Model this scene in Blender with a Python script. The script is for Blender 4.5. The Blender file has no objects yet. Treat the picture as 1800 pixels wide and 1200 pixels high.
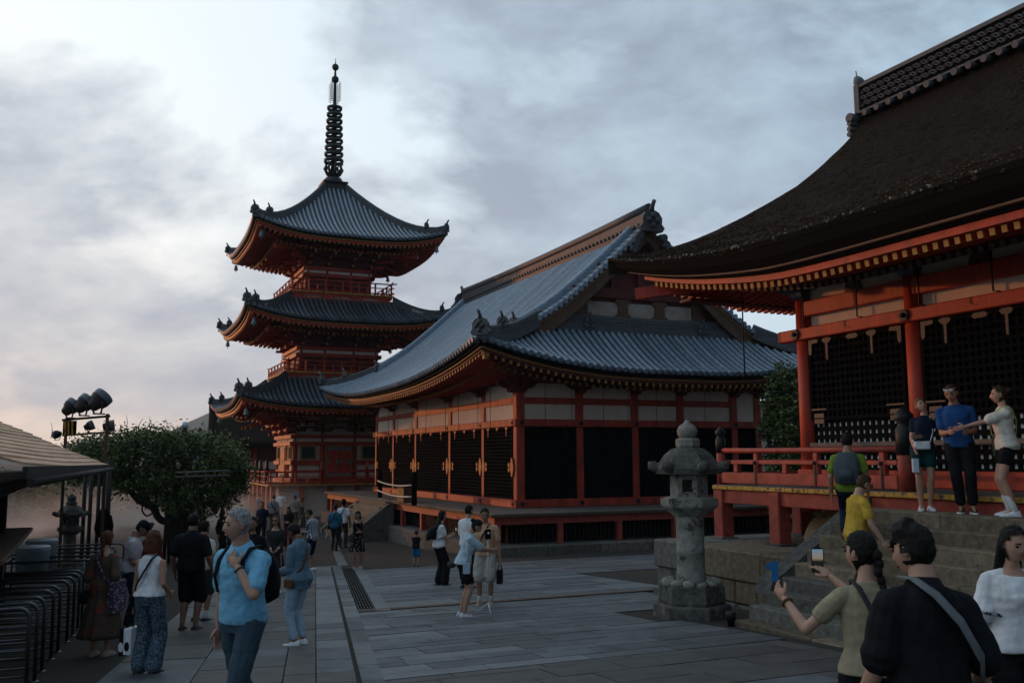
import bpy, bmesh, math, random
import numpy as np
from mathutils import Vector, Matrix, noise
random.seed(7)
R_ = math.radians
scene = bpy.context.scene
col = scene.collection

# ------------------------------------------------------------------ camera
YAW, PITCH, ROLL, FPX, HC = R_(23.95), R_(7.04), R_(-.31), 1650., 1.98
fw = Vector((math.sin(YAW)*math.cos(PITCH), math.cos(YAW)*math.cos(PITCH), math.sin(PITCH)))
r0 = Vector((math.cos(YAW), -math.sin(YAW), 0)); u0 = r0.cross(fw)
rt = r0*math.cos(ROLL)+u0*math.sin(ROLL); up = -r0*math.sin(ROLL)+u0*math.cos(ROLL)
CAM = Vector((0, 0, HC))
cd = bpy.data.cameras.new('camera'); cam = bpy.data.objects.new('camera', cd); col.objects.link(cam)
cd.sensor_width = 36; cd.lens = FPX/1800*36; cd.clip_start = .1; cd.clip_end = 8000
cam.matrix_world = Matrix(((rt.x, up.x, -fw.x, 0), (rt.y, up.y, -fw.y, 0), (rt.z, up.z, -fw.z, HC), (0, 0, 0, 1)))
scene.camera = cam

# ------------------------------------------------------------------ sky and sun
SKY_OFF = (6.3, 1.2, 0)
SUN_AZ, SUN_EL = -29., 5.0          # degrees from +Y towards +X
sdir = Vector((math.sin(R_(SUN_AZ))*math.cos(R_(SUN_EL)), math.cos(R_(SUN_AZ))*math.cos(R_(SUN_EL)), math.sin(R_(SUN_EL))))
w = bpy.data.worlds.new('World'); scene.world = w; w.use_nodes = True
nt = w.node_tree; nt.nodes.clear()
def N(t, **k):
    n = nt.nodes.new(t)
    for a, b in k.items(): setattr(n, a, b)
    return n
def LK(a, b): nt.links.new(a, b)
def MA(op, a, b=None, clamp=False):
    n = N('ShaderNodeMath', operation=op); n.use_clamp = clamp
    for i, v in enumerate((a, b)):
        if v is None: continue
        if isinstance(v, (int, float)): n.inputs[i].default_value = v
        else: LK(v, n.inputs[i])
    return n.outputs[0]
def MIXC(f, a, b, bt='MIX'):
    n = N('ShaderNodeMix', data_type='RGBA', blend_type=bt)
    for s, v in ((n.inputs[0], f), (n.inputs[6], a), (n.inputs[7], b)):
        if isinstance(v, (int, float)): s.default_value = v
        elif isinstance(v, tuple): s.default_value = (*v, 1)
        else: LK(v, s)
    return n.outputs[2]
out = N('ShaderNodeOutputWorld'); bg = N('ShaderNodeBackground'); LK(bg.outputs[0], out.inputs[0])
tc = N('ShaderNodeTexCoord')
sky = N('ShaderNodeTexSky', sky_type='NISHITA', sun_disc=False)
sky.sun_elevation = R_(SUN_EL); sky.sun_rotation = R_(SUN_AZ); sky.air_density = 1.2; sky.dust_density = 2.0
sky.altitude = 150
sep = N('ShaderNodeSeparateXYZ'); LK(tc.outputs['Generated'], sep.inputs[0])
zc = MA('MAXIMUM', sep.outputs[2], 0.0)
cmb = N('ShaderNodeCombineXYZ')
LK(sep.outputs[0], cmb.inputs[0]); LK(sep.outputs[1], cmb.inputs[1]); LK(MA('MULTIPLY', sep.outputs[2], 2.1), cmb.inputs[2])
def NOISE(scale, det, rough, dist=0., off=(0, 0, 0), stretch=(1, 1, 1)):
    mp = N('ShaderNodeMapping'); mp.inputs[1].default_value = off; mp.inputs[3].default_value = stretch
    mp.inputs[2].default_value = (0, R_(16), 0)
    LK(cmb.outputs[0], mp.inputs[0])
    n = N('ShaderNodeTexNoise'); n.inputs['Scale'].default_value = scale; n.inputs['Detail'].default_value = det
    n.inputs['Roughness'].default_value = rough; n.inputs['Distortion'].default_value = dist
    LK(mp.outputs[0], n.inputs[0]); return n.outputs[0]
def RAMP(v, stops):
    n = N('ShaderNodeValToRGB'); e = n.color_ramp.elements
    while len(e) < len(stops): e.new(.5)
    for k, (p, c) in enumerate(stops):
        e[k].position = p; e[k].color = (c, c, c, 1) if isinstance(c, (int, float)) else (*c, 1)
    LK(v, n.inputs[0]); return n.outputs[0]
big = RAMP(NOISE(2.1, 9, .55, .25, SKY_OFF), ((.435, 0.), (.535, 1.)))
mid = RAMP(NOISE(6.5, 10, .60, .2, (1.7, 4.4, 0)), ((.36, 0.), (.64, 1.)))
cloud = MA('MULTIPLY', big, MA('ADD', MA('MULTIPLY', mid, .50), .50), True)
dot = N('ShaderNodeVectorMath', operation='DOT_PRODUCT'); LK(tc.outputs['Generated'], dot.inputs[0]); dot.inputs[1].default_value = tuple(sdir)
glow = MA('POWER', MA('MAXIMUM', MA('MULTIPLY', MA('ADD', dot.outputs['Value'], 1.), .5), 0.), 5.)
low = MA('POWER', MA('SUBTRACT', 1., zc, True), 6.)
nsky = MIXC(1., sky.outputs[0], (.10, .10, .10), 'MULTIPLY')
half = MA('MULTIPLY', MA('ADD', dot.outputs['Value'], 1.), .5)
veil = RAMP(half, ((.0, (.085, .12, .17)), (.25, (.14, .19, .25)), (.55, (.34, .475, .585)), (.80, (.51, .625, .71)), (1., (.78, .80, .80))))      # thin high veil, darker away from the sunset
veil = MIXC(MA('MULTIPLY', MA('MULTIPLY', low, glow), 1.35, True), veil, (.88, .68, .53))
clear = MIXC(.93, nsky, veil)
thick = RAMP(half, ((.0, (.05, .07, .10)), (.25, (.09, .12, .165)), (.55, (.165, .22, .295)), (1., (.285, .325, .385))))
thick = MIXC(MA('MULTIPLY', MA('MULTIPLY', low, mid), .45, True), thick, (.56, .46, .46))
LK(MIXC(MA('MULTIPLY', cloud, .95), clear, thick), bg.inputs[0])
bg.inputs[1].default_value = 1.28
sd = bpy.data.lights.new('sun', 'SUN'); sun = bpy.data.objects.new('sun', sd); col.objects.link(sun)
sd.energy = .95; sd.angle = R_(1.0); sd.color = (1., .36, .11)
sun.rotation_euler = sdir.to_track_quat('Z', 'Y').to_euler(); sun.location = (-30, 30, 30)
vs = scene.view_settings; vs.view_transform = 'Standard'; vs.look = 'None'; vs.exposure = .22; vs.gamma = 1.; vs.use_curve_mapping = False

# ------------------------------------------------------------------ picture -> place helpers
def ray(px, py): return fw+rt*((px-900)/FPX)-up*((py-600)/FPX)
GS = .0422
def gz(y): return -GS*min(max(y, -15.), 36.)
def on_ground(px, py):
    d = ray(px, py); t = -HC/(d.z+GS*d.y); p = CAM+d*t
    if p.y > 36: t = (-GS*36-HC)/d.z; p = CAM+d*t
    return p
def on_z(px, py, z): d = ray(px, py); return CAM+d*((z-HC)/d.z)
def on_x(px, py, x): d = ray(px, py); return CAM+d*(x/d.x)
def on_y(px, py, y): d = ray(px, py); return CAM+d*(y/d.y)
def at(px, py, d): return CAM+ray(px, py)*d
def by_head(px, py, h):          # someone of height h standing on the sloping ground
    d = ray(px, py); t = (h-HC)/(d.z+GS*d.y); p = CAM+d*t
    if t < 0 or p.y > 36: t = (h-GS*36-HC)/d.z; p = CAM+d*t
    p.z = gz(p.y); return p

# ------------------------------------------------------------------ materials
MATS = {}
def mat(name, c, rough=.7, var=.18, scale=6., bump=.0, bscale=60., metal=0., c2=None, stretch=(1, 1, 1), spec=.4, rnd=0., coord='Object', wear=None, wscale=5., wcut=.62, sheen=0., trans=0., bdist=.02):
    m = bpy.data.materials.new(name); m.use_nodes = True; t = m.node_tree; b = t.nodes['Principled BSDF']
    def n(ty, **k):
        x = t.nodes.new(ty)
        for a, v in k.items(): setattr(x, a, v)
        return x
    co = n('ShaderNodeTexCoord'); mp = n('ShaderNodeMapping'); mp.inputs[3].default_value = stretch
    if coord == 'World':
        ge = n('ShaderNodeNewGeometry'); t.links.new(ge.outputs['Position'], mp.inputs[0])
    else: t.links.new(co.outputs[coord], mp.inputs[0])
    no = n('ShaderNodeTexNoise'); no.inputs['Scale'].default_value = scale; no.inputs['Detail'].default_value = 6; no.inputs['Roughness'].default_value = .6
    t.links.new(mp.outputs[0], no.inputs[0])
    ra = n('ShaderNodeValToRGB'); e = ra.color_ramp.elements
    lo = tuple(x*(1-var) for x in c); hi = c2 if c2 else tuple(min(1, x*(1+var)) for x in c)
    e[0].position = .32; e[0].color = (*lo, 1); e[1].position = .68; e[1].color = (*hi, 1)
    t.links.new(no.outputs[0], ra.inputs[0]); res = ra.outputs[0]
    if wear:
        wn = n('ShaderNodeTexNoise'); wn.inputs['Scale'].default_value = wscale; wn.inputs['Detail'].default_value = 9; wn.inputs['Roughness'].default_value = .72
        t.links.new(mp.outputs[0], wn.inputs[0])
        wr = n('ShaderNodeValToRGB'); wr.color_ramp.elements[0].position = wcut; wr.color_ramp.elements[1].position = wcut+.06
        t.links.new(wn.outputs[0], wr.inputs[0])
        mx = n('ShaderNodeMix', data_type='RGBA'); t.links.new(wr.outputs[0], mx.inputs[0]); t.links.new(res, mx.inputs[6]); mx.inputs[7].default_value = (*wear, 1); res = mx.outputs[2]
    if rnd:
        oi = n('ShaderNodeObjectInfo'); hs = n('ShaderNodeHueSaturation')
        mr = n('ShaderNodeMapRange'); mr.inputs[3].default_value = 1-rnd; mr.inputs[4].default_value = 1+rnd
        t.links.new(oi.outputs['Random'], mr.inputs[0]); t.links.new(mr.outputs[0], hs.inputs['Value']); t.links.new(res, hs.inputs['Color']); res = hs.outputs[0]
    t.links.new(res, b.inputs['Base Color'])
    b.inputs['Roughness'].default_value = rough; b.inputs['Metallic'].default_value = metal; b.inputs['Specular IOR Level'].default_value = spec
    if sheen: b.inputs['Sheen Weight'].default_value = sheen
    if trans: b.inputs['Transmission Weight'].default_value = trans
    if bump:
        bn = n('ShaderNodeTexNoise'); bn.inputs['Scale'].default_value = bscale; bn.inputs['Detail'].default_value = 5; t.links.new(mp.outputs[0], bn.inputs[0])
        bu = n('ShaderNodeBump'); bu.inputs['Strength'].default_value = bump; bu.inputs['Distance'].default_value = bdist
        t.links.new(bn.outputs[0], bu.inputs['Height']); t.links.new(bu.outputs[0], b.inputs['Normal'])
    MATS[name] = m; return m
M = MATS
mat('vermilion', (.37, .042, .020), .6, .35, 3., .25, 40, stretch=(1, 1, .25), wear=(.17, .035, .022), wscale=5, wcut=.54)
mat("vermilion_bright", (.43, .042, .018), .55, .28, 3., .2, 40, stretch=(1, 1, .3), wear=(.26, .04, .02), wscale=4, wcut=.56)
mat('vermilion_worn', (.33, .055, .036), .6, .3, 5., .2, 60, stretch=(1, 1, 1), wear=(.30, .22, .20), wscale=9, wcut=.62)
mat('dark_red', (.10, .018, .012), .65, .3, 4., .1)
mat('plaster', (.68, .57, .47), .85, .08, 2., .03, wear=(.50, .46, .42), wscale=1.6, wcut=.68)
mat('old_plaster', (.34, .29, .25), .9, .2, 3.)
mat('cream_plaster', (.62, .44, .24), .8, .12, 2., .05, 30)
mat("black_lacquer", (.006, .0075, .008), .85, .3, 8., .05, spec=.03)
mat('black_iron', (.016, .017, .018), .5, .3, 12., .1, metal=.3)
mat('brass', (.17, .075, .028), .55, .3, 20., .2, metal=.35)
mat('dull_brass', (.085, .074, .062), .55, .3, 30., .3, 90, metal=.4)
mat('yellow_paint', (.32, .175, .038), .6, .2, 10.)
mat('ochre_edge', (.50, .27, .04), .65, .25, 6., .2, 40, wear=(.05, .055, .06), wscale=9, wcut=.53, coord='World')
mat('worn_edge', (.075, .055, .035), .8, .35, 6., .2, 40, wear=(.26, .15, .03), wscale=7, wcut=.64, coord='World')
mat('gold_line', (.27, .13, .03), .6, .25, 8.)
mat('roof_tile', (.17, .225, .28), .34, .3, 7., .15, 70, spec=.6, rnd=.22)
mat('roof_tile_old', (.075, .092, .11), .48, .35, 5., .2, 60, spec=.5, rnd=.3, wear=(.10, .095, .075), wscale=7, wcut=.64)
mat('roof_pan', (.030, .040, .052), .5, .3, 9., .3, 25)
mat('ridge_tile', (.058, .064, .070), .55, .35, 9., .3, 60, wear=(.13, .125, .12), wscale=8, wcut=.6)
mat('bark_roof', (.026, .020, .0145), .95, .65, 30., 1., 26, spec=.08, wear=(.055, .045, .03), wscale=22, wcut=.60, bdist=.14)
mat('bark_tip', (.040, .031, .021), .95, .5, 3., coord='World', spec=.05)
mat('lichen', (.20, .185, .13), .95, .4, 8., coord='World', spec=.05)
mat('bark_edge', (.012, .011, .009), .95, .4, 12., .8, 30, spec=.1, wear=(.26, .235, .16), wscale=6, wcut=.62)
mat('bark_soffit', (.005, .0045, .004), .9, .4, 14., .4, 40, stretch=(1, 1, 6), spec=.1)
mat('deck_wood', (0.1360, 0.1160, 0.0960), .75, .3, 5., .3, 50, wear=(.08, .07, .06), wscale=3, wcut=.58)
mat('dark_wood', (.022, .018, .015), .75, .35, 6., .25, 40, stretch=(1, 1, .3))
mat('brown_wood', (.10, .055, .032), .7, .3, 6., .25, 40)
mat('shingle', (.58, .355, .215), .75, .2, 7., .35, 30, rnd=.15, coord='World')
mat('stone', (.125, .117, .102), .88, .35, 9., .7, 60, spec=.25, wear=(.055, .052, .047), wscale=4., wcut=.57, rnd=.25, bdist=.02)
mat('stone_warm', (.165, .130, .088), .88, .35, 10., .7, 55, spec=.25, wear=(.07, .06, .048), wscale=4.5, wcut=.58, rnd=.28, bdist=.02)
mat('lantern_stone', (.25, .24, .21), .92, .3, 9., .9, 45, spec=.2, wear=(.075, .07, .062), wscale=3.4, wcut=.54)
mat('lantern_dark', (.10, .095, .085), .92, .4, 9., .9, 45, spec=.2, wear=(.22, .21, .18), wscale=5.0, wcut=.58)
mat('paving', (.084, .091, .098), .62, .30, 3., .7, 38, spec=.5, rnd=.32, wear=(.050, .050, .050), wscale=2.2, wcut=.57, coord='World', bdist=.03)
mat('paving_dark', (.055, .052, .048), .65, .3, 4., .6, 30, spec=.5, rnd=.25, wear=(.15, .14, .125), wscale=3., wcut=.64, coord='World')
mat('paving_light', (.125, .133, .138), .6, .2, 3., .35, 40, spec=.5, rnd=.15, wear=(.13, .125, .12), wscale=3, wcut=.62, coord='World')
mat('gravel', (0.0585, 0.0495, 0.0413), .95, .5, 60., 1., 160, spec=.2, c2=(.09, .078, .066), coord='World')
mat('steel', (.10, .105, .11), .36, .12, 30., metal=.9)
mat('grey_paint', (.10, .12, .14), .4, .15, 10.)
mat('leaf', (.085, .15, .032), .55, .4, 1.3, spec=.35, c2=(.21, .25, .06))
mat('leaf_dark', (.030, .062, .020), .55, .4, 1.6, spec=.35, c2=(.055, .075, .025))
mat('leaf_autumn', (.12, .10, .03), .6, .4, .5, c2=(.22, .13, .04))
mat('bark', (.035, .028, .022), .9, .35, 14., .7, 30)
mat('white_rope', (.62, .55, .45), .85, .1, 30., .3)
mat('green_shutter', (.012, .06, .045), .6, .2, 8.)
mat('verdigris', (.10, .22, .22), .55, .3, 15.)
mat('bronze', (.035, .045, .045), .45, .35, 8., .15, metal=.6)
mat('paper', (.86, .85, .83), .8, .04, 3.)
mat('hill', (.035, .055, .035), .95, .4, .02)
mat('white_metal', (.62, .66, .70), .4, .08, 8.)
mat('blue_tub', (.20, .245, .27), .45, .15, 6.)
mat('painted_green', (.03, .10, .07), .5, .3, 18., wear=(.22, .18, .10), wscale=16, wcut=.58)
mat('painted_blue', (.03, .07, .14), .5, .3, 18., wear=(.20, .22, .20), wscale=16, wcut=.6)

# ------------------------------------------------------------------ mesh builder
class MB:
    def __init__(s): s.v = []; s.f = []; s.mi = []; s.cur = 0; s.sm = []; s.smooth = False
    def add(s, vs, fs):
        o = len(s.v); s.v.extend(Vector(p) for p in vs)
        for f in fs: s.f.append(tuple(o+i for i in f)); s.mi.append(s.cur); s.sm.append(s.smooth)
        return s
    def box(s, a, b):
        x0, x1 = sorted((a[0], b[0])); y0, y1 = sorted((a[1], b[1])); z0, z1 = sorted((a[2], b[2]))
        return s.add([(x0, y0, z0), (x1, y0, z0), (x1, y1, z0), (x0, y1, z0), (x0, y0, z1), (x1, y0, z1), (x1, y1, z1), (x0, y1, z1)],
                     [(3, 2, 1, 0), (4, 5, 6, 7), (0, 1, 5, 4), (1, 2, 6, 5), (2, 3, 7, 6), (3, 0, 4, 7)])
    def bbox(s, a, b, e=.015):       # box with chamfered long edges all round
        c = (Vector(a)+Vector(b))/2; h = [abs(a[i]-b[i])/2 for i in range(3)]; e = min(e, *[x*.6 for x in h])
        vs = []
        for sx in (-1, 1):
            for sy in (-1, 1):
                for sz in (-1, 1):
                    vs += [c+Vector((sx*h[0], sy*(h[1]-e), sz*(h[2]-e))), c+Vector((sx*(h[0]-e), sy*h[1], sz*(h[2]-e))), c+Vector((sx*(h[0]-e), sy*(h[1]-e), sz*h[2]))]
        def I(x, y, z, k): return ((x*2+y)*2+z)*3+k
        fs = []
        for x in (0, 1): fs.append([I(x, y, z, 0) for y, z in (((0, 0), (1, 0), (1, 1), (0, 1)) if x else ((0, 0), (0, 1), (1, 1), (1, 0)))])
        for y in (0, 1): fs.append([I(x, y, z, 1) for x, z in (((0, 0), (0, 1), (1, 1), (1, 0)) if y else ((0, 0), (1, 0), (1, 1), (0, 1)))])
        for z in (0, 1): fs.append([I(x, y, z, 2) for x, y in (((0, 0), (1, 0), (1, 1), (0, 1)) if z else ((0, 0), (0, 1), (1, 1), (1, 0)))])
        for x in (0, 1):
            for y in (0, 1): fs.append([I(x, y, 0, 0), I(x, y, 1, 0), I(x, y, 1, 1), I(x, y, 0, 1)])
        for x in (0, 1):
            for z in (0, 1): fs.append([I(x, 0, z, 0), I(x, 1, z, 0), I(x, 1, z, 2), I(x, 0, z, 2)])
        for y in (0, 1):
            for z in (0, 1): fs.append([I(0, y, z, 1), I(1, y, z, 1), I(1, y, z, 2), I(0, y, z, 2)])
        for x in (0, 1):
            for y in (0, 1):
                for z in (0, 1): fs.append([I(x, y, z, 0), I(x, y, z, 1), I(x, y, z, 2)])
        return s.add(vs, fs)
    def beam(s, p, q, w, h, upv=(0, 0, 1)):      # square bar between two points
        p, q = Vector(p), Vector(q); d = (q-p).normalized(); u = Vector(upv)
        if abs(d.dot(u)) > .98: u = Vector((0, 1, 0))
        a = d.cross(u).normalized(); b = a.cross(d)
        vs = [o+a*(w/2*i)+b*(h/2*j) for o in (p, q) for i, j in ((-1, -1), (1, -1), (1, 1), (-1, 1))]
        return s.add(vs, [(3, 2, 1, 0), (4, 5, 6, 7), (0, 1, 5, 4), (1, 2, 6, 5), (2, 3, 7, 6), (3, 0, 4, 7)])
    def tube(s, pts, r, n=8, cap=True, flat=1.):
        pts = [Vector(p) for p in pts]; rs = r if isinstance(r, (list, tuple)) else [r]*len(pts)
        old = s.smooth; s.smooth = True; vs = []; a = None
        for i, p in enumerate(pts):
            d = (pts[min(i+1, len(pts)-1)]-pts[max(i-1, 0)]).normalized()
            if a is None:
                u = Vector((0, 0, 1)) if abs(d.z) < .9 else Vector((0, 1, 0)); a = d.cross(u).normalized()
            else:
                a = a-d*a.dot(d)
                a = a.normalized() if a.length > 1e-6 else d.orthogonal().normalized()
            b = d.cross(a)
            for k in range(n):
                t = 2*math.pi*k/n; vs.append(p+a*(rs[i]*math.cos(t))+b*(rs[i]*flat*math.sin(t)))
        fs = [(i*n+k, i*n+(k+1) % n, (i+1)*n+(k+1) % n, (i+1)*n+k) for i in range(len(pts)-1) for k in range(n)]
        s.add(vs, fs); o = len(s.v)-len(vs); s.smooth = old
        if cap:
            s.f += [tuple(o+k for k in range(n))[::-1], tuple(o+(len(pts)-1)*n+k for k in range(n))]; s.mi += [s.cur]*2; s.sm += [False]*2
        return s
    def lathe(s, c, prof, n=16, ang0=0., sx=1., sy=1., smooth=True):
        c = Vector(c); vs = []; old = s.smooth; s.smooth = smooth
        for r, z in prof:
            for k in range(n):
                t = 2*math.pi*k/n+ang0; vs.append(c+Vector((r*math.cos(t)*sx, r*math.sin(t)*sy, z)))
        m = len(prof); fs = [(i*n+k, i*n+(k+1) % n, (i+1)*n+(k+1) % n, (i+1)*n+k) for i in range(m-1) for k in range(n)]
        fs += [tuple(range(n))[::-1], tuple((m-1)*n+k for k in range(n))]
        s.add(vs, fs); s.smooth = old; return s
    def loft(s, rings, cap=True, smooth=True):
        n = len(rings[0]); old = s.smooth; s.smooth = smooth; vs = [p for r in rings for p in r]; m = len(rings)
        fs = [(i*n+k, i*n+(k+1) % n, (i+1)*n+(k+1) % n, (i+1)*n+k) for i in range(m-1) for k in range(n)]
        if cap: fs += [tuple(range(n))[::-1], tuple((m-1)*n+k for k in range(n))]
        s.add(vs, fs); s.smooth = old; return s
    def prism(s, poly, a, b):      # polygon of points, swept by vector from a to b (offset vectors)
        n = len(poly); a, b = Vector(a), Vector(b)
        vs = [Vector(p)+a for p in poly]+[Vector(p)+b for p in poly]
        return s.add(vs, [tuple(range(n))[::-1], tuple(range(n, 2*n))]+[(k, (k+1) % n, n+(k+1) % n, n+k) for k in range(n)])
    def sphere(s, c, r, n=10, m=7):
        rr = r if isinstance(r, (tuple, list)) else (r, r, r); c = Vector(c)
        prof = [(math.sin(math.pi*i/m), -math.cos(math.pi*i/m)) for i in range(m+1)]
        prof[0] = (.02, -1); prof[-1] = (.02, 1)
        old = s.smooth; s.smooth = True
        vs = [c+Vector((q*math.cos(2*math.pi*k/n)*rr[0], q*math.sin(2*math.pi*k/n)*rr[1], z*rr[2])) for q, z in prof for k in range(n)]
        fs = [(i*n+k, i*n+(k+1) % n, (i+1)*n+(k+1) % n, (i+1)*n+k) for i in range(m) for k in range(n)]+[tuple(range(n))[::-1], tuple(m*n+k for k in range(n))]
        s.add(vs, fs); s.smooth = old; return s
    def grid(s, P, thick=None, smooth=True):     # P[i][j] points
        m, n = len(P), len(P[0]); old = s.smooth; s.smooth = smooth
        s.add([p for row in P for p in row], [(i*n+j, (i+1)*n+j, (i+1)*n+j+1, i*n+j+1) for i in range(m-1) for j in range(n-1)])
        s.smooth = old; return s
    def mesh(s, name, mats, origin=(0, 0, 0)):
        me = bpy.data.meshes.new(name); o = Vector(origin)
        me.from_pydata([tuple(v-o) for v in s.v], [], s.f)
        for m in (mats if isinstance(mats, (list, tuple)) else [mats]): me.materials.append(M[m] if isinstance(m, str) else m)
        me.polygons.foreach_set('material_index', s.mi); me.polygons.foreach_set('use_smooth', s.sm)
        me.update(); return me
    def build(s, name, mats, parent=None, kind=None, origin=None):
        o = bpy.data.objects.new(name, None) if False else None
        org = origin if origin is not None else (ORG.get(parent.name, Vector((0, 0, 0))) if parent else Vector((0, 0, 0)))
        ob = bpy.data.objects.new(name, s.mesh(name, mats, org)); col.objects.link(ob)
        if parent: ob.parent = parent; ORG[ob.name] = Vector(org)
        else: ob.location = org
        if kind: ob['kind'] = kind
        return ob
ORG = {}
def tag(o, label=None, cat=None, group=None, kind=None):
    if label: o['label'] = label
    if cat: o['category'] = cat
    if group: o['group'] = group
    if kind: o['kind'] = kind
    return o
def root(name, loc, label, cat, group=None):
    e = bpy.data.objects.new(name, None); col.objects.link(e); e.location = loc; e.empty_display_size = .2
    ORG[e.name] = Vector(loc); return tag(e, label, cat, group)
def link_obj(name, me, parent=None):
    o = bpy.data.objects.new(name, me); col.objects.link(o)
    if parent: o.parent = parent; ORG[o.name] = ORG.get(parent.name, Vector((0, 0, 0)))
    return o
def lerp(a, b, t): return a+(b-a)*t
def interp(x, xs, ys):
    if x <= xs[0]: return ys[0]
    for i in range(len(xs)-1):
        if x <= xs[i+1]:
            t = (x-xs[i])/(xs[i+1]-xs[i]); return ys[i]+(ys[i+1]-ys[i])*t
    return ys[-1]
def smoothcurve(xs, ys):         # monotone-ish cubic through points
    def f(x):
        x = min(max(x, xs[0]), xs[-1]); i = 0
        while i < len(xs)-2 and x > xs[i+1]: i += 1
        def sl(k):
            if k == 0: return (ys[1]-ys[0])/(xs[1]-xs[0])
            if k == len(xs)-1: return (ys[-1]-ys[-2])/(xs[-1]-xs[-2])
            return (ys[k+1]-ys[k-1])/(xs[k+1]-xs[k-1])
        h = xs[i+1]-xs[i]; t = (x-xs[i])/h; m0, m1 = sl(i)*h, sl(i+1)*h
        return (2*t**3-3*t*t+1)*ys[i]+(t**3-2*t*t+t)*m0+(-2*t**3+3*t*t)*ys[i+1]+(t**3-t*t)*m1
    return f
# ================================================================== GROUND
g = MB(); ys = [-60, -15, 0, 12, 24, 36, 50, 70, 90, 130, 260, 600, 1400, 3500]; xs = [-3500, -600, -120, -40, -15, 0, 12, 25, 45, 120, 600, 3500]
g.grid([[Vector((x, y, gz(y))) for x in xs][::-1] for y in ys], smooth=False)
ground = g.build('ground', 'gravel', kind='structure'); 
UA = Vector((.2113, .9774, 0)); VA = Vector((.9774, -.2113, 0))
unit = MB(); unit.bbox((-.5, -.5, -1), (.5, .5, 0), .012); 
UNIT = {k: unit.mesh('paving_stone', k) for k in ('paving', 'paving_dark', 'paving_light')}
slabs = []
def slab(c, e1, e2, l, wd, m, dzz=0.):
    j = .007
    slabs.append((c, e1, e2, l-2*j, wd-2*j, m, random.uniform(.000, .007)+dzz, random.uniform(-.004, .004), random.uniform(-.004, .004)))
def row_y(y0, y1, xa, xb, lmin, lmax, m, alt=None, p=0.):
    x = xa-random.uniform(0, lmin*.5)
    first = True
    while x < xb-.12:
        l = random.uniform(lmin, lmax); x2 = min(x+l, xb)
        if xb-x2 < .3: x2 = xb
        a = max(x, xa)
        slab(Vector(((a+x2)/2, (y0+y1)/2, 0)), Vector((1, 0, 0)), Vector((0, 1, 0)), x2-a, y1-y0, alt if alt and random.random() < p else m); x = x2
def bx_line(b, y):    # x on the skew line with offset b at depth y
    a = (y+.2113*b)/.9774; return a*.2113+b*.9774
y = 10.25
while y < 16.35:      # field in front of the drain
    h = min(random.uniform(.27, .44), 16.40-y); xr = 8.45-(y-11.15)*.05 if y < 12.3 else (8.0 if y < 13.6 else 10.15)
    row_y(y, y+h, bx_line(.60, y+h/2), xr, .7, 1.9, 'paving', 'paving_light', .16); y += h
y = 16.72
while y < 25.5:       # field behind the drain, narrowing beside the gravel bed
    h = min(random.uniform(.32, .55), 25.6-y); row_y(y, y+h, bx_line(1.16, y+h/2), 11.05 if y < 21.0 else 21., .9, 2.3, 'paving', 'paving_light', .2); y += h
y = 3.9
while y < 10.2:       # older darker flags near the steps
    h = min(random.uniform(.42, .62), 10.22-y); row_y(y, y+h, bx_line(.60, y+h/2), 8.35 if y > 6 else 8.2, .6, 1.3, 'paving_dark', 'paving', .12); y += h
for b0, b1, lmin, lmax, m, alt, p in ((-2.35, -1.31, .6, 1.3, 'paving_dark', 'paving', .45), (-1.31, -.31, .5, 1.1, 'paving_dark', 'paving', .3), (-.31, .05, .5, 1.0, 'paving_dark', 'paving', .35),
                              (.05, .49, .55, .95, 'paving_light', 'paving', .3), (.53, .78, .6, 1.2, 'paving', 'paving_light', .3)):
    a = 3.0
    while a < 28.4:
        l = min(random.uniform(lmin, lmax), 28.5-a)
        if l < .15: break
        mm = 'paving_dark' if (a < 11.3 and b0 == .05) else (alt if random.random() < p else m)
        slab(UA*(a+l/2)+VA*((b0+b1)/2), UA, VA, l, b1-b0, mm, .010 if b0 > .5 else 0.); a += l
a = 17.1              # pale border beside the grating
while a < 27.5: l = random.uniform(1.2, 1.9); slab(UA*(a+l/2)+VA*1.22, UA, VA, min(l, 27.6-a), .26, 'paving_light', .010); a += l
a = 28.7              # kerb strips running on towards the pagoda
while a < 50:
    l = random.uniform(1., 1.6); slab(UA*(a+l/2)+VA*.85, UA, VA, l, .30, 'paving'); slab(UA*(a+l/2)+VA*(-2.45), UA, VA, l, .25, 'paving'); a += l
x = 2.5
while x < 20.: l = random.uniform(1.2, 2.0); slab(Vector((x+l/2, 28.05 if x < 6.6 else 25.75, 0)), Vector((1, 0, 0)), Vector((0, 1, 0)), l, .22, 'paving_light'); x += l
slabs.sort(key=lambda s: (s[0]-CAM).length if s[0].y > 8 else 50)
rest = MB(); rest_m = ['paving', 'paving_dark', 'paving_light']
for i, (c, e1, e2, l, wd, m, dz, t1, t2) in enumerate(slabs):
    sl = lambda e: Vector((e.x, e.y, -GS*e.y if c.y < 36 else 0))
    a, b = sl(e1), sl(e2); n = a.cross(b).normalized()
    if n.z < 0: n = -n
    a = (a+n*t1*.4).normalized(); b = (b+n*t2*.4).normalized(); o = Vector((c.x, c.y, gz(c.y)+.016+dz))
    mt = Matrix(((a.x*l, b.x*wd, n.x*.06, o.x), (a.y*l, b.y*wd, n.y*.06, o.y), (a.z*l, b.z*wd, n.z*.06, o.z), (0, 0, 0, 1)))
    if i < 300:
        ob = bpy.data.objects.new('paving_stone', UNIT[m]); col.objects.link(ob); ob.parent = ground; ob.matrix_local = mt
    else:
        rest.cur = rest_m.index(m); rest.add([mt @ v for v in unit.v], unit.f)
rest.build('paving_field', rest_m, ground, kind='stuff')
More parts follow.
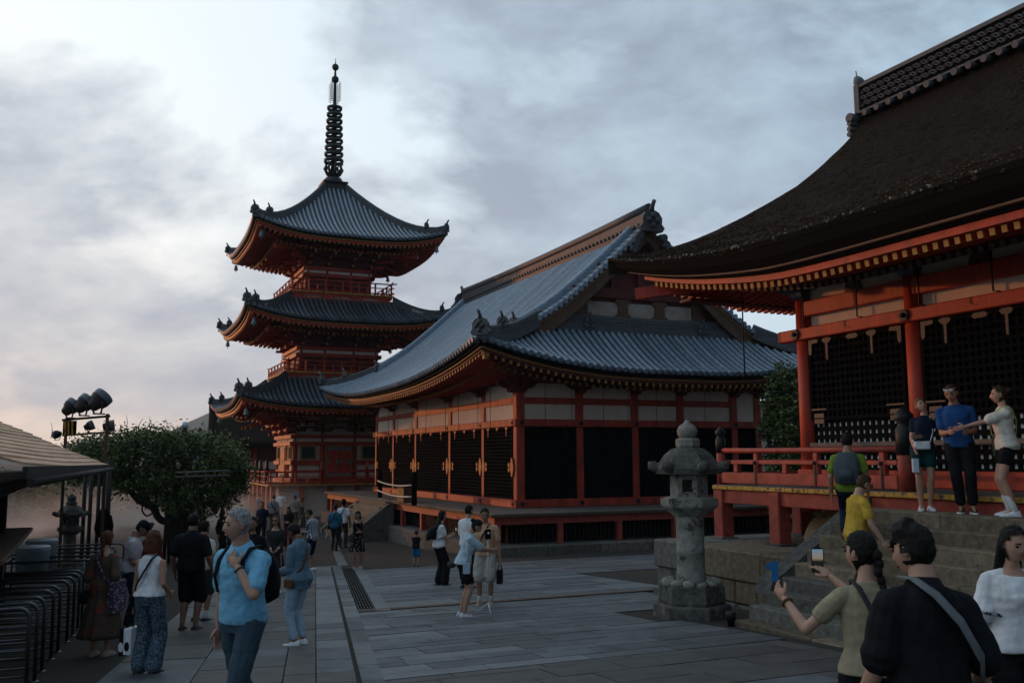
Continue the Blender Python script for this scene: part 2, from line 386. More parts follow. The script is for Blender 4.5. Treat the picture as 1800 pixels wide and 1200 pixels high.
# drain: skew grating and the slot running along X
d = MB(); d.cur = 1
c0 = UA*17.05+VA*.79; c1 = UA*27.5+VA*.79
def gp(p, dz): return Vector((p.x, p.y, gz(p.y)+dz))
d.add([gp(c0, .008), gp(c0+VA*.30, .008), gp(c1+VA*.30, .008), gp(c1, .008)], [(0, 1, 2, 3)]); d.cur = 0
for k in range(6): d.beam(gp(c0+VA*(.02+k*.052), .018), gp(c1+VA*(.02+k*.052), .018), .018, .02)
for k in range(22): a = lerp(0, 1, k/21); q = c0+(c1-c0)*a; d.beam(gp(q, .014), gp(q+VA*.30, .014), .03, .02)
d.build('drain_grating', ['black_iron', 'black_lacquer'], ground)
d = MB(); d.box((bx_line(.78, 16.5), 16.42, gz(16.5)+.004), (10.9, 16.52, gz(16.5)+.010)); d.cur = 1
d.box((bx_line(.78, 16.5), 16.53, gz(16.5)-.02), (10.9, 16.70, gz(16.5)+.022)); d.build('drain_slot', ['black_lacquer', 'brown_wood'], ground)

# far hill with haze in front of it
h = MB(); P = []
for i in range(40):
    row = []
    for j in range(16):
        t = i/39; s = j/15; x = lerp(-1400, 1500, t); yy = 1500+s*900
        ht = 100*math.exp(-((x-235)/110)**2)+34*math.exp(-((x+420)/420)**2)+55*math.exp(-((x-700)/330)**2)
        z = -3+ht*math.sin(math.pi*min(s*1.0, 1))**.8*1.0+6*noise.noise((x*.012, yy*.012, 0))*math.sin(math.pi*s)
        row.append(Vector((x, yy, z)))
    P.append(row)
h.grid(P); h.build('hill', 'hill', kind='structure')
# ================================================================== helpers for tiled roofs
def half_tube(mb, pts, a, r, n=5, endcap=True):
    """round cover-tile line: half tube along pts (eave first), a = horizontal unit across"""
    vs = []; a = Vector(a)
    for i, p in enumerate(pts):
        d = (pts[min(i+1, len(pts)-1)]-pts[max(i-1, 0)]).normalized(); nn = a.cross(d).normalized()
        if nn.z < 0: nn = -nn
        for k in range(n):
            t = math.pi*k/(n-1); vs.append(p+a*(r*math.cos(t))+nn*(r*1.05*math.sin(t)))
    m = len(pts); fs = [(i*n+k, i*n+k+1, (i+1)*n+k+1, (i+1)*n+k) for i in range(m-1) for k in range(n-1)]
    old = mb.smooth; mb.smooth = True; mb.add(vs, fs); mb.smooth = old
    if endcap:
        d = (pts[0]-pts[1]).normalized(); c = pts[0]+d*.012; nn = a.cross(d).normalized()
        if nn.z < 0: nn = -nn
        c = c+nn*r*.15
        mb.add([c+a*(r*1.25*math.cos(2*math.pi*k/10))+nn*(r*1.25*math.sin(2*math.pi*k/10)) for k in range(10)]+[c-d*.06+a*(r*1.25*math.cos(2*math.pi*k/10))+nn*(r*1.25*math.sin(2*math.pi*k/10)) for k in range(10)],
               [tuple(range(10))]+[(k, 10+k, 10+(k+1) % 10, (k+1) % 10) for k in range(10)])
def demon_tile(parent, p, d, s, name='ridge_end_tile', m='ridge_tile'):
    """end tile of a ridge with its upturned horn; p base, d outward horizontal dir"""
    b = MB(); d = Vector(d).normalized(); a = Vector((-d.y, d.x, 0)); U = Vector((0, 0, 1))
    pr = [(-.5, 0), (-.62, .18), (-.48, .34), (-.5, .62), (-.34, .86), (0, 1.0), (.34, .86), (.5, .62), (.48, .34), (.62, .18), (.5, 0)]
    b.prism([p+a*(x*s)+U*(z*s) for x, z in pr], d*(-.10*s), d*(.12*s))
    for q in ((-.2, .5), (.2, .5), (0, .28), (0, .72)): b.sphere(p+a*(q[0]*s)+U*(q[1]*s)+d*(.14*s), .15*s, 8, 5)
    b.tube([p+U*(.85*s)+d*(.0*s), p+U*(1.12*s)+d*(.12*s), p+U*(1.36*s)+d*(.30*s)], [.14*s, .10*s, .085*s], 8)
    return b.build(name, m, parent)
def ridge_line(parent, pts, wbase, h, courses=4, name='hip_ridge', m='ridge_tile'):
    """stacked ridge tiles along pts, crowned by a round tile"""
    b = MB()
    for c in range(courses):
        ww = wbase*(1-.10*c); z0 = h*c/courses
        for i in range(len(pts)-1):
            p, q = Vector(pts[i]), Vector(pts[i+1]); b.beam(p+Vector((0, 0, z0+h/courses*.40)), q+Vector((0, 0, z0+h/courses*.40)), ww+(.03 if c % 2 == 0 else 0), h/courses*.86)
    for i in range(len(pts)-1): b.beam(Vector(pts[i])+Vector((0, 0, -.10)), Vector(pts[i+1])+Vector((0, 0, -.10)), wbase*1.25, .26)
    b.tube([Vector(p)+Vector((0, 0, h+.02)) for p in pts], wbase*.36, 8)
    return b.build(name, m, parent)

# ================================================================== SUTRA HALL
X0, Y0, X1, Y1, ZD = 14.2, 31.6, 25.37, 50.6, .15
hall = root('sutra_hall', (X0, Y0, -1.2), 'vermilion timber hall with grey tiled hip and gable roof in the middle', 'temple hall')
fx = [14.37, 16.83, 19.27, 21.39, 24.0, 25.2]; sy = [31.77, 34.9, 38.75, 43.5, 47.2, 50.43]
EX0, EY0, EX1, EY1 = 11.6, 28.9, 27.8, 53.3; RX = 19.7; VY0, VY1 = 31.0, 51.4      # eaves, ridge, verges
# stone terrace
for i in range(8):
    b = MB(); xa = 11.75+i*2.0; b.bbox((xa+.006, 28.15, -1.75), (xa+1.994, 28.75, -.885), .02); b.build('terrace_stone', 'stone', hall)
for i in range(12):
    b = MB(); ya = 28.76+i*2.0; b.bbox((11.75, ya+.006, -1.9), (12.35, ya+1.994, -.885), .02); b.build('terrace_stone', 'stone', hall)
b = MB(); b.box((12.3, 28.7, -1.9), (28.5, 53, -.89)); b.build('terrace_fill', 'stone', hall)
# veranda deck
DX, DY = 11.98, 28.66
b = MB(); b.bbox((DX, DY, .03), (X0+.2, 53., ZD), .02); b.bbox((X0+.2, DY, .03), (28.2, Y0+.2, ZD), .02); b.build('veranda_floor', 'deck_wood', hall)
b = MB(); b.box((DX+.02, DY-.03, .045), (28.2, DY-.003, .125)); b.box((DX-.03, DY-.03, .045), (DX-.003, 53., .125)); b.build('veranda_edge', 'worn_edge', hall)
b = MB(); b.box((DX+.15, DY+.15, -.22), (28., DY+.35, .028)); b.box((DX+.15, DY+.36, -.22), (DX+.35, 53, .028)); b.build('veranda_beam', 'vermilion_worn', hall)
x = DX+.3
while x < 28: b = MB(); b.box((x-.09, DY+.16, -.886), (x+.09, DY+.34, -.222)); b.build('veranda_post', 'vermilion_worn', hall); x += 2.3
yv = DY+2.6
while yv < 53: b = MB(); b.box((DX+.16, yv-.09, -.886), (DX+.34, yv+.09, -.222)); b.build('veranda_post', 'vermilion_worn', hall); yv += 2.6
b = MB(); x = DX+.8
while x < 28: b.box((x, DY+.62, -.886), (x+.05, DY+.66, -.10)); x += .17
yv = DY+.8
while yv < 52.8: b.box((DX+.62, yv, -.886), (DX+.66, yv+.06, -.10)); yv += .19
b.box((DX+.6, DY+.60, -.25), (28, DY+.68, -.17)); b.box((DX+.6, DY+.7, -.25), (DX+.68, 52.8, -.17))
b.build('underfloor_slats', 'dark_wood', hall)
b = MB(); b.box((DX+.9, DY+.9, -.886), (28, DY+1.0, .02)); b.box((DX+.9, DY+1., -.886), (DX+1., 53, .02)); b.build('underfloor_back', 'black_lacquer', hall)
# pillars
def pillar(x, y, w=.34):
    p = MB(); p.bbox((x-w/2, y-w/2, ZD+.002), (x+w/2, y+w/2, 4.92), .025); p.build('pillar', 'vermilion', hall)
for x in fx: pillar(x, Y0+.17)
for yy in sy[1:]: pillar(X0+.17, yy)
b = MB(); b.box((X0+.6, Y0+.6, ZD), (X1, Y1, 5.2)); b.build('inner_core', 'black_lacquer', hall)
def horiz(z0, z1, proud, name, m, sides=(0, 1), e=.02):
    if 0 in sides:
        q = MB(); q.bbox((X0-proud, Y0-proud, z0), (X1+proud, Y0-.002+.03, z1), e); q.build(name, m, hall)
    if 1 in sides:
        q = MB(); q.bbox((X0-proud, Y0+.034, z0), (X0+.028, Y1+proud, z1), e); q.build(name, m, hall)
horiz(.154, .45, .10, 'floor_beam', 'vermilion'); horiz(3.12, 3.39, .11, 'tie_beam', 'vermilion'); horiz(4.74, 4.93, .05, 'wall_plate', 'dark_red')
def nailcover(p, d):
    q = MB(); d = Vector(d); a = Vector((-d.y, d.x, 0)); U = Vector((0, 0, 1))
    q.prism([p+a*(.105*(1 if k % 2 else .72)*math.cos(math.pi*k/6))+U*(.105*(1 if k % 2 else .72)*math.sin(math.pi*k/6)) for k in range(12)], d*0, d*.025)
    q.sphere(p+d*.03, (.035, .035, .035), 8, 5); q.build('nail_cover', 'black_iron', hall)
for x in fx:
    nailcover(Vector((x, Y0-.10, .30)), (0, -1, 0)); nailcover(Vector((x, Y0-.11, 3.255)), (0, -1, 0))
for yy in sy:
    nailcover(Vector((X0-.10, yy, .30)), (-1, 0, 0)); nailcover(Vector((X0-.11, yy, 3.255)), (-1, 0, 0))
# bays: rails, plaster panels, lattice shutters
def lattice(parent, p0, ax, wd, z0, z1, out, cell, bar=.035, dep=.05, name='lattice_shutter', m='black_lacquer', backm='black_lacquer', fr=.07):
    q = MB(); ax = Vector(ax); o = Vector(out)
    def bx(s0, s1, za, zb, d0, d1):
        a = Vector(p0)+ax*s0+o*d0; c = Vector(p0)+ax*s1+o*d1; q.box((a.x, a.y, za), (c.x, c.y, zb))
    bx(0, wd, z0, z1, -.06, -.03)
    for s in (0, wd-fr): bx(s, s+fr, z0, z1, -.028, dep)
    for z in (z0, z1-fr): bx(fr+.001, wd-fr-.001, z, z+fr, -.028, dep)
    n = max(2, int((wd-2*fr)/cell))
    for k in range(1, n): s = fr+(wd-2*fr)*k/n; bx(s-bar/2, s+bar/2, z0+fr, z1-fr, -.028, dep*.6)
    n = max(2, int((z1-z0-2*fr)/cell))
    for k in range(1, n): z = z0+fr+(z1-z0-2*fr)*k/n; bx(fr, wd-fr, z-bar/2, z+bar/2, -.028, dep*.72)
    return q.build(name, [m], parent)
def brass_t(parent, p, ax, out, L, m='brass', s=1.):
    q = MB(); ax = Vector(ax); out = Vector(out); U = Vector((0, 0, 1)); p = Vector(p)
    q.prism([p+ax*x*s+U*z*s for x, z in ((-.11, 0), (-.07, -.05), (-.025, -.06), (-.02, -L), (.02, -L), (.025, -.06), (.07, -.05), (.11, 0), (.06, .03), (-.06, .03))], out*0, out*.02)
    return q.build('shutter_fitting', m, parent)
def brass_pair(parent, p, ax, out, m='brass', s=1.):
    q = MB(); ax = Vector(ax); out = Vector(out); U = Vector((0, 0, 1)); p = Vector(p)
    for dz in (.09, -.09): q.prism([p+ax*(.085*s*math.cos(math.pi*k/5))+U*(dz*s+.085*s*math.sin(math.pi*k/5)) for k in range(10)], out*0, out*.02)
    return q.build('shutter_fitting', m, parent)
for i in range(5):
    xa, xb = fx[i]+.172, fx[i+1]-.172
    if i < 4:
        q = MB(); q.box((xa, Y0+.0, 3.96), (xb, Y0+.1, 4.20)); q.build('rail', 'vermilion', hall)
    q = MB(); q.box((xa, Y0+.06, 3.392), (xb, Y0+.12, 4.74)); q.build('plaster_panel', 'plaster', hall)
    lattice(hall, (xa, Y0+.02, 0), (1, 0, 0), xb-xa, .452, 3.118, (0, -1, 0), .13)
    for s in ((.28, .8) if i < 4 else (.5,)):
        x = lerp(xa, xb, s); q = MB(); q.tube([(x, Y0-.5, 5.1), (x, Y0-.5, 2.98), (x+.08, Y0-.5, 2.95)], .012, 6); q.build('shutter_hook', 'black_iron', hall)
for i in range(5):
    ya, yb = sy[i]+.172, sy[i+1]-.172
    q = MB(); q.box((X0+.0, ya, 3.96), (X0+.1, yb, 4.20)); q.build('rail', 'vermilion', hall)
    q = MB(); q.box((X0+.06, ya, 3.392), (X0+.12, yb, 4.74)); q.build('plaster_panel', 'plaster', hall)
    lattice(hall, (X0+.02, ya, 0), (0, 1, 0), yb-ya, .452, 3.118, (-1, 0, 0), .13)
    for s in (.18, .5, .82): brass_t(hall, (X0-.035, lerp(ya, yb, s), 3.09), (0, 1, 0), (-1, 0, 0), .30 if s != .5 else .1, s=1.1)
    for s in (.10, .90): brass_pair(hall, (X0-.035, lerp(ya, yb, s), 1.62), (0, 1, 0), (-1, 0, 0), s=1.0)
    for s in (0., 1.):
        q = MB(); yy = lerp(ya, yb, s); q.prism([(X0-.02, yy+dy, 1.62+dz) for dy, dz in ((-.12, -.12), (-.05, -.34), (.05, -.34), (.12, -.12), (.16, 0), (.12, .12), (.05, .34), (-.05, .34), (-.12, .12), (-.16, 0))], (-.012, 0, 0), (-.04, 0, 0)); q.build('shutter_fitting', 'brass', hall)
    for s in (.35, .8): yy = lerp(ya, yb, s); q = MB(); q.tube([(X0-.5, yy, 5.05), (X0-.5, yy, 3.0)], .012, 6); q.build('shutter_hook', 'black_iron', hall)
# brackets on the pillar heads (boat shaped arms with bearing blocks)
def bracket(parent, p, ax, out, s=1., m='dark_red', name='bracket_set'):
    q = MB(); p = Vector(p); ax = Vector(ax); out = Vector(out); U = Vector((0, 0, 1))
    arm = [(-.62, .30), (-.62, .20), (-.50, .08), (-.30, 0), (.30, 0), (.50, .08), (.62, .20), (.62, .30)]
    q.prism([p+ax*x*s+U*z*s for x, z in arm], out*(-.06*s), out*(.10*s))
    q.prism([p+out*x*s+U*z*s for x, z in arm[3:]+[(0, .30)]], ax*(-.08*s), ax*(.08*s))
    q.lathe(p-U*.14*s, [(.17*s, 0), (.24*s, .07*s), (.24*s, .14*s)], 4, math.pi/4, smooth=False)
    for x in (-.52, 0, .52):
        c = p+ax*x*s+U*.31*s; q.lathe(c, [(.11*s, 0), (.15*s, .06*s), (.15*s, .13*s)], 4, math.pi/4, smooth=False)
    return q.build(name, m, parent)
for x in fx: bracket(hall, (x, Y0-.08, 4.52), (1, 0, 0), (0, -1, 0))
for yy in sy: bracket(hall, (X0-.08, yy, 4.52), (0, 1, 0), (-1, 0, 0))
# roof surface
zprof = smoothcurve([11.6, 12.6, 13.7, 14.9, 16.0, 17.2, 18.4, 19.7], [5.02, 5.50, 6.13, 6.95, 7.78, 8.78, 9.86, 11.05])
def lift(t, L): s = max(0., 1-t/L); return 1.0*s**2.3
def zmain(x, y):
    xm = x if x <= RX else 2*RX-x
    t = min(y-EY0, EY1-y); k = max(0., 1-(xm-EX0)/4.5)
    return zprof(max(xm, EX0))+lift(max(t, 0), 11.5)*k**1.3
def zskirt(x, y):
    t = min(x-EX0, EX1-x); k = max(0., 1-(y-EY0)/3.4)
    xe = EX0+(y-EY0)*(3.3/2.1)*.78+0.0
    return interp(y, [28.9, 29.6, 30.4, 31.0, 31.7], [5.02, 5.42, 5.98, 6.45, 7.02])+lift(max(t, 0), 7.2)*k**1.3
def ybound(x):       # near edge of the main slope: hip, then the verge
    return EY0+(min(x, 14.7)-EX0)/(14.7-EX0)*(VY0-EY0)
def roof_sheet(face):
    q = MB()
    if face in 'LR':
        P = []; n = 40
        for i in range(25):
            x = lerp(EX0, RX, i/24); ya = ybound(x); yb = EY0+EY1-ya; row = []
            for j in range(n+1): yy = lerp(ya, yb, j/n); X = x if face == 'L' else 2*RX-x; row.append(Vector((X, yy, zmain(x, yy))))
            P.append(row)
        if face == 'R': P = P[::-1]
        q.grid(P)
    else:
        P = []
        for i in range(11):
            y = lerp(EY0, 31.7, i/10); s = (y-EY0)/(VY0-EY0); xa = EX0+min(s, 1.)*(14.7-EX0); row = []
            for j in range(41): xx = lerp(xa, 2*RX-xa, j/40); row.append(Vector((xx, y if face == 'F' else EY0+EY1-y, zskirt(xx, y))))
            P.append(row)
        q.grid(P if face == 'B' else P[::-1])
    return q
for f_ in 'LRFB':
    o = roof_sheet(f_).build('roof_slope', 'roof_pan', hall); sm = o.modifiers.new('t', 'SOLIDIFY'); sm.thickness = .10; sm.offset = -1
n = int((EY1-EY0-.4)/.27)
for i in range(n+1):      # tile lines on the long slope
    yy = EY0+.2+i*(EY1-EY0-.4)/n; t = min(yy-EY0, EY1-yy)
    xt = RX-.35 if VY0+.1 <= yy <= VY1-.1-0 or (VY0 < yy < EY0+EY1-VY0) else EX0+(t/(VY0-EY0))*(14.7-EX0)-.1
    if xt-EX0 < .4: continue
    k = max(3, int((xt-EX0)/.5)); pts = [Vector((lerp(EX0-.03, xt, a/k), yy, zmain(lerp(EX0, xt, a/k), yy)+.02)) for a in range(k+1)]
    q = MB(); half_tube(q, pts, (0, 1, 0), .075); q.build('tile_row', 'roof_tile', hall)
n = int((EX1-EX0-.4)/.285)
for i in range(n+1):      # tile lines on the skirt below the gable
    xx = EX0+.2+i*(EX1-EX0-.4)/n; t = min(xx-EX0, EX1-xx); yt = min(31.6, EY0+t/(14.7-EX0)*(VY0-EY0)-.05) if t < 14.7-EX0 else 31.6
    if yt-EY0 < .25: continue
    k = max(3, int((yt-EY0)/.3)); pts = [Vector((xx, lerp(EY0-.03, yt, a/k), zskirt(xx, lerp(EY0, yt, a/k))+.02)) for a in range(k+1)]
    q = MB(); half_tube(q, pts, (1, 0, 0), .082); q.build('tile_row', 'roof_tile', hall)
# hips, descending ridges, main ridge
for sx in (0, 1):
    for sgn in (0, 1):
        fxx = (lambda x: x) if sx == 0 else (lambda x: 2*RX-x)
        fyy = (lambda y: y) if sgn == 0 else (lambda y: EY0+EY1-y)
        pts = []
        for a in range(9):
            t = a/8; x = lerp(EX0+.15, 14.75, t); y = ybound(x)+.03; pts.append(Vector((fxx(x), fyy(y), zmain(x, y)+.03)))
        ridge_line(hall, pts, .30, .26, 3)
        d = Vector((-1 if sx == 0 else 1, -.68 if sgn == 0 else .68, 0))
        demon_tile(hall, pts[0]+Vector((0, 0, .02)), d, .62); demon_tile(hall, pts[3]+Vector((0, 0, .28)), d, .42)
        if sgn == 0 or sx == 0:
            pts = []
            for a in range(13):
                t = a/12; x = lerp(14.2, RX-.35, t); pts.append(Vector((fxx(x), fyy(VY0+.75), zmain(x, VY0+.75)+.03)))
            ridge_line(hall, pts, .34, .30, 3, 'descending_ridge', 'roof_tile')
            demon_tile(hall, pts[0]+Vector((0, 0, .05)), d, .5)
        # round verge tiles along the gable edge
        for a in range(24):
            t = (a+.5)/24; x = lerp(14.3, RX-.2, t); y = VY0-.02; p0 = Vector((fxx(x), fyy(y-.12), zmain(x, y)+.05)); p1 = Vector((fxx(x), fyy(y+.55), zmain(x, y)+.07))
            if sgn == 1 and sx == 1: continue
            q = MB(); q.tube([p0, p1], .105, 10); q.build('verge_tile', 'roof_tile', hall)
pts = [Vector((RX, lerp(VY0-.1, EY0+EY1-VY0+.1, a/8), 11.0+.12*abs(a/4-1)**2)) for a in range(9)]
ridge_line(hall, pts, .52, .62, 9, 'main_ridge', 'ridge_tile')
for k in range(60):
    y = lerp(VY0+.2, EY0+EY1-VY0-.2, k/59); q = MB(); q.tube([(RX-.42, y, 11.06), (RX-.2, y, 11.1)], .075, 8); q.build('ridge_round_tile', 'ridge_tile', hall)
demon_tile(hall, Vector((RX, VY0-.22, 10.75)), (0, -1, 0), .90); demon_tile(hall, Vector((RX, EY0+EY1-VY0+.25, 10.75)), (0, 1, 0), 1.0)
for sx in (-1, 1):
    for k in range(3): q = MB(); q.tube([(RX+sx*(.55+.13*k), VY0-.32, 10.55-.27*k), (RX+sx*(.55+.13*k), VY0+.1, 10.57-.27*k)], .15, 10); q.build('verge_tile', 'ridge_tile', hall)
# gable: barge boards, wall, struts, frog-leg panels
for sx in (-1, 1):
    for (d0, d1, yo, m, nm) in ((.12, .18, .0, 'gold_line', 'barge_edge'), (.19, .62, .06, 'brown_wood', 'barge_board')):
        q = MB(); top = []; bot = []
        for a in range(15):
            t = a/14; xm = lerp(14.55, RX, t); X = RX+sx*(RX-xm); z = zmain(xm, VY0); top.append(Vector((X, VY0+yo, z-d0))); bot.append(Vector((X, VY0+yo, z-d1-(.14*(1-t) if nm == 'barge_board' else 0))))
        poly = top+bot[::-1]
        vs = [p for p in poly]+[p+Vector((0, .12, 0)) for p in poly]; nn = len(poly); fs = []
        for a in range(14): fs += [(a, a+1, nn-2-a, nn-1-a), (nn+a, nn+nn-1-a, nn+nn-2-a, nn+a+1), (nn-1-a, nn-2-a, nn+nn-2-a, nn+nn-1-a), (a, nn+a, nn+a+1, a+1)]
        q.add(vs, fs); q.build(nm, m, hall)
GY = 31.75
q = MB(); q.prism([(15.3, GY, 6.9), (2*RX-15.3, GY, 6.9), (RX, GY, 10.85)], (0, 0, 0), (0, .1, 0)); q.build('gable_wall', 'dark_red', hall)
q = MB(); q.box((17.3, GY-.06, 7.262), (2*RX-17.3, GY-.004, 8.0)); q.build('gable_panel', 'old_plaster', hall)
q = MB(); q.box((15.6, GY-.16, 7.0), (2*RX-15.6, GY-.004, 7.26)); q.build('gable_beam', 'dark_red', hall)
q = MB(); q.box((16.6, GY-.2, 8.15), (2*RX-16.6, GY-.005, 8.55)); q.build('gable_beam', 'dark_red', hall)
q = MB(); q.box((17.7, GY-.2, 9.25), (2*RX-17.7, GY-.005, 9.5)); q.build('gable_beam', 'dark_red', hall)
for dx, z0, z1, ww in ((0, 8.56, 10.6, .36), (-1.25, 8.56, 9.24, .30), (1.25, 8.56, 9.24, .30)):
    q = MB(); q.box((RX+dx-ww/2, GY-.18, z0), (RX+dx+ww/2, GY-.006, z1)); q.build('gable_strut', 'dark_red', hall)
for dx in (-2.7, -.85, .85, 2.7):
    q = MB(); pr = [(-.62, 0), (-.5, .18), (-.3, .3), (-.26, .62), (-.45, .72), (-.45, .86), (.45, .86), (.45, .72), (.26, .62), (.3, .3), (.5, .18), (.62, 0)]
    q.prism([(RX+dx+a*.75, GY-.12, 7.262+z*1.02) for a, z in pr], (0, -.03, 0), (0, .11, 0)); q.build('frog_leg_strut', 'brown_wood', hall)
b = MB(); pts = [Vector((lerp(15.0, 2*RX-15.0, a/10), 31.45, 6.92+.10*abs(a/5-1)**2)) for a in range(11)]
ridge_line(hall, pts, .34, .34, 3, 'skirt_ridge')
q = MB(); q.box((15.2, 31.40, 7.30), (2*RX-15.2, 31.56, 7.345)); q.build('skirt_ridge_mortar', 'plaster', hall)
for dx in (-2.6, 2.6): demon_tile(hall, Vector((RX+dx, 31.2, 6.9)), (0, -1, 0), .42)
# eave boards, gold line and rafters
def eave_strip(d0, d1, off, m, nm, hgt_in=0.):
    q = MB()
    for side in ('L', 'F'):
        P = []
        n = 40
        rows = []
        for j in range(n+1):
            if side == 'L': yy = lerp(EY0+off, EY1-off, j/n); p = Vector((EX0+off, yy, zmain(EX0, yy)))
            else: xx = lerp(EX0+off, EX1-off, j/n); p = Vector((xx, EY0+off, zskirt(xx, EY0)))
            rows.append(p)
        o = Vector((.14, 0, 0)) if side == 'L' else Vector((0, .14, 0))
        U = Vector((0, 0, 1))
        ringA = [[p-U*d0, p-U*d1, p-U*d1+o, p-U*d0+o] for p in rows]
        q.loft(ringA, smooth=False)
    return q.build(nm, m, hall)
eave_strip(.015, .20, .12, 'black_lacquer', 'eave_board'); eave_strip(.205, .275, .22, 'gold_line', 'eave_gold_line'); eave_strip(.28, .36, .30, 'dark_red', 'rafter_board')
def rafters(side, off, inner, drop, w_, h_, sp, tipm):
    q = MB()
    L0, L1 = (EY0, EY1) if side == 'L' else (EX0, EX1); s = L0+off+.15
    while s < L1-off-.1:
        if side == 'L': z = zmain(EX0, s)-drop; p = Vector((EX0+off, s, z)); t = min(s-EY0, EY1-s)
        else: z = zskirt(s, EY0)-drop; p = Vector((s, EY0+off, z)); t = min(s-EX0, EX1-s)
        ln = min(inner-off, max(.2, t-off)); zi = lerp(z, 5.02-drop+.42, min(1, ln/2.6))
        e = p+(Vector((ln, 0, zi-z)) if side == 'L' else Vector((0, ln, zi-z)))
        q.cur = 0; q.beam(p, e, w_, h_); dd = (p-e).normalized()*.015; q.cur = 1; q.beam(p+dd, p+dd*.1, w_*.96, h_*.96); s += sp
    return q.build('rafters', ['dark_red' if side == 'F' else 'vermilion', tipm], hall, kind='stuff')  # front rafters take the darker red: eave shade put into the colour
for sd_ in 'LF':
    rafters(sd_, .34, 2.9, .43, .10, .12, .285, 'yellow_paint'); rafters(sd_, 1.15, 3.0, .52, .11, .13, .285, 'yellow_paint')
q = MB(); 
for (a, c) in (((EX0+.5, EY0+.5), (X0, Y0)),): q.beam((a[0], a[1], zmain(EX0, EY0)-.55), (c[0], c[1], 5.0), .24, .30)
q.build('hip_rafter', 'vermilion', hall)
q = MB(); q.box((EX0+.36, EY0+.36, zmain(EX0, EY0)-.72), (EX0+.5, EY0+.5, zmain(EX0, EY0)-.42)); q.build('hip_rafter_cap', 'yellow_paint', hall)
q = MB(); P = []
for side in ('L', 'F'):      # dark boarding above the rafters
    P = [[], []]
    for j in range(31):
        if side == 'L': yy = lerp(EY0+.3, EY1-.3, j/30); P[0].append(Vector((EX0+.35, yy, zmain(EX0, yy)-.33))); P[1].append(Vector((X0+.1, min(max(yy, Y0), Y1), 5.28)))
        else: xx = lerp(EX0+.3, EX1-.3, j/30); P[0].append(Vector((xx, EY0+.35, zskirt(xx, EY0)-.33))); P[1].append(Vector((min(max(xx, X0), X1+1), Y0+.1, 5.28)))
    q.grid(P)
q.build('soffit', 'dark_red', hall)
# stone steps on the long side with rope barrier and offertory box
sx0, ys0, ys1 = 10.1, 40.0, 44.6; gzh = -1.53
for k in range(7):
    z = gzh+(k+1)*(ZD-.05-gzh)/7; q = MB(); q.bbox((sx0+k*.27, ys0+.004*k, gzh-.3), (12.0+.0*k, ys1-.004*k, z) if k == 6 else (sx0+(k+1)*.27+.02, ys1, z), .015); q.build('stone_step', 'stone_warm', hall)
for yy in (ys0-.32, ys1+.02):
    q = MB(); q.prism([(sx0-.1, yy, gzh), (12.0, yy, gzh), (12.0, yy, .02), (11.8, yy, .04), (sx0-.1, yy, gzh+.25)], (0, 0, 0), (0, .30, 0)); q.build('stair_cheek', 'stone', hall)
rp = []
for px, py in ((668, 874), (728, 888)):
    p = on_z(px, py, ZD); rp.append(p); q = MB(); q.lathe(p, [(.11, 0), (.11, 1.05), (.13, 1.07), (.12, 1.2), (.05, 1.3)], 10); 
    o = q.build('rope_post', 'black_lacquer', None, origin=p); tag(o, 'black rope post on the hall veranda, the %s one' % ('far' if px < 700 else 'near'), 'post', 'rope posts at the hall steps')
for k, z in enumerate((.78, .34)):
    a, c = rp; pts = [a.lerp(c, t/10)+Vector((-.12, 0, z-.10*(1-(t/5-1)**2))) for t in range(11)]
    q = MB(); q.tube(pts, .03, 8); o = q.build('rope', 'white_rope', None, origin=a); tag(o, '%s white rope stretched between the two black posts' % ('upper' if k == 0 else 'lower'), 'rope', 'ropes at the hall steps')
p = on_z(712, 882, ZD); q = MB(); q.box(p+Vector((-.2, -.45, 0)), p+Vector((.3, .45, .62))); q.build
bx_ = root('offertory_box', p, 'small brown wooden box behind the ropes on the hall veranda', 'box')
q.build('box_body', 'brown_wood', bx_)
q = MB(); q.box(p+Vector((-.24, -.49, .622)), p+Vector((.34, .49, .70))); q.build('box_rim', 'dark_wood', bx_)
q = MB()
for k in range(5): q.box(p+Vector((-.215, -.38+k*.17, .06)), p+Vector((-.201, -.30+k*.17, .56)))
q.build('box_slats', 'ochre_edge', bx_)
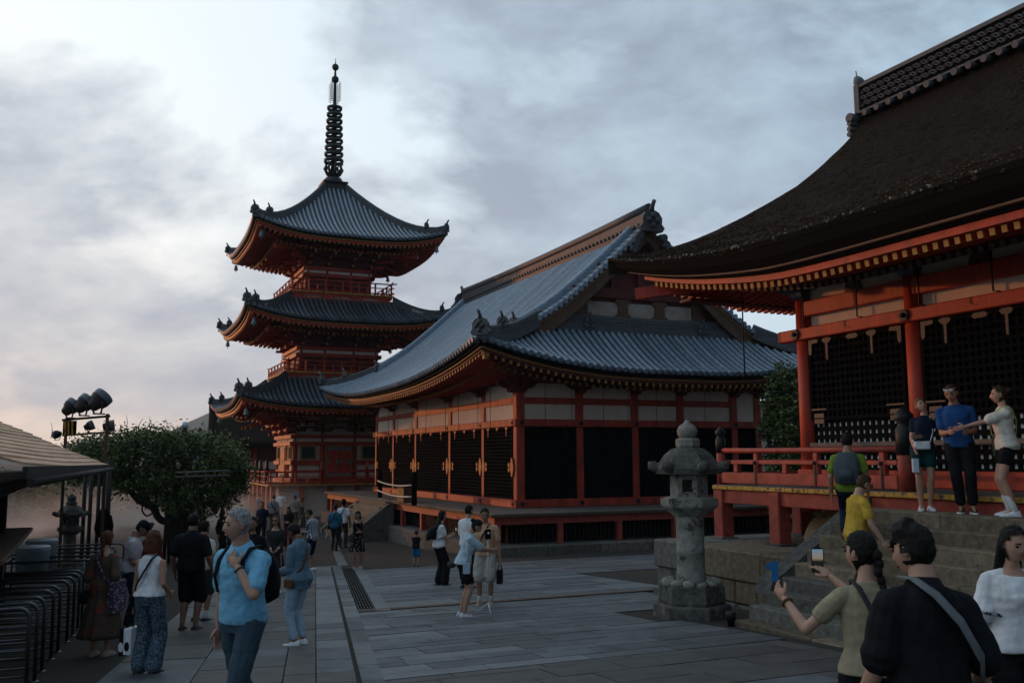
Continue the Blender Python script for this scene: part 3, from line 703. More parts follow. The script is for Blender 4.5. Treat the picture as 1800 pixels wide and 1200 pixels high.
# ================================================================== THREE-STOREY PAGODA
CX, CY = 14.22, 62.01
pag = root('pagoda', (CX, CY, -1.6), 'three storey vermilion pagoda with tall bronze spire', 'pagoda')
FACES = {'S': (Vector((1, 0, 0)), Vector((0, -1, 0))), 'W': (Vector((0, -1, 0)), Vector((-1, 0, 0))), 'N': (Vector((-1, 0, 0)), Vector((0, 1, 0))), 'E': (Vector((0, 1, 0)), Vector((1, 0, 0)))}
PC = Vector((CX, CY, 0))
def pp(f, w_, d, z): a, o = FACES[f]; return PC+a*w_+o*d+Vector((0, 0, z))
def pbox(q, f, w0, w1, d0, d1, z0, z1):
    a = pp(f, w0, d0, z0); c = pp(f, w1, d1, z1); q.box(a, c)
def proof(H, h, ze, zt, lf, steep, hw_body, tag_):
    def S(w_, v):
        d = H-(H-h)*v; k = min(1., abs(w_)/H)
        z = ze+(zt-ze)*(steep*v+(1-steep)*v*v)+lf*(k**3.2)*(1-v)**1.6
        return d, z
    for f in FACES:
        q = MB(); P = []
        for i in range(13):
            v = i/12; d, _ = S(0, v); P.append([pp(f, d*(j/12-1), *S(d*(j/12-1), v)) for j in range(25)])
        q.grid(P[::-1] if True else P); o = q.build('roof_slope', 'roof_pan', pag); sm = o.modifiers.new('t', 'SOLIDIFY'); sm.thickness = .12; sm.offset = -1
        n = int(2*(H-.15)/.30)
        joined = MB() if f in 'NE' else None
        for i in range(n+1):
            w_ = -(H-.15)+i*2*(H-.15)/n; vm = min(1., (H-abs(w_))/(H-h))
            if vm < .05: continue
            k = max(3, int(vm*12)); pts = []
            for a in range(k+1): d, z = S(w_, vm*a/k); pts.append(pp(f, w_, d+(.04 if a == 0 else 0), z+.03))
            q = joined if joined else MB(); half_tube(q, pts, FACES[f][0], .085)
            if not joined: q.build('tile_row', 'roof_tile_old' if tag_ != 'top' else 'roof_tile', pag)
        if joined: joined.build('tile_rows', 'roof_tile_old', pag, kind='stuff')
        # eave layers
        for (d0, d1, off, m, nm) in ((.03, .17, .10, 'black_lacquer', 'eave_board'), (.175, .26, .16, 'gold_line', 'eave_gold_line'), (.27, .40, .26, 'vermilion_bright', 'rafter_board')):
            q = MB(); rings = []
            for j in range(25):
                w_ = (H-off)*(j/12-1); z = S(w_, 0)[1]; rings.append([pp(f, w_, H-off, z-d0), pp(f, w_, H-off, z-d1), pp(f, w_*(H-off-.16)/(H-off), H-off-.16, z-d1), pp(f, w_*(H-off-.16)/(H-off), H-off-.16, z-d0)])
            q.loft(rings, smooth=False); q.build(nm, m, pag)
        # two tiers of rafters and the boarding over them
        q = MB()
        for off, inn, dr in ((.30, 1.9, .46), (1.5, 3.6, .66)):
            s = -(H-off-.12)
            while s < H-off-.1:
                z = S(s, 0)[1]-dr; ln = min(inn, max(.15, H-off-abs(s))); p = pp(f, s, H-off, z); e = pp(f, s, H-off-ln, lerp(z, ze-dr+.36*ln, min(1, ln/1.6)))
                q.cur = 0; q.beam(p, e, .11, .13); dd = (p-e).normalized()*.02; q.cur = 1; q.beam(p+dd, p+dd*.1, .106, .126); s += .30
        q.build('rafters', ['vermilion_bright', 'yellow_paint'], pag, kind='stuff')
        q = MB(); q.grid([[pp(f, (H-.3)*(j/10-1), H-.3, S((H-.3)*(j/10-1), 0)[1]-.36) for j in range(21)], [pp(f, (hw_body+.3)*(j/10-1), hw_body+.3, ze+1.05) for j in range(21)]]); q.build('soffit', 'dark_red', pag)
    for sx in (-1, 1):          # hips with end tiles, corner rafters, bells
        for sy_ in (-1, 1):
            pts = []
            for a in range(11): v = a/10; d, z = S(H-(H-h)*v, v); dd = d-(.05 if a == 0 else 0); pts.append(PC+Vector((sx*dd, sy_*dd, z+.04)))
            if not (sx == 1 and sy_ == 1):
                ridge_line(pag, pts, .30, .30, 3)
                dr = Vector((sx, sy_, 0)); demon_tile(pag, pts[0]+Vector((0, 0, .0)), dr, .55); demon_tile(pag, pts[2]+Vector((0, 0, .25)), dr, .5)
            zc_ = S(H, 0)[1]; q = MB(); q.beam(PC+Vector((sx*(H-.35), sy_*(H-.35), zc_-.55)), PC+Vector((sx*hw_body, sy_*hw_body, ze+.75)), .26, .30); q.build('corner_rafter', 'vermilion_bright', pag)
            q = MB(); c = PC+Vector((sx*(H-.55), sy_*(H-.55), zc_-1.25)); q.lathe(c, [(.15, 0), (.155, .04), (.12, .1), (.10, .26), (.07, .34), (.02, .37)], 10); q.tube([c+Vector((0, 0, .36)), c+Vector((0, 0, .62))], .015, 5); q.tube([c, c-Vector((0, 0, .14))], .03, 6)
            q.build('corner_bell', 'verdigris', pag)
    return S
ROOFS = [proof(6.8, 3.55, 5.10, 6.95, .66, .55, 2.9, 'bot'), proof(6.45, 3.35, 10.30, 12.00, .78, .55, 2.6, 'mid'), proof(6.1, .75, 15.62, 20.0, .84, .50, 2.2, 'top')]
def storey(hw, z0, z1, zb, lvl, ze):
    # body, columns, beams, stepped brackets
    q = MB(); q.box(PC+Vector((-hw+.12, -hw+.12, z0)), PC+Vector((hw-.12, hw-.12, ze+.9))); q.build('wall_core', 'plaster' if lvl == 0 else 'dark_red', pag)
    cols = [-hw+.17, -hw*.36, hw*.36, hw-.17]
    for f in 'SWE':
        for w_ in cols[:-1]:
            q = MB(); q.tube([pp(f, w_, hw-.17, z0), pp(f, w_, hw-.17, z1+.2)], .17, 10); q.build('column', 'vermilion_bright' if f == 'W' else 'vermilion', pag)  # west columns in a brighter red, sunlight put into the paint
        for (za, zb_, pr, m) in ((z1-.34, z1-.12, .16, 'vermilion'), (z1+.10, z1+.32, .12, 'vermilion')):
            q = MB(); pbox(q, f, -hw-pr, hw+pr-.02, hw-.1, hw+pr, za, zb_); q.build('tie_beam', 'vermilion_bright' if f == 'W' else m, pag)  # brighter red on the west beams, painted as lit
        q = MB(); pbox(q, f, -hw, hw, hw-.13, hw-.02, z1-.11, z1+.09); q.build('plaster_band', 'plaster', pag)
        # stepped brackets: three tiers reaching out under the eaves
        for i, w_ in enumerate(cols):
            if i == 3 and f == 'W': continue
            q = MB()
            for t in range(3):
                zz = z1+.36+t*.36; dd = hw+.12+.46*t
                q.cur = 0; pbox(q, f, w_-.09, w_+.09, hw-.2, dd+.42, zz+.0, zz+.16); pbox(q, f, w_-.62, w_+.62, dd-.08, dd+.08, zz+.165, zz+.31)
                q.cur = 1; pbox(q, f, w_-.085, w_+.085, dd+.421, dd+.435, zz+.01, zz+.15)
                q.cur = 0
                for x in (-.52, 0, .52): pbox(q, f, w_+x-.10, w_+x+.10, dd-.10, dd+.10, zz+.312, zz+.358)
            # slanting tail rafter
            q.beam(pp(f, w_, hw, z1+1.55), pp(f, w_, hw+2.3, z1+.85), .15, .2); q.cur = 1; q.beam(pp(f, w_, hw+2.3, z1+.85), pp(f, w_, hw+2.325, z1+.843), .15, .2)
            q.build('bracket_set', ['vermilion_bright' if f == 'W' else 'dark_red', 'yellow_paint'], pag)  # brackets bright on the west, dark elsewhere: sun and shade painted in
        q = MB()
        for t in range(3): pbox(q, f, -hw-.5*t-.3, hw+.5*t+.3, hw+.06+.46*t, hw+.18+.46*t, z1+.67+t*.36+.03, z1+.67+t*.36+.16)
        q.build('bracket_beams', 'vermilion' if f == 'W' else 'dark_red', pag)  # darker red off the west side stands for shade
    for sx in (-1, 1):
        q = MB()
        for t in range(3):
            e = Vector((sx, -1, 0)); q.beam(PC+Vector((sx*(hw-.2), -(hw-.2), z1+.46+t*.36)), PC+Vector((sx*(hw-.2), -(hw-.2), z1+.46+t*.36))+e*(.75+.5*t), .16, .17)
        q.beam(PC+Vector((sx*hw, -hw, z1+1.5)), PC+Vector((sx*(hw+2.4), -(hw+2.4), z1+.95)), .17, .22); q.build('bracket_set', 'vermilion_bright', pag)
def balcony(H, z, top, nposts, fin=False, baseh=.5, frog=True):
    q = MB(); q.box(PC+Vector((-H, -H, z-.09)), PC+Vector((H, H, z))); q.build('balcony_floor', 'vermilion_worn', pag)
    for f in 'SWE':
        q = MB(); pbox(q, f, -H-.02, H+.02, H+.003, H+.03, z-.085, z-.01); q.build('balcony_edge', 'ochre_edge', pag)
        if frog:
            q = MB(); pbox(q, f, -H+.25, H-.25, H-.42, H-.33, z-baseh, z-.09); q.build('plaster_band', 'plaster', pag)
            for za, zb_ in ((z-baseh-.02, z-baseh+.13), (z-.24, z-.092)):
                q = MB(); pbox(q, f, -H+.06, H-.06, H-.32, H-.12, za, zb_); q.build('balcony_beam', 'vermilion_bright', pag)
            for k in range(4):
                w_ = -H+.55+(2*H-1.1)*k/3; q = MB(); pr = [(-.5, 0), (-.42, .12), (-.2, .2), (-.18, .3), (.18, .3), (.2, .2), (.42, .12), (.5, 0)]
                hh = (baseh-.36)/.3
                q.prism([pp(f, w_+x, H-.28, z-.242-zz*hh) for x, zz in pr], FACES[f][1]*0, FACES[f][1]*.10); q.build('bracket_arm', 'vermilion_bright', pag)
        hgt = top-z
        for zz, r_ in ((top-.04, .045), (z+hgt*.58, .035), (z+.10, .05)):
            q = MB(); ex = .38 if r_ == .045 else .22; pts = [pp(f, -H+.12-ex, H-.12, zz+.07), pp(f, -H+.12, H-.12, zz), pp(f, H-.12, H-.12, zz), pp(f, H-.12+ex, H-.12, zz+.07)]
            q.tube(pts, r_, 7); q.build('handrail', 'vermilion_bright', pag)
        for k in range(nposts+1):
            w_ = -H+.12+(2*H-.24)*k/nposts; q = MB(); pbox(q, f, w_-.05, w_+.05, H-.165, H-.075, z, top-.06); q.build('baluster', 'vermilion_bright', pag)
            if k < nposts:
                w2 = w_+(2*H-.24)/nposts/2; q = MB(); pbox(q, f, w2-.035, w2+.035, H-.155, H-.085, z, z+hgt*.57); q.build('baluster', 'vermilion_bright', pag)
storey(2.9, .42, 3.15, 3.3, 0, 5.10); storey(2.6, 7.35, 8.75, 9.0, 1, 10.30); storey(2.2, 12.5, 14.0, 14.2, 2, 15.62)
balcony(3.55, 7.38, 8.10, 6); balcony(3.35, 12.52, 13.32, 6)
# ground floor: deck, doors, windows
balcony(4.6, .45, 1.22, 6, frog=False)
for f in 'SW':
    for k in range(6):
        w_ = -4.3+8.6*k/5; q = MB(); pbox(q, f, w_-.12, w_+.12, 4.15, 4.4, -1.6, .36); q.build('deck_post', 'vermilion', pag)
q = MB(); q.box(PC+Vector((-3.9, -3.9, -1.6)), PC+Vector((3.9, 3.9, .34))); q.build('podium', 'plaster', pag)
for f in 'SW':
    hw = 2.9
    for za, zb_, pr in ((.46, .78, .14), (1.62, 1.86, .13)):
        for w0, w1 in (((-hw-.1, hw+.1),) if za < 1 else ((-hw-.1, -.95), (.95, hw+.1))):
            q = MB(); pbox(q, f, w0, w1, hw-.1, hw+pr, za, zb_); q.build('tie_beam', 'vermilion_bright' if f == 'W' else 'vermilion', pag)  # west beams coloured brighter, as if sunlit
    for w0 in (-1.95, 1.95):
        q = MB(); pbox(q, f, w0-.52, w0+.52, hw-.06, hw+.02, 1.90, 2.80); q.build('window', 'ochre_edge' if f == 'S' else 'gold_line', pag); fr = q
        q = MB(); pbox(q, f, w0-.40, w0+.40, hw+.021, hw+.05, 2.0, 2.72)
        for k in range(9): pbox(q, f, w0-.38+k*.09, w0-.345+k*.09, hw+.051, hw+.08, 2.0, 2.72)
        q.build('window_bars', 'green_shutter', pag)
        q = MB(); pbox(q, f, w0-.75, w0+.75, hw-.04, hw+.03, 1.16, 1.28); q.build('rail', 'vermilion', pag)
    q = MB(); pbox(q, f, -.88, .88, hw-.1, hw+.06, .79, 2.81); q.build('door_frame', 'gold_line', pag)
    for s in (-1, 1):
        q = MB(); pbox(q, f, min(s*.03, s*.72), max(s*.03, s*.72), hw+.062, hw+.10, .86, 2.70); dr_ = q.build('door', 'vermilion_bright', pag)
        for zz, wd in ((.86, .3), (1.7, .16), (2.5, .3)):
            q = MB(); pbox(q, f, s*.04 if s > 0 else -.04-wd, s*.04+wd if s > 0 else -.04, hw+.101, hw+.115, zz, zz+.2); q.build('door_fitting', 'verdigris', dr_); q = MB(); pbox(q, f, s*.71-(wd if s > 0 else 0), s*.71+(0 if s > 0 else wd), hw+.101, hw+.115, zz, zz+.2); q.build('door_fitting', 'verdigris', dr_)
# newel posts with finials at the steps of the deck
for w_ in (-1.4, 1.4):
    q = MB(); q.lathe(pp('S', w_, 4.48, .45), [(.10, 0), (.10, .85), (.12, .86), (.12, 1.0), (.07, 1.05), (.12, 1.15), (.08, 1.28), (.02, 1.36)], 10); q.build('newel_post', 'vermilion', pag)
for w_ in (-.9, .9, 3.2):
    q = MB(); q.lathe(pp('W', w_, 4.48, .45), [(.10, 0), (.10, .80), (.115, .81), (.115, 1.2), (.07, 1.24), (.12, 1.32), (.08, 1.42), (.02, 1.5)], 10); q.build('newel_post', 'bronze', pag)
# spire
q = MB(); q.lathe(PC+Vector((0, 0, 19.75)), [(1.25, 0), (1.2, .25), (1.0, .3), (.98, .72), (1.18, .76), (1.2, .86), (.6, .9)], 4, math.pi/4, smooth=False); q.build('spire_base', 'bronze', pag)
q = MB(); q.lathe(PC+Vector((0, 0, 20.6)), [(.66, 0), (.66, .15), (.55, .38), (.3, .52), (.2, .56)], 18); q.build('spire_dome', 'bronze', pag)
q = MB()
for k in range(8):
    t = 2*math.pi*k/8; d = Vector((math.cos(t), math.sin(t), 0)); b0 = PC+Vector((0, 0, 21.15)); q.tube([b0+d*.18, b0+d*.42+Vector((0, 0, .12)), b0+d*.62+Vector((0, 0, .45)), b0+d*.50+Vector((0, 0, .72)), b0+d*.66+Vector((0, 0, .95))], [.12, .12, .10, .08, .03], 6)
q.build('lotus_petals', 'bronze', pag)
q = MB(); q.lathe(PC, [(.17, 21.1), (.13, 26.2), (.10, 28.2), (.05, 28.9), (.012, 29.6)], 10); q.build('spire_shaft', 'bronze', pag)
for k in range(9):
    z = 22.2+k*.47; r_ = .62-k*.018; q = MB(); ring = [PC+Vector((r_*math.cos(2*math.pi*a/20), r_*math.sin(2*math.pi*a/20), z)) for a in range(21)]
    q.smooth = True
    q.loft([[PC+Vector(((r_+dr)*math.cos(2*math.pi*a/20), (r_+dr)*math.sin(2*math.pi*a/20), z+dz)) for dr, dz in ((-.05, -.10), (.0, -.13), (.06, -.02), (.05, .10), (0, .13), (-.05, .08))] for a in range(21)], cap=False)
    for a in range(4): t = math.pi/4+math.pi/2*a; q.beam(PC+Vector((0, 0, z)), PC+Vector((r_*math.cos(t), r_*math.sin(t), z)), .08, .08)
    q.build('spire_ring', 'bronze', pag)
q = MB()
for k in range(4):
    t = math.pi/4+math.pi/2*k; d = Vector((math.cos(t), math.sin(t), 0))
    for s in range(9):
        z = 26.45+s*.15; c = PC+d*.16+Vector((0, 0, z)); q.tube([c, c+d*.16+Vector((0, 0, -.03)), c+d*.34+Vector((0, 0, .10))], [.016, .018, .022], 5)
    q.tube([PC+d*.34+Vector((0, 0, 26.4)), PC+d*.36+Vector((0, 0, 27.9))], .014, 5)
q.build('spire_flame', 'black_lacquer', pag)
for z, r_ in ((28.05, .26), (28.95, .24)): q = MB(); q.lathe(PC+Vector((0, 0, z)), [(.08, -r_), (r_*.85, -r_*.6), (r_, 0), (r_*.85, r_*.6), (.05, r_*1.1)], 12); q.build('spire_orb', 'bronze', pag)

# ================================================================== hall behind the pagoda (bark roof)
bh = root('bark_roof_hall', (9.6, 88., -1.6), 'dark bark roofed hall half hidden behind the pagoda on the left', 'temple hall')
q = MB(); P = []
prof = [(86.0, 3.3), (86.6, 3.75), (87.8, 4.7), (89.2, 5.9), (90.6, 7.3)]
for i, (yy, z) in enumerate(prof): P.append([Vector((lerp(9.35, 9.75, min(1, i/3))+ (20-9.5)*j/10, yy, z+(.35*(1-i/4)*(abs(j/5-1)**3)))) for j in range(11)])
q.grid(P[::-1]); o = q.build('roof_slope', 'bark_roof', bh); sm = o.modifiers.new('t', 'SOLIDIFY'); sm.thickness = .4; sm.offset = -1
q = MB(); q.tube([Vector((9.35, 85.98, 3.45)), Vector((9.45, 87.2, 4.3)), Vector((9.7, 89.2, 6.0)), Vector((9.8, 90.6, 7.4))], .22, 8); q.build('verge_roll', 'bark_roof', bh)
q = MB(); q.box((10.6, 88.2, -1.6), (20, 94, 3.6)); q.build('wall', 'dark_red', bh)
for za, zb_ in ((-.6, .75), (1.05, 1.75)): q = MB(); q.box((11.2, 88.12, za), (15.9, 88.19, zb_)); q.build('plaster_panel', 'plaster', bh)
for x in (10.8, 13.5, 16.1, 18.8): q = MB(); q.tube([(x, 88.1, -1.6), (x, 88.1, 3.3)], .2, 8); q.build('pillar', 'vermilion', bh)
q = MB(); q.box((10.0, 87.95, .8), (20, 88.1, 1.02)); q.build('tie_beam', 'vermilion', bh)
q = MB(); s = 9.7
while s < 19.5: q.beam((s, 86.3, 3.15), (s, 88.2, 3.5), .12, .14); s += .3
q.build('rafters', 'brown_wood', bh, kind='stuff')
# ================================================================== RIGHT HALL on its stone platform
XR, XE, RXR, ZF = 13.0, 10.1, 15.6, 1.43
rh = root('front_hall', (XR, 9., .4), 'vermilion hall with thick dark bark roof at the right edge', 'temple hall')
py_ = [14.73, 11.95, 9.15, 6.4, 3.6]
# platform stones (three courses) facing the court
def stone_course(x0, x1, ya, yb, z0, z1, lens, m, far=None):
    y = yb; k = 0
    while y > ya+.1:
        l = min(lens[k % len(lens)]*random.uniform(.9, 1.1), y-ya); q = MB(); dx = random.uniform(-.02, .02)
        q.bbox((x0+dx, y-l+.006, z0+.005), (x1, y-.006, z1-.005), .03); q.build('platform_stone', m if random.random() < .7 else 'stone', plat); y -= l; k += 1
plat = root('stone_platform', (10.06, 13., -.7), 'rough stone block platform under the right hall', 'platform')
stone_course(10.05, 11.2, 11.75, 15.92, -.12, .40, (1.3, 1.9, 1.2), 'stone_warm')
stone_course(10.09, 11.0, 11.75, 15.90, -.50, -.12, (.55, .8, 1.0, .6), 'stone_warm')
stone_course(10.04, 11.0, 11.75, 15.94, -.95, -.50, (.9, .7, 1.1), 'stone')
for i in range(6):
    q = MB(); q.bbox((11.206+i*1.6, 15.1, -.9), (12.8+i*1.6, 15.92, .395), .03); q.build('platform_stone', 'stone', plat)
q = MB(); q.box((11.0, 2, -.9), (20, 15.2, .385)); q.build('platform_fill', 'stone_warm', plat)
q = MB(); P = []
for i in range(9):
    t = i/8*math.pi/2; P.append([Vector((12.15+(1-math.sin(t))*-.0+(.9*(1-math.cos(t))), y_, .386+.62*math.sin(t))) for y_ in (2., 6., 10., 12.9, 13.6, 13.95, 14.05)])
for row in P:
    pass
q.grid(P[::-1]); q.add([Vector((13.05, 2, 1.006)), Vector((18, 2, 1.006)), Vector((18, 14, 1.006)), Vector((13.05, 14, 1.006))], [(0, 1, 2, 3)])
P2 = []
for i in range(9):
    t = i/8*math.pi/2; P2.append([Vector((xx, 14.05-.9*(1-math.cos(t)), .386+.62*math.sin(t))) for xx in (12.4, 13, 15, 18)])
q.grid(P2); q.build('plaster_mound', 'cream_plaster', plat)
# pillars, wall
for y in py_:
    q = MB(); q.tube([(XR, y, .9), (XR, y, 5.12)], [.18, .17], 18); q.build('pillar', 'vermilion_bright', rh)
for k in range(3):
    x = XR+2.6*(k+1)-.05; q = MB(); q.tube([(x, 14.73, .9), (x, 14.73, 5.12)], .17, 14); q.build('pillar', 'vermilion_bright', rh)
def hb(z0, z1, xo, m, nm, ya=2.5, yb=15.28):
    q = MB(); q.bbox((XR-xo, ya, z0), (XR-.02, yb, z1), .018); q.build(nm, m, rh)
hb(4.27, 4.50, .24, 'vermilion_bright', 'tie_beam'); hb(4.74, 5.04, .14, 'vermilion_bright', 'tie_beam', yb=14.6); hb(1.432, 1.72, .20, 'vermilion', 'floor_beam', yb=14.9); hb(2.14, 2.23, .22, 'deck_wood', 'bench_rail', yb=14.5)
q = MB(); q.bbox((XR-.22, 14.6, 4.27), (XR+6, 14.95, 4.5), .018); q.build('tie_beam', 'vermilion_bright', rh)
q = MB(); q.box((XR+.02, 2.5, 4.5), (XR+.08, 14.6, 5.95)); q.build('plaster_wall', 'plaster', rh)
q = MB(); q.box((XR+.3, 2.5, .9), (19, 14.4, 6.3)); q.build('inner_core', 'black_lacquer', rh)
def nail2(p, d, s=1.3):
    q = MB(); d = Vector(d); a = Vector((-d.y, d.x, 0)); U = Vector((0, 0, 1))
    q.prism([p+a*(.085*s*math.cos(math.pi*k/3))+U*(.085*s*math.sin(math.pi*k/3)) for k in range(6)], d*0, d*.04); q.sphere(p+d*.05, .035*s, 8, 5); q.build('nail_cover', 'black_iron', rh)
for y in py_: nail2(Vector((XR-.24, y, 4.385)), (-1, 0, 0))
for i in range(4):
    ya, yb = py_[i+1]+.19, py_[i]-.19; L = yb-ya
    lattice(rh, (XR-.05, ya, 0), (0, 1, 0), L, 2.66, 4.268, (-1, 0, 0), .125, .05, .07, 'lattice_shutter')
    q = MB(); q.box((XR+.014, ya, 1.72), (XR+.03, yb, 2.64)); q.build('paper_screen', 'paper', rh)
    q = MB()      # lower lattice with white paper behind
    n = int(L/.145)
    for k in range(n+1): s = ya+L*k/n; q.box((XR-.02, s-.038, 1.722), (XR+.012, s+.038, 2.655))
    for k in range(7): z = 1.722+.93*k/6; q.box((XR-.027, ya, z-.042), (XR+.008, yb, z+.042))
    q.build('lower_lattice', 'black_lacquer', rh)
    for s in (.10, .9):
        yy = lerp(ya, yb, s)
        q = MB()
        for dz in (0, .11): q.box((XR-.125, yy-.13, 2.60+dz), (XR-.105, yy+.13, 2.685+dz))
        q.box((XR-.125, yy-.2, 2.86), (XR-.105, yy+.2, 2.89)); q.build('shutter_fitting', 'dull_brass', rh)
    for s in (.3, .78): brass_t(rh, (XR-.105, lerp(ya, yb, s), 4.22), (0, 1, 0), (-1, 0, 0), .34, 'dull_brass', 1.15)
    for s in (.02, .98):
        yy = lerp(ya, yb, s); sg = 1 if s < .5 else -1; q = MB()
        q.prism([(XR-.105, yy+sg*a, z) for a, z in ((-.02, 4.25), (.24, 4.25), (.24, 4.18), (.07, 4.17), (.06, 3.98), (.02, 3.94), (-.02, 3.98))], (0, 0, 0), (-.02, 0, 0)); q.build('shutter_fitting', 'dull_brass', rh)
    q = MB(); yy = (ya+yb)/2; q.prism([(XR-.105, yy+a, z) for a, z in ((-.16, 4.2), (-.1, 4.25), (.1, 4.25), (.16, 4.2), (.1, 4.16), (-.1, 4.16))], (0, 0, 0), (-.02, 0, 0)); q.build('shutter_fitting', 'dull_brass', rh)
    for s in (.22, .80):      # iron hooks hanging from the eaves
        yy = lerp(ya, yb, s); q = MB(); q.tube([(XR-.62, yy, 5.75), (XR-.62, yy, 4.45), (XR-.62, yy-.12, 4.42)], .016, 6); q.tube([(XR-.62, yy, 5.05), (XR-.62, yy, 5.1)], .03, 6); q.build('shutter_hook', 'black_iron', rh)
    # strut between the bracket sets
    q = MB(); yy = (ya+yb)/2; q.prism([(XR-.06, yy+a, z) for a, z in ((-.2, 5.05), (-.12, 5.4), (-.12, 5.5), (.12, 5.5), (.12, 5.4), (.2, 5.05))], (0, 0, 0), (.07, 0, 0)); q.build('strut', 'brown_wood', rh)
    q = MB(); q.prism([(XR-.10, yy+a, z) for a, z in ((-.7, 5.72), (-.62, 5.56), (-.3, 5.5), (.3, 5.5), (.62, 5.56), (.7, 5.72))], (0, 0, 0), (.10, 0, 0)); q.build('bracket_arm', 'painted_green', rh)
q = MB(); q.tube([(XR-.62, 15.9, 5.75), (XR-.62, 15.9, 3.6)], .016, 6); q.build('shutter_hook', 'black_iron', rh)
# painted bracket sets on the pillar heads
def painted_bracket(y):
    p = Vector((XR, y, 5.10)); U = Vector((0, 0, 1)); ax = Vector((0, 1, 0)); o = Vector((-1, 0, 0)); q = MB()
    q.cur = 0; q.lathe(p, [(.20, 0), (.27, .10), (.27, .20)], 4, math.pi/4, smooth=False)
    arm = [(-.72, .40), (-.72, .30), (-.58, .22), (-.34, .16), (.34, .16), (.58, .22), (.72, .30), (.72, .40)]
    q.cur = 1; q.prism([p+ax*x+U*z for x, z in arm], o*-.07, o*.10)
    q.cur = 0; q.prism([p+o*x+U*z for x, z in ((-.1, .16), (.34, .16), (.58, .22), (.74, .32), (.74, .42), (-.1, .42))], ax*-.08, ax*.08)
    for x in (-.6, 0, .6): q.cur = 1; q.lathe(p+ax*x+U*.42, [(.12, 0), (.17, .07), (.17, .15)], 4, math.pi/4, smooth=False)
    q.cur = 1; q.lathe(p+o*.62+U*.43, [(.12, 0), (.17, .07), (.17, .15)], 4, math.pi/4, smooth=False)
    q.cur = 0; q.prism([p+o*.62+ax*x+U*(z+.42) for x, z in arm], o*-.07, o*.07)
    q.build('bracket_set', ['painted_blue', 'painted_green'], rh)
for y in py_: painted_bracket(y)
for xo, z in ((.02, 5.70), (.62, 6.02)): q = MB(); q.bbox((XR-xo-.1, 2.5, z), (XR-xo+.1, 16.3, z+.18), .01); q.build('purlin', 'vermilion', rh)
# bark roof
rp_ = smoothcurve([10.1, 11.27, 12.3, 13.62, 14.44, 15.31, 15.6], [5.57, 6.12, 6.78, 7.72, 8.36, 9.16, 9.60])
yfar = smoothcurve([10.1, 10.8, 11.6, 12.6, 13.8, 15.0, 15.6], [17.55, 16.95, 16.40, 15.90, 15.60, 15.50, 15.48])
def zroof(x, y): k = max(0., 1-(x-10.1)/3.6); t = max(0., 1-(17.5-y)/7.0); return rp_(x)+.70*(t**2.4)*k**.9
q = MB(); P = []
for i in range(30):
    x = lerp(10.1, 15.6, i/29); P.append([Vector((x, lerp(1.0, yfar(x), j/36), zroof(x, lerp(1.0, yfar(x), j/36))+.016*noise.noise((x*3, j*.9, 0))+.010*noise.noise((x*9, j*2.3, 4)))) for j in range(37)])
q.grid(P); ev = P[0]
q.grid([[Vector((lerp(15.6, 21.1, i/9), yy, zroof(2*15.6-lerp(15.6, 21.1, i/9), min(yy, 15.5)))) for yy in (1., 8., 15.5)] for i in range(10)])
hp = [P[i][36] for i in range(30)]           # end face: hip skirt then gable
q.grid([[p for p in hp], [Vector((p.x, p.y-.02, p.z-.38)) for p in hp]])
skirt = [[Vector((lerp(hp[i].x, 2*15.6-hp[i].x, j/12), hp[i].y, hp[i].z-.0-.7*0)) for j in range(13)] for i in range(0, 16)]
q.grid(skirt)
roofo = q.build('bark_roof', 'bark_roof', rh)
q = MB(); rg_ = random.Random(4)           # loose bark tips, tufts of moss and lichen standing proud of the roof
for k in range(15000):
    x = 10.12+5.3*rg_.random()**1.1; y = lerp(6., yfar(x)-.05, rg_.random()); z = zroof(x, y); e = .5*(zroof(x+.05, y)-zroof(x-.05, y))/.05
    t1 = Vector((-1, 0, -e)).normalized(); nrm = Vector((-e, 0, 1)).normalized(); l = rg_.uniform(.03, .08); w2 = rg_.uniform(.008, .022); hh = rg_.uniform(.005, .014); p = Vector((x, y, z))
    q.cur = 1 if rg_.random() < .06 and x < 11.6 else 0
    q.add([p-t1*l+nrm*.002+Vector((0, -w2, 0)), p-t1*l+nrm*.002+Vector((0, w2, 0)), p+nrm*hh+Vector((0, w2, 0)), p+nrm*hh+Vector((0, -w2, 0)), p-nrm*.01+Vector((0, w2, 0)), p-nrm*.01+Vector((0, -w2, 0))], [(0, 3, 2, 1), (3, 5, 4, 2)])
for k in range(420):                        # ragged lichen along the eave lip
    y = lerp(6., 17.2, rg_.random()); z = zroof(10.1, y); s_ = rg_.uniform(.010, .034)*(.6+.8*max(0, noise.noise((y*1.4, 0, 3)))); q.cur = 1 if rg_.random() < .45 else 0; c = Vector((10.085+rg_.uniform(-.03, .03), y, z-rg_.uniform(-.01, .10)*.6)); q.sphere(c, (s_*.6, s_*1.5, s_), 5, 4)
q.build('bark_tufts', ['bark_tip', 'lichen'], rh, kind='stuff')
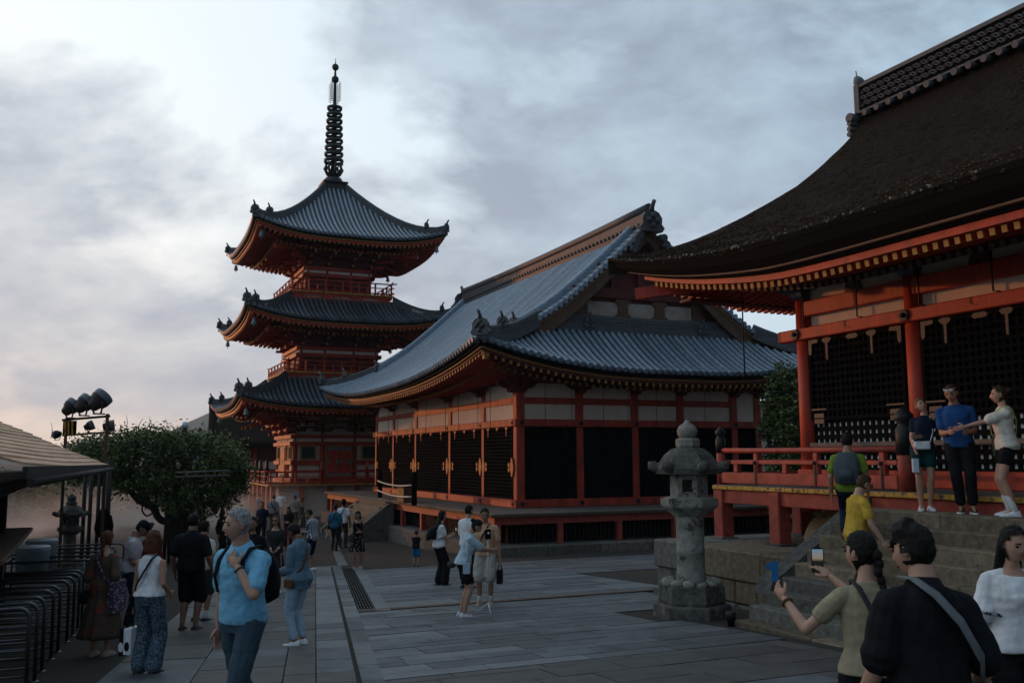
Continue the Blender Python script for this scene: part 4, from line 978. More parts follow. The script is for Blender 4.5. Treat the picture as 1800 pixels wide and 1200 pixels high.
# thick layered eave
def eave_ring(y): 
    z = zroof(10.1, y); T = lerp(.10, .06, max(0., (y-13)/4.5)); return z
def eave_loft(prof, m, nm, ymax, xs_shift=0.):
    r_ = []
    n = 44
    for j in range(n+1):
        y = lerp(1., ymax, j/n); z = zroof(10.1, y); k = .55+.45*min(1., (17.6-y)/5.)
        r_.append([Vector((10.1+dx, y, z+dz*k+(.010*noise.noise((y*5, dz*30, 1)) if nm == 'eave_bark' else 0))) for dx, dz in prof])
    q = MB(); q.loft(r_, smooth=False); return q.build(nm, m, rh)
eave_loft([(.35, .10), (.0, .012), (-.03, -.05), (.02, -.13), (.30, -.16)], 'bark_edge', 'eave_bark', 17.5)
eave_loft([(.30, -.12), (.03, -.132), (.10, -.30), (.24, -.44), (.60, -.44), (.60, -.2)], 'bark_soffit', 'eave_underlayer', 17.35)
eave_loft([(.24, -.442), (.24, -.475), (.6, -.475), (.6, -.445)], 'brown_wood', 'eave_batten', 17.15)
eave_loft([(.36, -.48), (.36, -.525), (.7, -.525), (.7, -.48)], 'black_lacquer', 'eave_shadow_strip', 16.85)  # black strip standing for the shaded gap above the rafter board
eave_loft([(.42, -.53), (.42, -.64), (.62, -.64), (.62, -.53)], 'vermilion_bright', 'rafter_board', 16.75)
def redge(y): return zroof(10.1, y)-.64*(.55+.45*min(1., (17.6-y)/5.))
y = 5.5
while y < 16.6:         # flying rafters with yellow end grain, each its own part
    z = redge(y)-.055; q = MB(); q.beam((10.62, y, z), (12.3, y, z+.30), .085, .10); o = q.build('rafter', 'vermilion', rh)
    q = MB(); q.beam((10.602, y, z-.003), (10.619, y, z), .083, .098); q.build('rafter_end', 'yellow_paint', o); y += .182
y = 5.5
while y < 15.9:
    z = redge(y)-.02; q = MB(); q.beam((11.5, y, z), (13.1, y, z+.55), .09, .10); o = q.build('rafter', 'dark_red', rh)
    q = MB(); q.beam((11.482, y, z-.006), (11.499, y, z), .088, .098); q.build('rafter_end', 'dull_brass', o); y += .182
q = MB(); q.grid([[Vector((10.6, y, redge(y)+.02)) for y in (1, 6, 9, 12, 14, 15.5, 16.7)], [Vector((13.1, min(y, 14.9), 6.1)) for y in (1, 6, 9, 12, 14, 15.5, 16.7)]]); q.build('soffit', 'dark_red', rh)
x = 10.9
while x < 18.5:         # rafters of the far end
    z = redge(16.7)-.10-.34*min(1., (x-10.7)/2.4)*1.0; q = MB(); q.beam((x, 17.0, z), (x, 14.9, z+.42), .09, .10); q.build('rafter', 'vermilion_bright', rh); x += .185
q = MB(); q.box((11.5, 16.5, 5.28), (18.5, 16.9, 5.34)); 
q.build('end_rafter_board', 'dark_red', rh)
q = MB(); q.grid([[Vector((11., 16.9, 5.46)), Vector((18, 16.9, 5.30))], [Vector((13., 14.8, 5.95)), Vector((18, 14.8, 5.95))]]); q.build('soffit', 'dark_red', rh)
q = MB(); q.beam((10.45, 17.0, 5.42), (13.0, 14.73, 5.72), .2, .24); q.build('corner_rafter', 'vermilion_bright', rh)
# ridge with interlaced tile pattern, round tiles, end tile
q = MB(); q.box((RXR-.16, 1., 9.62), (RXR+.16, 15.35, 10.2)); q.build('ridge_core', 'black_lacquer', rh)
q = MB(); y = 3.0
while y < 15.2:
    for k in range(3):
        z = 9.74+k*.145; c = Vector((RXR-.17, y+(.10 if k % 2 else 0), z))
        q.tube([c+Vector((0, .11*math.cos(math.pi*a/5), .10*math.sin(math.pi*a/5))) for a in range(6)], .021, 4, cap=False)
        q.tube([c+Vector((-.012, .11*math.cos(math.pi*a/5)+.10, -.10*math.sin(math.pi*a/5)+.10)) for a in range(6)], .016, 4, cap=False)
    y += .2
q.build('ridge_lattice', 'ridge_tile', rh, kind='stuff')
for z, ww, hh in ((10.2, .42, .045), (10.25, .34, .04), (9.60, .46, .04)): q = MB(); q.box((RXR-ww/2, 1., z), (RXR+ww/2, 15.38, z+hh)); q.build('ridge_cap', 'ridge_tile', rh)
q = MB(); q.tube([(RXR, 1, 10.32), (RXR, 15.4, 10.32)], .075, 10); q.build('ridge_cap', 'ridge_tile', rh)
y = 3.2
while y < 15.3: q = MB(); q.tube([(RXR-.34, y, 9.52), (RXR-.1, y, 9.56)], .075, 10); q.build('ridge_round_tile', 'ridge_tile', rh); y += .34
q = MB(); q.box((RXR-.22, 15.36, 9.62), (RXR+.22, 15.5, 10.28)); q.build('ridge_end_tile', 'ridge_tile', rh)
q = MB(); q.tube([(RXR, 15.44, 10.28), (RXR, 15.56, 10.45), (RXR, 15.62, 10.56)], [.13, .12, .06], 8); q.tube([(RXR, 15.58, 10.5), (RXR, 15.62, 10.72)], .012, 5); q.build('ridge_horn', 'ridge_tile', rh)
for k in range(4): q = MB(); q.tube([(RXR-.30, 15.60+.01*k, 9.56-.125*k), (RXR+.30, 15.60+.01*k, 9.56-.125*k)], .11 if k == 0 else .062, 10); q.build('ridge_end_roll', 'ridge_tile', rh)
# veranda: floor, ochre edge, beam, posts, balustrade
XD, YD = 11.25, 15.55; YS = 10.95
q = MB(); q.box((XD, 2., ZF-.09), (XR+.1, YD, ZF)); q.box((XR+.1, 14.6, ZF-.09), (19, YD, ZF)); q.build('veranda_floor', 'deck_wood', rh)
y = YD
while y > 4.:
    l = random.uniform(.16, .34); q = MB(); q.bbox((XD-.03, y-l+.004, ZF-.086), (XD-.003, y, ZF-.012+random.uniform(-.006, .004)), .006); q.build('floor_board_end', 'ochre_edge', rh); y -= l
q = MB(); q.bbox((XD+.04, 2, ZF-.35), (XD+.2, YD-.05, ZF-.092), .012); q.build('veranda_beam', 'vermilion_worn', rh)
q = MB(); q.bbox((XD+.21, YD-.2, ZF-.35), (19, YD-.05, ZF-.092), .012); q.build('veranda_beam', 'vermilion_worn', rh)
for x, y in ((XD+.12, YD-.14), (XD+.12, 13.75), (XD+.12, 11.6), (XR+.3, YD-.14), (XR+3, YD-.14)):
    q = MB(); q.bbox((x-.14, y-.14, .386), (x+.14, y+.14, ZF-.093), .02); q.build('veranda_post', 'vermilion_worn', rh)
    q = MB(); q.bbox((x-.2, y-.2, .386), (x+.2, y+.2, .43), .02); q.build('post_stone', 'stone', rh)
xr_ = XD+.14
q = MB(); q.bbox((xr_-.05, YS, ZF+.03), (xr_+.05, YD-.1, ZF+.24), .012); q.build('base_rail', 'vermilion_worn', rh)
q = MB(); q.bbox((xr_-.04, YS, ZF+.40), (xr_+.04, YD-.45, ZF+.475), .01); q.build('mid_rail', 'vermilion_worn', rh)
q = MB(); q.tube([(xr_, YS, 2.08), (xr_, 12.5, 2.08), (xr_, 14.5, 2.085), (xr_, YD-.1, 2.10)], .048, 10); q.build('handrail', 'vermilion_worn', rh)
for x in (XR-.6, XR+1.2): pass
q = MB(); q.bbox((xr_+.06, YD-.19, ZF+.03), (18, YD-.09, ZF+.24), .012); q.build('base_rail', 'vermilion_worn', rh)
q = MB(); q.tube([(xr_+.05, YD-.14, 2.08), (18, YD-.14, 2.08)], .048, 10); q.tube([(xr_+.05, YD-.14, ZF+.44), (18, YD-.14, ZF+.44)], .04, 8); q.build('handrail', 'vermilion_worn', rh)
for y, hh in ((14.35, .6), (12.75, .6), (14.95, .40), (13.55, .40), (12.0, .40), (11.25, .6)):
    q = MB(); q.bbox((xr_-.052, y-.055, ZF+.241), (xr_+.052, y+.055, ZF+hh), .01); q.build('baluster', 'vermilion_worn', rh)
    if hh > .5: q = MB(); q.box((xr_-.065, y-.02, ZF+.0), (xr_-.053, y+.02, ZF+.46)); q.sphere((xr_-.07, y, ZF+.43), .035, 8, 5); q.build('iron_strap', 'black_iron', rh)
for yy, s in ((YD-.08, 1.0), (YS-.15, 1.45)):      # newel posts with black onion finials
    q = MB(); c = Vector((xr_, yy, ZF)); q.lathe(c, [(.085*s, 0), (.085*s, .78)], 14); q.build('newel_post', 'vermilion_worn', rh)
    q = MB(); q.lathe(c+Vector((0, 0, .56 if s > 1.2 else .62)), [(.095*s, 0), (.097*s, .27*s), (.075*s, .29*s), (.06*s, .33*s), (.10*s, .37*s), (.10*s, .42*s), (.05*s, .47*s), (.012*s, .51*s)], 14); q.build('newel_finial', 'black_iron', rh)
# stone stairs
st = root('stone_stairs', (9.7, 8., -.5), 'broad worn stone steps climbing to the right hall', 'stairs')
for k in range(9):
    z = -.38+.195*k; xa = 8.67+.247*k; y = 11.58 if k < 2 else (11.5 if k < 3 else 11.42); e = 2.5
    ln = (1.7, 1.25, 2.1, 1.5)
    j = k
    while y > e:
        l = ln[j % 4]*random.uniform(.9, 1.1); q = MB(); q.bbox((xa+random.uniform(-.01, .01), max(y-l, e)+.004, z-.35), (xa+(.36 if k < 8 else .5), y-.004, z), .02); q.build('step_stone', 'stone_warm' if k > 3 or random.random() < .3 else 'stone', st); y -= l; j += 1
q = MB(); q.prism([(9.2, 11.44, -.05), (9.28, 11.44, .14), (9.5, 11.44, .25), (11.42, 11.44, 1.40), (11.42, 11.44, 1.05), (9.6, 11.44, -.05)], (0, 0, 0), (0, .34, 0)); q.build('stair_cheek', 'lantern_dark', st)
# stone lantern by the platform
def stone_lantern(base, H, label, name='stone_lantern', m='lantern_stone', md='lantern_dark', n=6, rot=.35):
    L = root(name, base, label, 'stone lantern'); s = H/3.05; B = Vector(base)
    def la(nm, z, prof, k, mm, a0=rot, sm=False): q = MB(); q.lathe(B+Vector((0, 0, z*s)), [(r_*s, zz*s) for r_, zz in prof], k, a0, smooth=sm); return q.build(nm, mm, L)
    la('plinth', -.05, [(.70, 0), (.70, .26), (.67, .29)], n, md); la('base', .24, [(.58, 0), (.60, .05), (.58, .30), (.50, .34)], n, md)
    for k in range(12):
        q = MB(); t = 2*math.pi*k/12+rot; q.sphere(B+Vector((.43*s*math.cos(t), .43*s*math.sin(t), .60*s)), (.13*s, .13*s, .085*s), 8, 5); q.build('lotus_petal', m, L)
    la('shaft', .58, [(.30, 0), (.265, .05), (.25, .30), (.25, .54), (.262, .555), (.25, .57), (.262, .60), (.25, .615), (.25, 1.10), (.265, 1.2)], 20, m, sm=True)
    la('platform', 1.78, [(.30, 0), (.36, .06), (.50, .16), (.52, .20), (.52, .32), (.40, .345)], n, m)
    # light chamber with openings
    q = MB()
    for k in range(n):
        t0 = 2*math.pi*k/n+rot; t1 = 2*math.pi*(k+1)/n+rot; a = Vector((math.cos(t0), math.sin(t0), 0))*.34*s; c = Vector((math.cos(t1), math.sin(t1), 0))*.34*s; z0, z1 = 2.12*s, 2.52*s
        def pnt(t, z): return B+a.lerp(c, t)+Vector((0, 0, z))
        def wallq(ta, tb, za, zb): 
            o = (a+c).normalized()*-.05*s; q.add([pnt(ta, za), pnt(tb, za), pnt(tb, zb), pnt(ta, zb), pnt(ta, za)+o, pnt(tb, za)+o, pnt(tb, zb)+o, pnt(ta, zb)+o], [(0, 1, 2, 3), (7, 6, 5, 4), (0, 4, 5, 1), (1, 5, 6, 2), (2, 6, 7, 3), (3, 7, 4, 0)])
        if k % 2 == 0: wallq(0, 1, z0, z1)
        else:
            wallq(0, .24, z0, z1); wallq(.76, 1, z0, z1); wallq(.24, .76, z0, z0+.1*s); wallq(.24, .76, z1-.08*s, z1)
    q.build('light_chamber', m, L)
    la('roof', 2.52, [(.30, 0), (.60, .02), (.62, .12), (.54, .22), (.44, .36), (.32, .46), (.20, .50)], n, md)
    for k in range(n):
        q = MB(); t = 2*math.pi*k/n+rot; d = Vector((math.cos(t), math.sin(t), 0)); q.tube([B+d*.44*s+Vector((0, 0, 2.70*s)), B+d*.58*s+Vector((0, 0, 2.64*s)), B+d*.66*s+Vector((0, 0, 2.68*s)), B+d*.665*s+Vector((0, 0, 2.77*s))], [.07*s, .10*s, .10*s, .07*s], 8); q.build('roof_scroll', md, L)
    la('neck', 3.02, [(.20, 0), (.22, .03), (.22, .14), (.17, .17)], n, m)
    la('jewel', 3.18, [(.12, 0), (.175, .06), (.19, .14), (.15, .23), (.06, .29), (.025, .34)], 14, m, sm=True)
    return L
lb = on_ground(1222, 1082); lb = Vector((8.85, 12.9, gz(12.9)))
stone_lantern(lb, 2.70, 'tall weathered stone lantern with carved lotus base before the platform')
q = MB(); 
p = on_ground(1285, 1100); q.lathe(p, [(.05, 0), (.05, .09), (.075, .092), (.075, .20), (.06, .21)], 14); o = q.build('ground_spotlight', 'black_iron', None, origin=p); tag(o, 'small dark ground spotlight beside the stone lantern', 'spotlight')
# ================================================================== leaves
def leaf_mesh(name, pts, size, mats, seed=1, droop=.3, aspect=.5):
    rg = np.random.default_rng(seed); n = len(pts); P = np.asarray(pts, float)
    d = rg.normal(size=(n, 3)); d[:, 2] = d[:, 2]*.6-droop; d /= np.linalg.norm(d, axis=1)[:, None]
    o = rg.normal(size=(n, 3)); a = np.cross(d, o); a /= np.linalg.norm(a, axis=1)[:, None]
    s = size*rg.uniform(.6, 1.4, (n, 1)); L = d*s; W = a*s*aspect*.5
    V = np.stack([P, P+L*.45+W, P+L, P+L*.45-W], 1).reshape(-1, 3)
    me = bpy.data.meshes.new(name); me.vertices.add(4*n); me.vertices.foreach_set('co', V.ravel().astype(np.float32))
    me.loops.add(4*n); me.loops.foreach_set('vertex_index', np.arange(4*n, dtype=np.int32)); me.polygons.add(n)
    me.polygons.foreach_set('loop_start', np.arange(0, 4*n, 4, dtype=np.int32)); me.polygons.foreach_set('loop_total', np.full(n, 4, dtype=np.int32))
    for m in mats: me.materials.append(M[m])
    me.polygons.foreach_set('material_index', rg.choice(len(mats), n, p=[.6, .4] if len(mats) == 2 else None).astype(np.int32)); me.update(); me.validate(); return me
def clumps(n, per, sampler, spread, seed):
    rg = np.random.default_rng(seed); out = []
    for k in range(n):
        c = np.array(sampler(rg)); s = spread*rg.uniform(.6, 1.3); out.append(c+rg.normal(size=(per, 3))*np.array([s, s, s*.75]))
    return np.concatenate(out)

# ================================================================== ticket kiosk
kio = root('ticket_kiosk', (-.8, 14., -.6), 'ticket kiosk with pale shingled roof at the left edge', 'kiosk')
KA, KB = Vector((-.70, 11.8, 1.93)), Vector((.42, 28.2, 1.83)); sl = Vector((-1, .06, .43))
for k in range(23):
    q = MB(); rows = []
    for j in range(13):
        t = j/12; e = KA.lerp(KB, t)+Vector((0, 0, -.05*math.sin(math.pi*t))); s0, s1 = k*.24, k*.24+.29
        zz = lambda s: .43*s-.03*math.sin(min(s, 2)*1.5)
        b = Vector((random.uniform(-.008, .008), 0, random.uniform(-.006, .006)))
        p0 = e+Vector((-s0, .02*s0, zz(s0)+.028))+b; p1 = e+Vector((-s1, .02*s1, zz(s1)+.0))+b
        rows.append([p0, p0-Vector((0, 0, .03)), p1-Vector((0, 0, .03)), p1])
    q.loft(rows, smooth=False); q.build('shingle_course', 'shingle', kio)
q = MB(); q.beam(KA+Vector((.02, 0, -.09)), KB+Vector((.02, 0, -.05)), .05, .14); q.beam(KA+Vector((-.25, 0, -.13)), KB+Vector((-.25, 0, -.09)), .5, .04); q.build('fascia', 'dark_wood', kio)
q = MB(); q.tube([KA+Vector((.10, -.2, -.20)), KB+Vector((.10, .2, -.10))], .05, 8); q.build('gutter', 'dark_wood', kio)
q = MB(); q.box((-4.5, 11.9, 1.55), (-.95, 28.1, 1.72)); q.build('ceiling', 'dark_wood', kio)
q = MB(); q.box((-4.5, 12., -.9), (-1.35, 16.4, 1.6)); q.build('booth_wall', 'dark_wood', kio)
for k in range(16):
    q = MB(); q.box((-1.349, 12.03+k*.27, -.8), (-1.32, 12.27+k*.27, .80)); q.build('wall_board', 'dark_wood', kio)
cn = at(58, 926, 15.5)
q = MB(); q.bbox((-1.6, 12., cn.z-.06), (cn.x, cn.y, cn.z), .01); q.build('counter', 'brown_wood', kio)
for yy in (16.4, 13.2): q = MB(); q.box((-1.34, yy-.09, -.9), (-1.16, yy+.09, 1.6)); q.build('post', 'dark_wood', kio)
for i, (px, d) in enumerate(((147, 27.), (158, 27.6), (172, 29.), (189, 28.))):
    a = at(px, 900, d); q = MB(); g0 = gz(a.y); q.tube([Vector((a.x, a.y, g0)), Vector((a.x, a.y, 1.95))], .055 if i != 3 else .075, 8); q.build('roof_post', 'dark_wood', kio)
a = at(181, 918, 27.6)
q = MB(); rings = []
for z, wx, wy in ((.42, .03, .03), (.38, .10, .06), (.26, .17, .08), (.05, .20, .09), (-.18, .22, .10), (-.34, .20, .09), (-.42, .15, .06)):
    rings.append([a+Vector((wx*math.cos(t*math.pi/5)*(1+.12*math.sin(3*t+z*9)), wy*math.sin(t*math.pi/5), z)) for t in range(10)])
q.loft(rings); q.tube([a+Vector((.18, 0, .2)), a+Vector((.24, 0, -.1)), a+Vector((.22, 0, -.36))], [.05, .055, .05], 7)
o = q.build('jacket', 'black_lacquer', None, origin=a); tag(o, 'dark jacket hanging on a post under the kiosk roof', 'jacket')
# blue water tubs behind the counter
for i, (px, py, d, r_) in enumerate(((58, 962, 17.5, .30), (74, 950, 19.0, .30))):
    c = at(px, py, d); q = MB(); q.lathe(c, [(.85*r_, -.55), (r_, -.05), (r_*1.04, 0), (r_*.98, .0), (r_*.9, -.1)], 20); t = root('water_tub', c, '%s round blue tub with pale rim behind the rails' % ('nearer' if i == 0 else 'farther'), 'tub', 'blue tubs by the kiosk'); q.build('tub', 'blue_tub', t)
    q = MB(); q.lathe(c, [(r_*.97, .004), (r_*.97, .03), (r_*.2, .05)], 20); q.build('lid', 'paper', t)
# steel queue rails
def rail(p, length, hgt, label):
    t = root('queue_rail', p, label, 'railing', 'steel queue rails by the kiosk'); p = Vector(p); dx = Vector((-1, .03, 0))
    q = MB(); top = []
    for a in range(6): th = math.pi/2*a/5; top.append(p+dx*(.12-.12*math.cos(th))+Vector((0, 0, hgt-.12+.12*math.sin(th))))
    q.tube([p+Vector((0, 0, 0))]+top+[p+dx*(length-.12)+Vector((0, 0, hgt))]+[p+dx*length+Vector((0, 0, hgt-.12)), p+dx*length], .022, 10); q.build('rail_hoop', 'steel', t)
    for z in (.62, .40, .18): q = MB(); q.tube([p+Vector((0, 0, hgt*z)), p+dx*length+Vector((0, 0, hgt*z))], .012, 7); q.build('rail_bar', 'steel', t)
    q = MB(); q.lathe(p, [(.06, 0.001), (.06, .012), (.03, .02)], 12); q.build('foot_plate', 'steel', t)
rl = [(45, 1215, 1.), (60, 1198, 1.), (73, 1180, 1.), (89, 1159, 1.), (101, 1146, 1.), (117, 1128, 1.), (127, 1117, 1.), (136, 1106, 1.), (143, 1097, 1.)]
nth = ['nearest', 'second', 'third', 'fourth', 'fifth', 'sixth', 'seventh', 'eighth', 'ninth']
for i, (px, py, _) in enumerate(rl): rail(on_ground(px, py), 1.9, .88, 'bent steel queue rail at the left edge, %s from the camera' % nth[i])
for i, (px, py, ln) in enumerate(((162, 1075, 1.6), (172, 1060, 1.7), (186, 1046, 2.0), (200, 1032, 2.2), (215, 1020, 2.4))):
    rail(on_ground(px, py), ln, .95, 'steel queue rail of the farther set, %s towards the lantern' % nth[i].replace('nearest', 'first'))
# old lantern by the trellis
a = at(121, 980, 26.); stone_lantern(Vector((a.x, a.y, gz(a.y))), 1.98, 'squat dark stone lantern under the trellis on the left', 'garden_lantern', 'lantern_dark', 'lantern_dark', 6, .1)
# ================================================================== floodlights on a steel frame
FD = 26.0
fl = root('light_frame', Vector((at(188, 800, FD).x, at(188, 800, FD).y, gz(28))), 'dark steel frame carrying floodlights above the shrubbery', 'lamp frame')
pL, pR = at(117, 735, FD), at(189, 727, FD)
q = MB(); q.beam(Vector((pR.x, pR.y, gz(28))), pR, .09, .09); q.build('frame_post', 'brown_wood', fl)
q = MB(); q.beam(Vector((pL.x, pL.y, gz(28))), pL, .08, .08); q.build('frame_post', 'brown_wood', fl)
q = MB(); q.beam(at(110, 738, FD), at(193, 731, FD), .08, .06); q.build('cross_bar', 'dark_wood', fl)
q = MB(); q.beam(at(110, 765, FD), at(193, 759, FD), .07, .05); q.build('cross_bar', 'brown_wood', fl)
for k in range(3):
    q = MB(); q.beam(at(114+k*6.5, 740, FD-.1), at(114+k*6.5, 764, FD-.1), .04, .03); q.build('box_slat', 'ochre_edge', fl)
q = MB(); c0, c1 = at(111, 739, FD+.02), at(134, 764, FD+.25); q.box(c0, c1); q.build('ballast_box', 'black_lacquer', fl)
def floodlight(px, py, d, s, axis, label, grp='large floodlights on the frame'):
    c = at(px, py, d); t = root('floodlight', c, label, 'floodlight', grp); ax = Vector(axis).normalized(); qn = ax.to_track_quat('Z', 'Y')
    def la(nm, prof, m, n=20):
        q = MB(); q.lathe((0, 0, 0), [(r_*s, z*s) for r_, z in prof], n); q.v = [qn @ v+c for v in q.v]; q.build(nm, m, t)
    la('housing', [(.10, -.62), (.24, -.60), (.30, -.50), (.36, -.25), (.46, -.18), (.50, .0)], 'black_iron'); la('visor', [(.50, .002), (.52, .01), (.52, .38), (.49, .385), (.48, .05), (.3, .03)], 'grey_paint'); la('glass', [(.47, .06), (.46, .09), (.2, .12)], 'white_metal')
    q = MB()
    for sg in (-1, 1): o = qn @ Vector((sg*.54*s, 0, -.15*s)); q.tube([c+o, c+o*.9+Vector((0, 0, -.45*s)), c+Vector((o.x*.6, o.y*.6, -.72*s))], .03*s*1.6, 6)
    q.tube([c+Vector((-.3*s, 0, -.72*s)), c+Vector((.3*s, 0, -.72*s))], .045*s, 6); q.build('yoke', 'black_iron', t)
ax = rt*.45+up*.62+fw*.62
floodlight(125, 715, FD, .42, ax, 'large round floodlight on the frame, left of three'); floodlight(149, 709, FD-.1, .46, ax, 'large round floodlight on the frame, middle of three'); floodlight(175, 703, FD-.2, .52, ax, 'largest round floodlight on the frame, right of three')
floodlight(158, 748, FD+.3, .26, rt*.9+up*.4+fw*.3, 'small floodlight under the cross bar, left one', 'small floodlights under the bar'); floodlight(193, 748, FD+.3, .30, rt*.95+up*.1+fw*.3, 'small floodlight under the cross bar, right one', 'small floodlights under the bar')
floodlight(100, 763, FD+.2, .22, -rt*.8-up*.2+fw*.2, 'small pale spotlight peeping over the kiosk roof', 'small floodlights under the bar')
# lamp post and security camera
c = at(325, 752, 30.5); lp = root('lamp_post', (c.x, c.y, gz(c.y)), 'thin dark lamp post with glass globe rising from the wisteria', 'lamp post')
q = MB(); q.tube([Vector((c.x, c.y, gz(c.y))), c], .06, 8); q.build('pole', 'dark_wood', lp); q = MB(); q.lathe(c, [(.06, 0), (.09, .02), (.11, .10), (.08, .19), (.03, .21)], 12); q.build('globe', 'white_metal', lp)
c = at(333, 790, 30.0); sc = root('security_camera', c, 'small white security camera beside the lamp post', 'camera'); q = MB(); q.tube([c+Vector((-.09, 0, 0)), c+Vector((.07, -.1, -.03))], .055, 10); q.build('housing', 'white_metal', sc); q = MB(); q.tube([c+Vector((.071, -.101, -.03)), c+Vector((.085, -.11, -.033))], .04, 10); q.build('lens', 'black_lacquer', sc)
q = MB(); q.tube([c, c+Vector((-.05, .1, .12)), c+Vector((-.16, .2, .1))], .018, 6); q.build('arm', 'dark_wood', sc)
# ================================================================== wisteria on its trellis
TD = 31.; tb = at(322, 950, TD); tb.z = gz(tb.y)
wis = root('wisteria_tree', tb, 'dark spreading wisteria trained over a trellis left of the pagoda', 'tree')
def crown_s(rg):
    t = rg.uniform(0, 1); px = 118+t*308
    top = interp(px, [115, 150, 200, 260, 320, 380, 415, 428], [806, 788, 778, 772, 778, 784, 798, 822]); bot = interp(px, [115, 150, 190, 240, 300, 360, 400, 428], [822, 838, 850, 865, 895, 905, 880, 840])
    s = rg.uniform(0, 1)**.8; py = lerp(top, bot, s); e = at(px, py, TD+rg.uniform(-1.6, 1.6)*(1-abs(2*t-1)**4)); return (e.x, e.y, e.z)
pts = np.concatenate([clumps(420, 62, crown_s, .17, 3), clumps(110, 60, crown_s, .34, 4)])
me = leaf_mesh('crown', pts-np.array(tb), .125, ['leaf_dark', 'leaf'], 5, .55, .42); o = link_obj('crown', me, wis)
def crown_top(rg):
    px = 118+rg.uniform(0, 1)*308; top = interp(px, [115, 150, 200, 260, 320, 380, 415, 428], [802, 782, 771, 764, 770, 776, 790, 816]); e = at(px, top+rg.uniform(-6, 14), TD+rg.uniform(-1.5, 1.5)); return (e.x, e.y, e.z)
pts = clumps(260, 44, crown_top, .20, 9); link_obj('lit_top_leaves', leaf_mesh('lit_top_leaves', pts-np.array(tb), .11, ['leaf', 'leaf_dark'], 6, -.1, .42), wis)  # brighter greens over the crown top put the sky light into the colour
def limb(pxs, r, nm='limb'):
    q = MB(); P = [at(a, b, TD+c) for a, b, c in pxs]; sm = []
    for i in range(len(P)-1):
        for k in range(4):
            t = k/4; p0, p1, p2, p3 = P[max(i-1, 0)], P[i], P[i+1], P[min(i+2, len(P)-1)]
            sm.append(.5*((2*p1)+(p2-p0)*t+(2*p0-5*p1+4*p2-p3)*t*t+(3*p1-p0-3*p2+p3)*t**3))
    sm.append(P[-1]); n = len(sm); q.tube([p+Vector((.02*noise.noise(p*3), 0, .03*noise.noise(p*4))) for p in sm], [lerp(r[0], r[1], i/(n-1)) for i in range(n)], 8); q.build(nm, 'bark', wis)
limb([(310, 965, 0), (308, 920, 0), (320, 885, 0), (315, 850, .1), (330, 810, .2)], (.26, .12), 'trunk'); limb([(326, 960, .1), (335, 900, .1), (350, 860, .2), (345, 820, 0)], (.2, .1), 'trunk')
limb([(302, 918, 0), (282, 912, -.1), (268, 892, -.1), (245, 880, 0), (226, 858, 0), (214, 838, 0)], (.13, .07)); limb([(268, 892, 0), (256, 878, .2), (232, 866, .2), (222, 845, .2), (230, 825, .1)], (.10, .06)); limb([(268, 890, 0), (285, 880, .1), (298, 872, .1), (310, 850, 0)], (.12, .08)); limb([(252, 884, 0), (250, 897, 0), (258, 905, 0), (268, 900, 0), (270, 893, 0)], (.03, .03))
for a, b in (((289, 955), (295, 870)), ((350, 960), (352, 860)), ((298, 950), (297, 880)), ((360, 955), (358, 850)), ((390, 945), (392, 860))):
    q = MB(); e0, e1 = at(*a, TD-.1), at(*b, TD-.1); e0.z = gz(e0.y); q.tube([e0, e1], .06, 7); q.build('trellis_post', 'dark_wood', wis)
for py in (828, 836): q = MB(); q.tube([at(308, py+2, TD-1.75), at(404, py-1, TD-1.75)], .03, 7); q.build('trellis_pole', 'deck_wood', wis)
for k, (a, b, c) in enumerate((((222, 755), (224, 740), (222, 728)), ((258, 755), (264, 742), (263, 731)), ((264, 742), (272, 750), (280, 757)), ((290, 757), (294, 745), (291, 735)), ((242, 752), (248, 740), (252, 735)), ((90, 770), (92, 755), (90, 742)))):
    q = MB(); q.tube([at(*a, TD), at(*b, TD), at(*c, TD)], [.014, .010, .005], 5); q.build('twig', 'bark', wis)
# ================================================================== shrubs, far trees, shade trees
def shrub(nm, c, rad, n, per, size, mats, label, cat, grp=None, seed=1, trunk=True):
    c = Vector(c); g0 = Vector((c.x, c.y, gz(c.y))); t = root(nm, g0, label, cat, grp)
    def s(rg):
        d = rg.normal(size=3); d /= np.linalg.norm(d); r_ = rg.uniform(.35, 1.)**.5; return (c.x+d[0]*rad[0]*r_, c.y+d[1]*rad[1]*r_, c.z+d[2]*rad[2]*r_)
    P = clumps(n, per, s, min(rad)*.16, seed); link_obj('crown', leaf_mesh('crown', P-np.array(g0), size, mats, seed, .2), t)
    if trunk:
        q = MB(); q.tube([g0, g0.lerp(c, .5)+Vector((.1, 0, 0)), c], [.14, .10, .05], 8)
        for k in range(5): t2 = 2*math.pi*k/5; q.tube([g0.lerp(c, .6), c+Vector((rad[0]*.5*math.cos(t2), rad[1]*.5*math.sin(t2), rad[2]*.3*math.sin(k*2.3)))], [.06, .025], 6)
        q.build('trunk', 'bark', t)
    return t
shrub('evergreen_tree', (23.15, 27.4, 2.7), (.85, .9, 2.7), 300, 45, .15, ['leaf_dark', 'leaf'], 'dark evergreen shrub between the middle hall and the right hall', 'tree', seed=21)
shrub('low_shrub', (23.5, 27.1, .8), (1.1, 1.0, 1.9), 240, 45, .15, ['leaf_dark', 'leaf'], 'low dark shrub at the foot of the evergreen beside the right hall', 'shrub', seed=23)
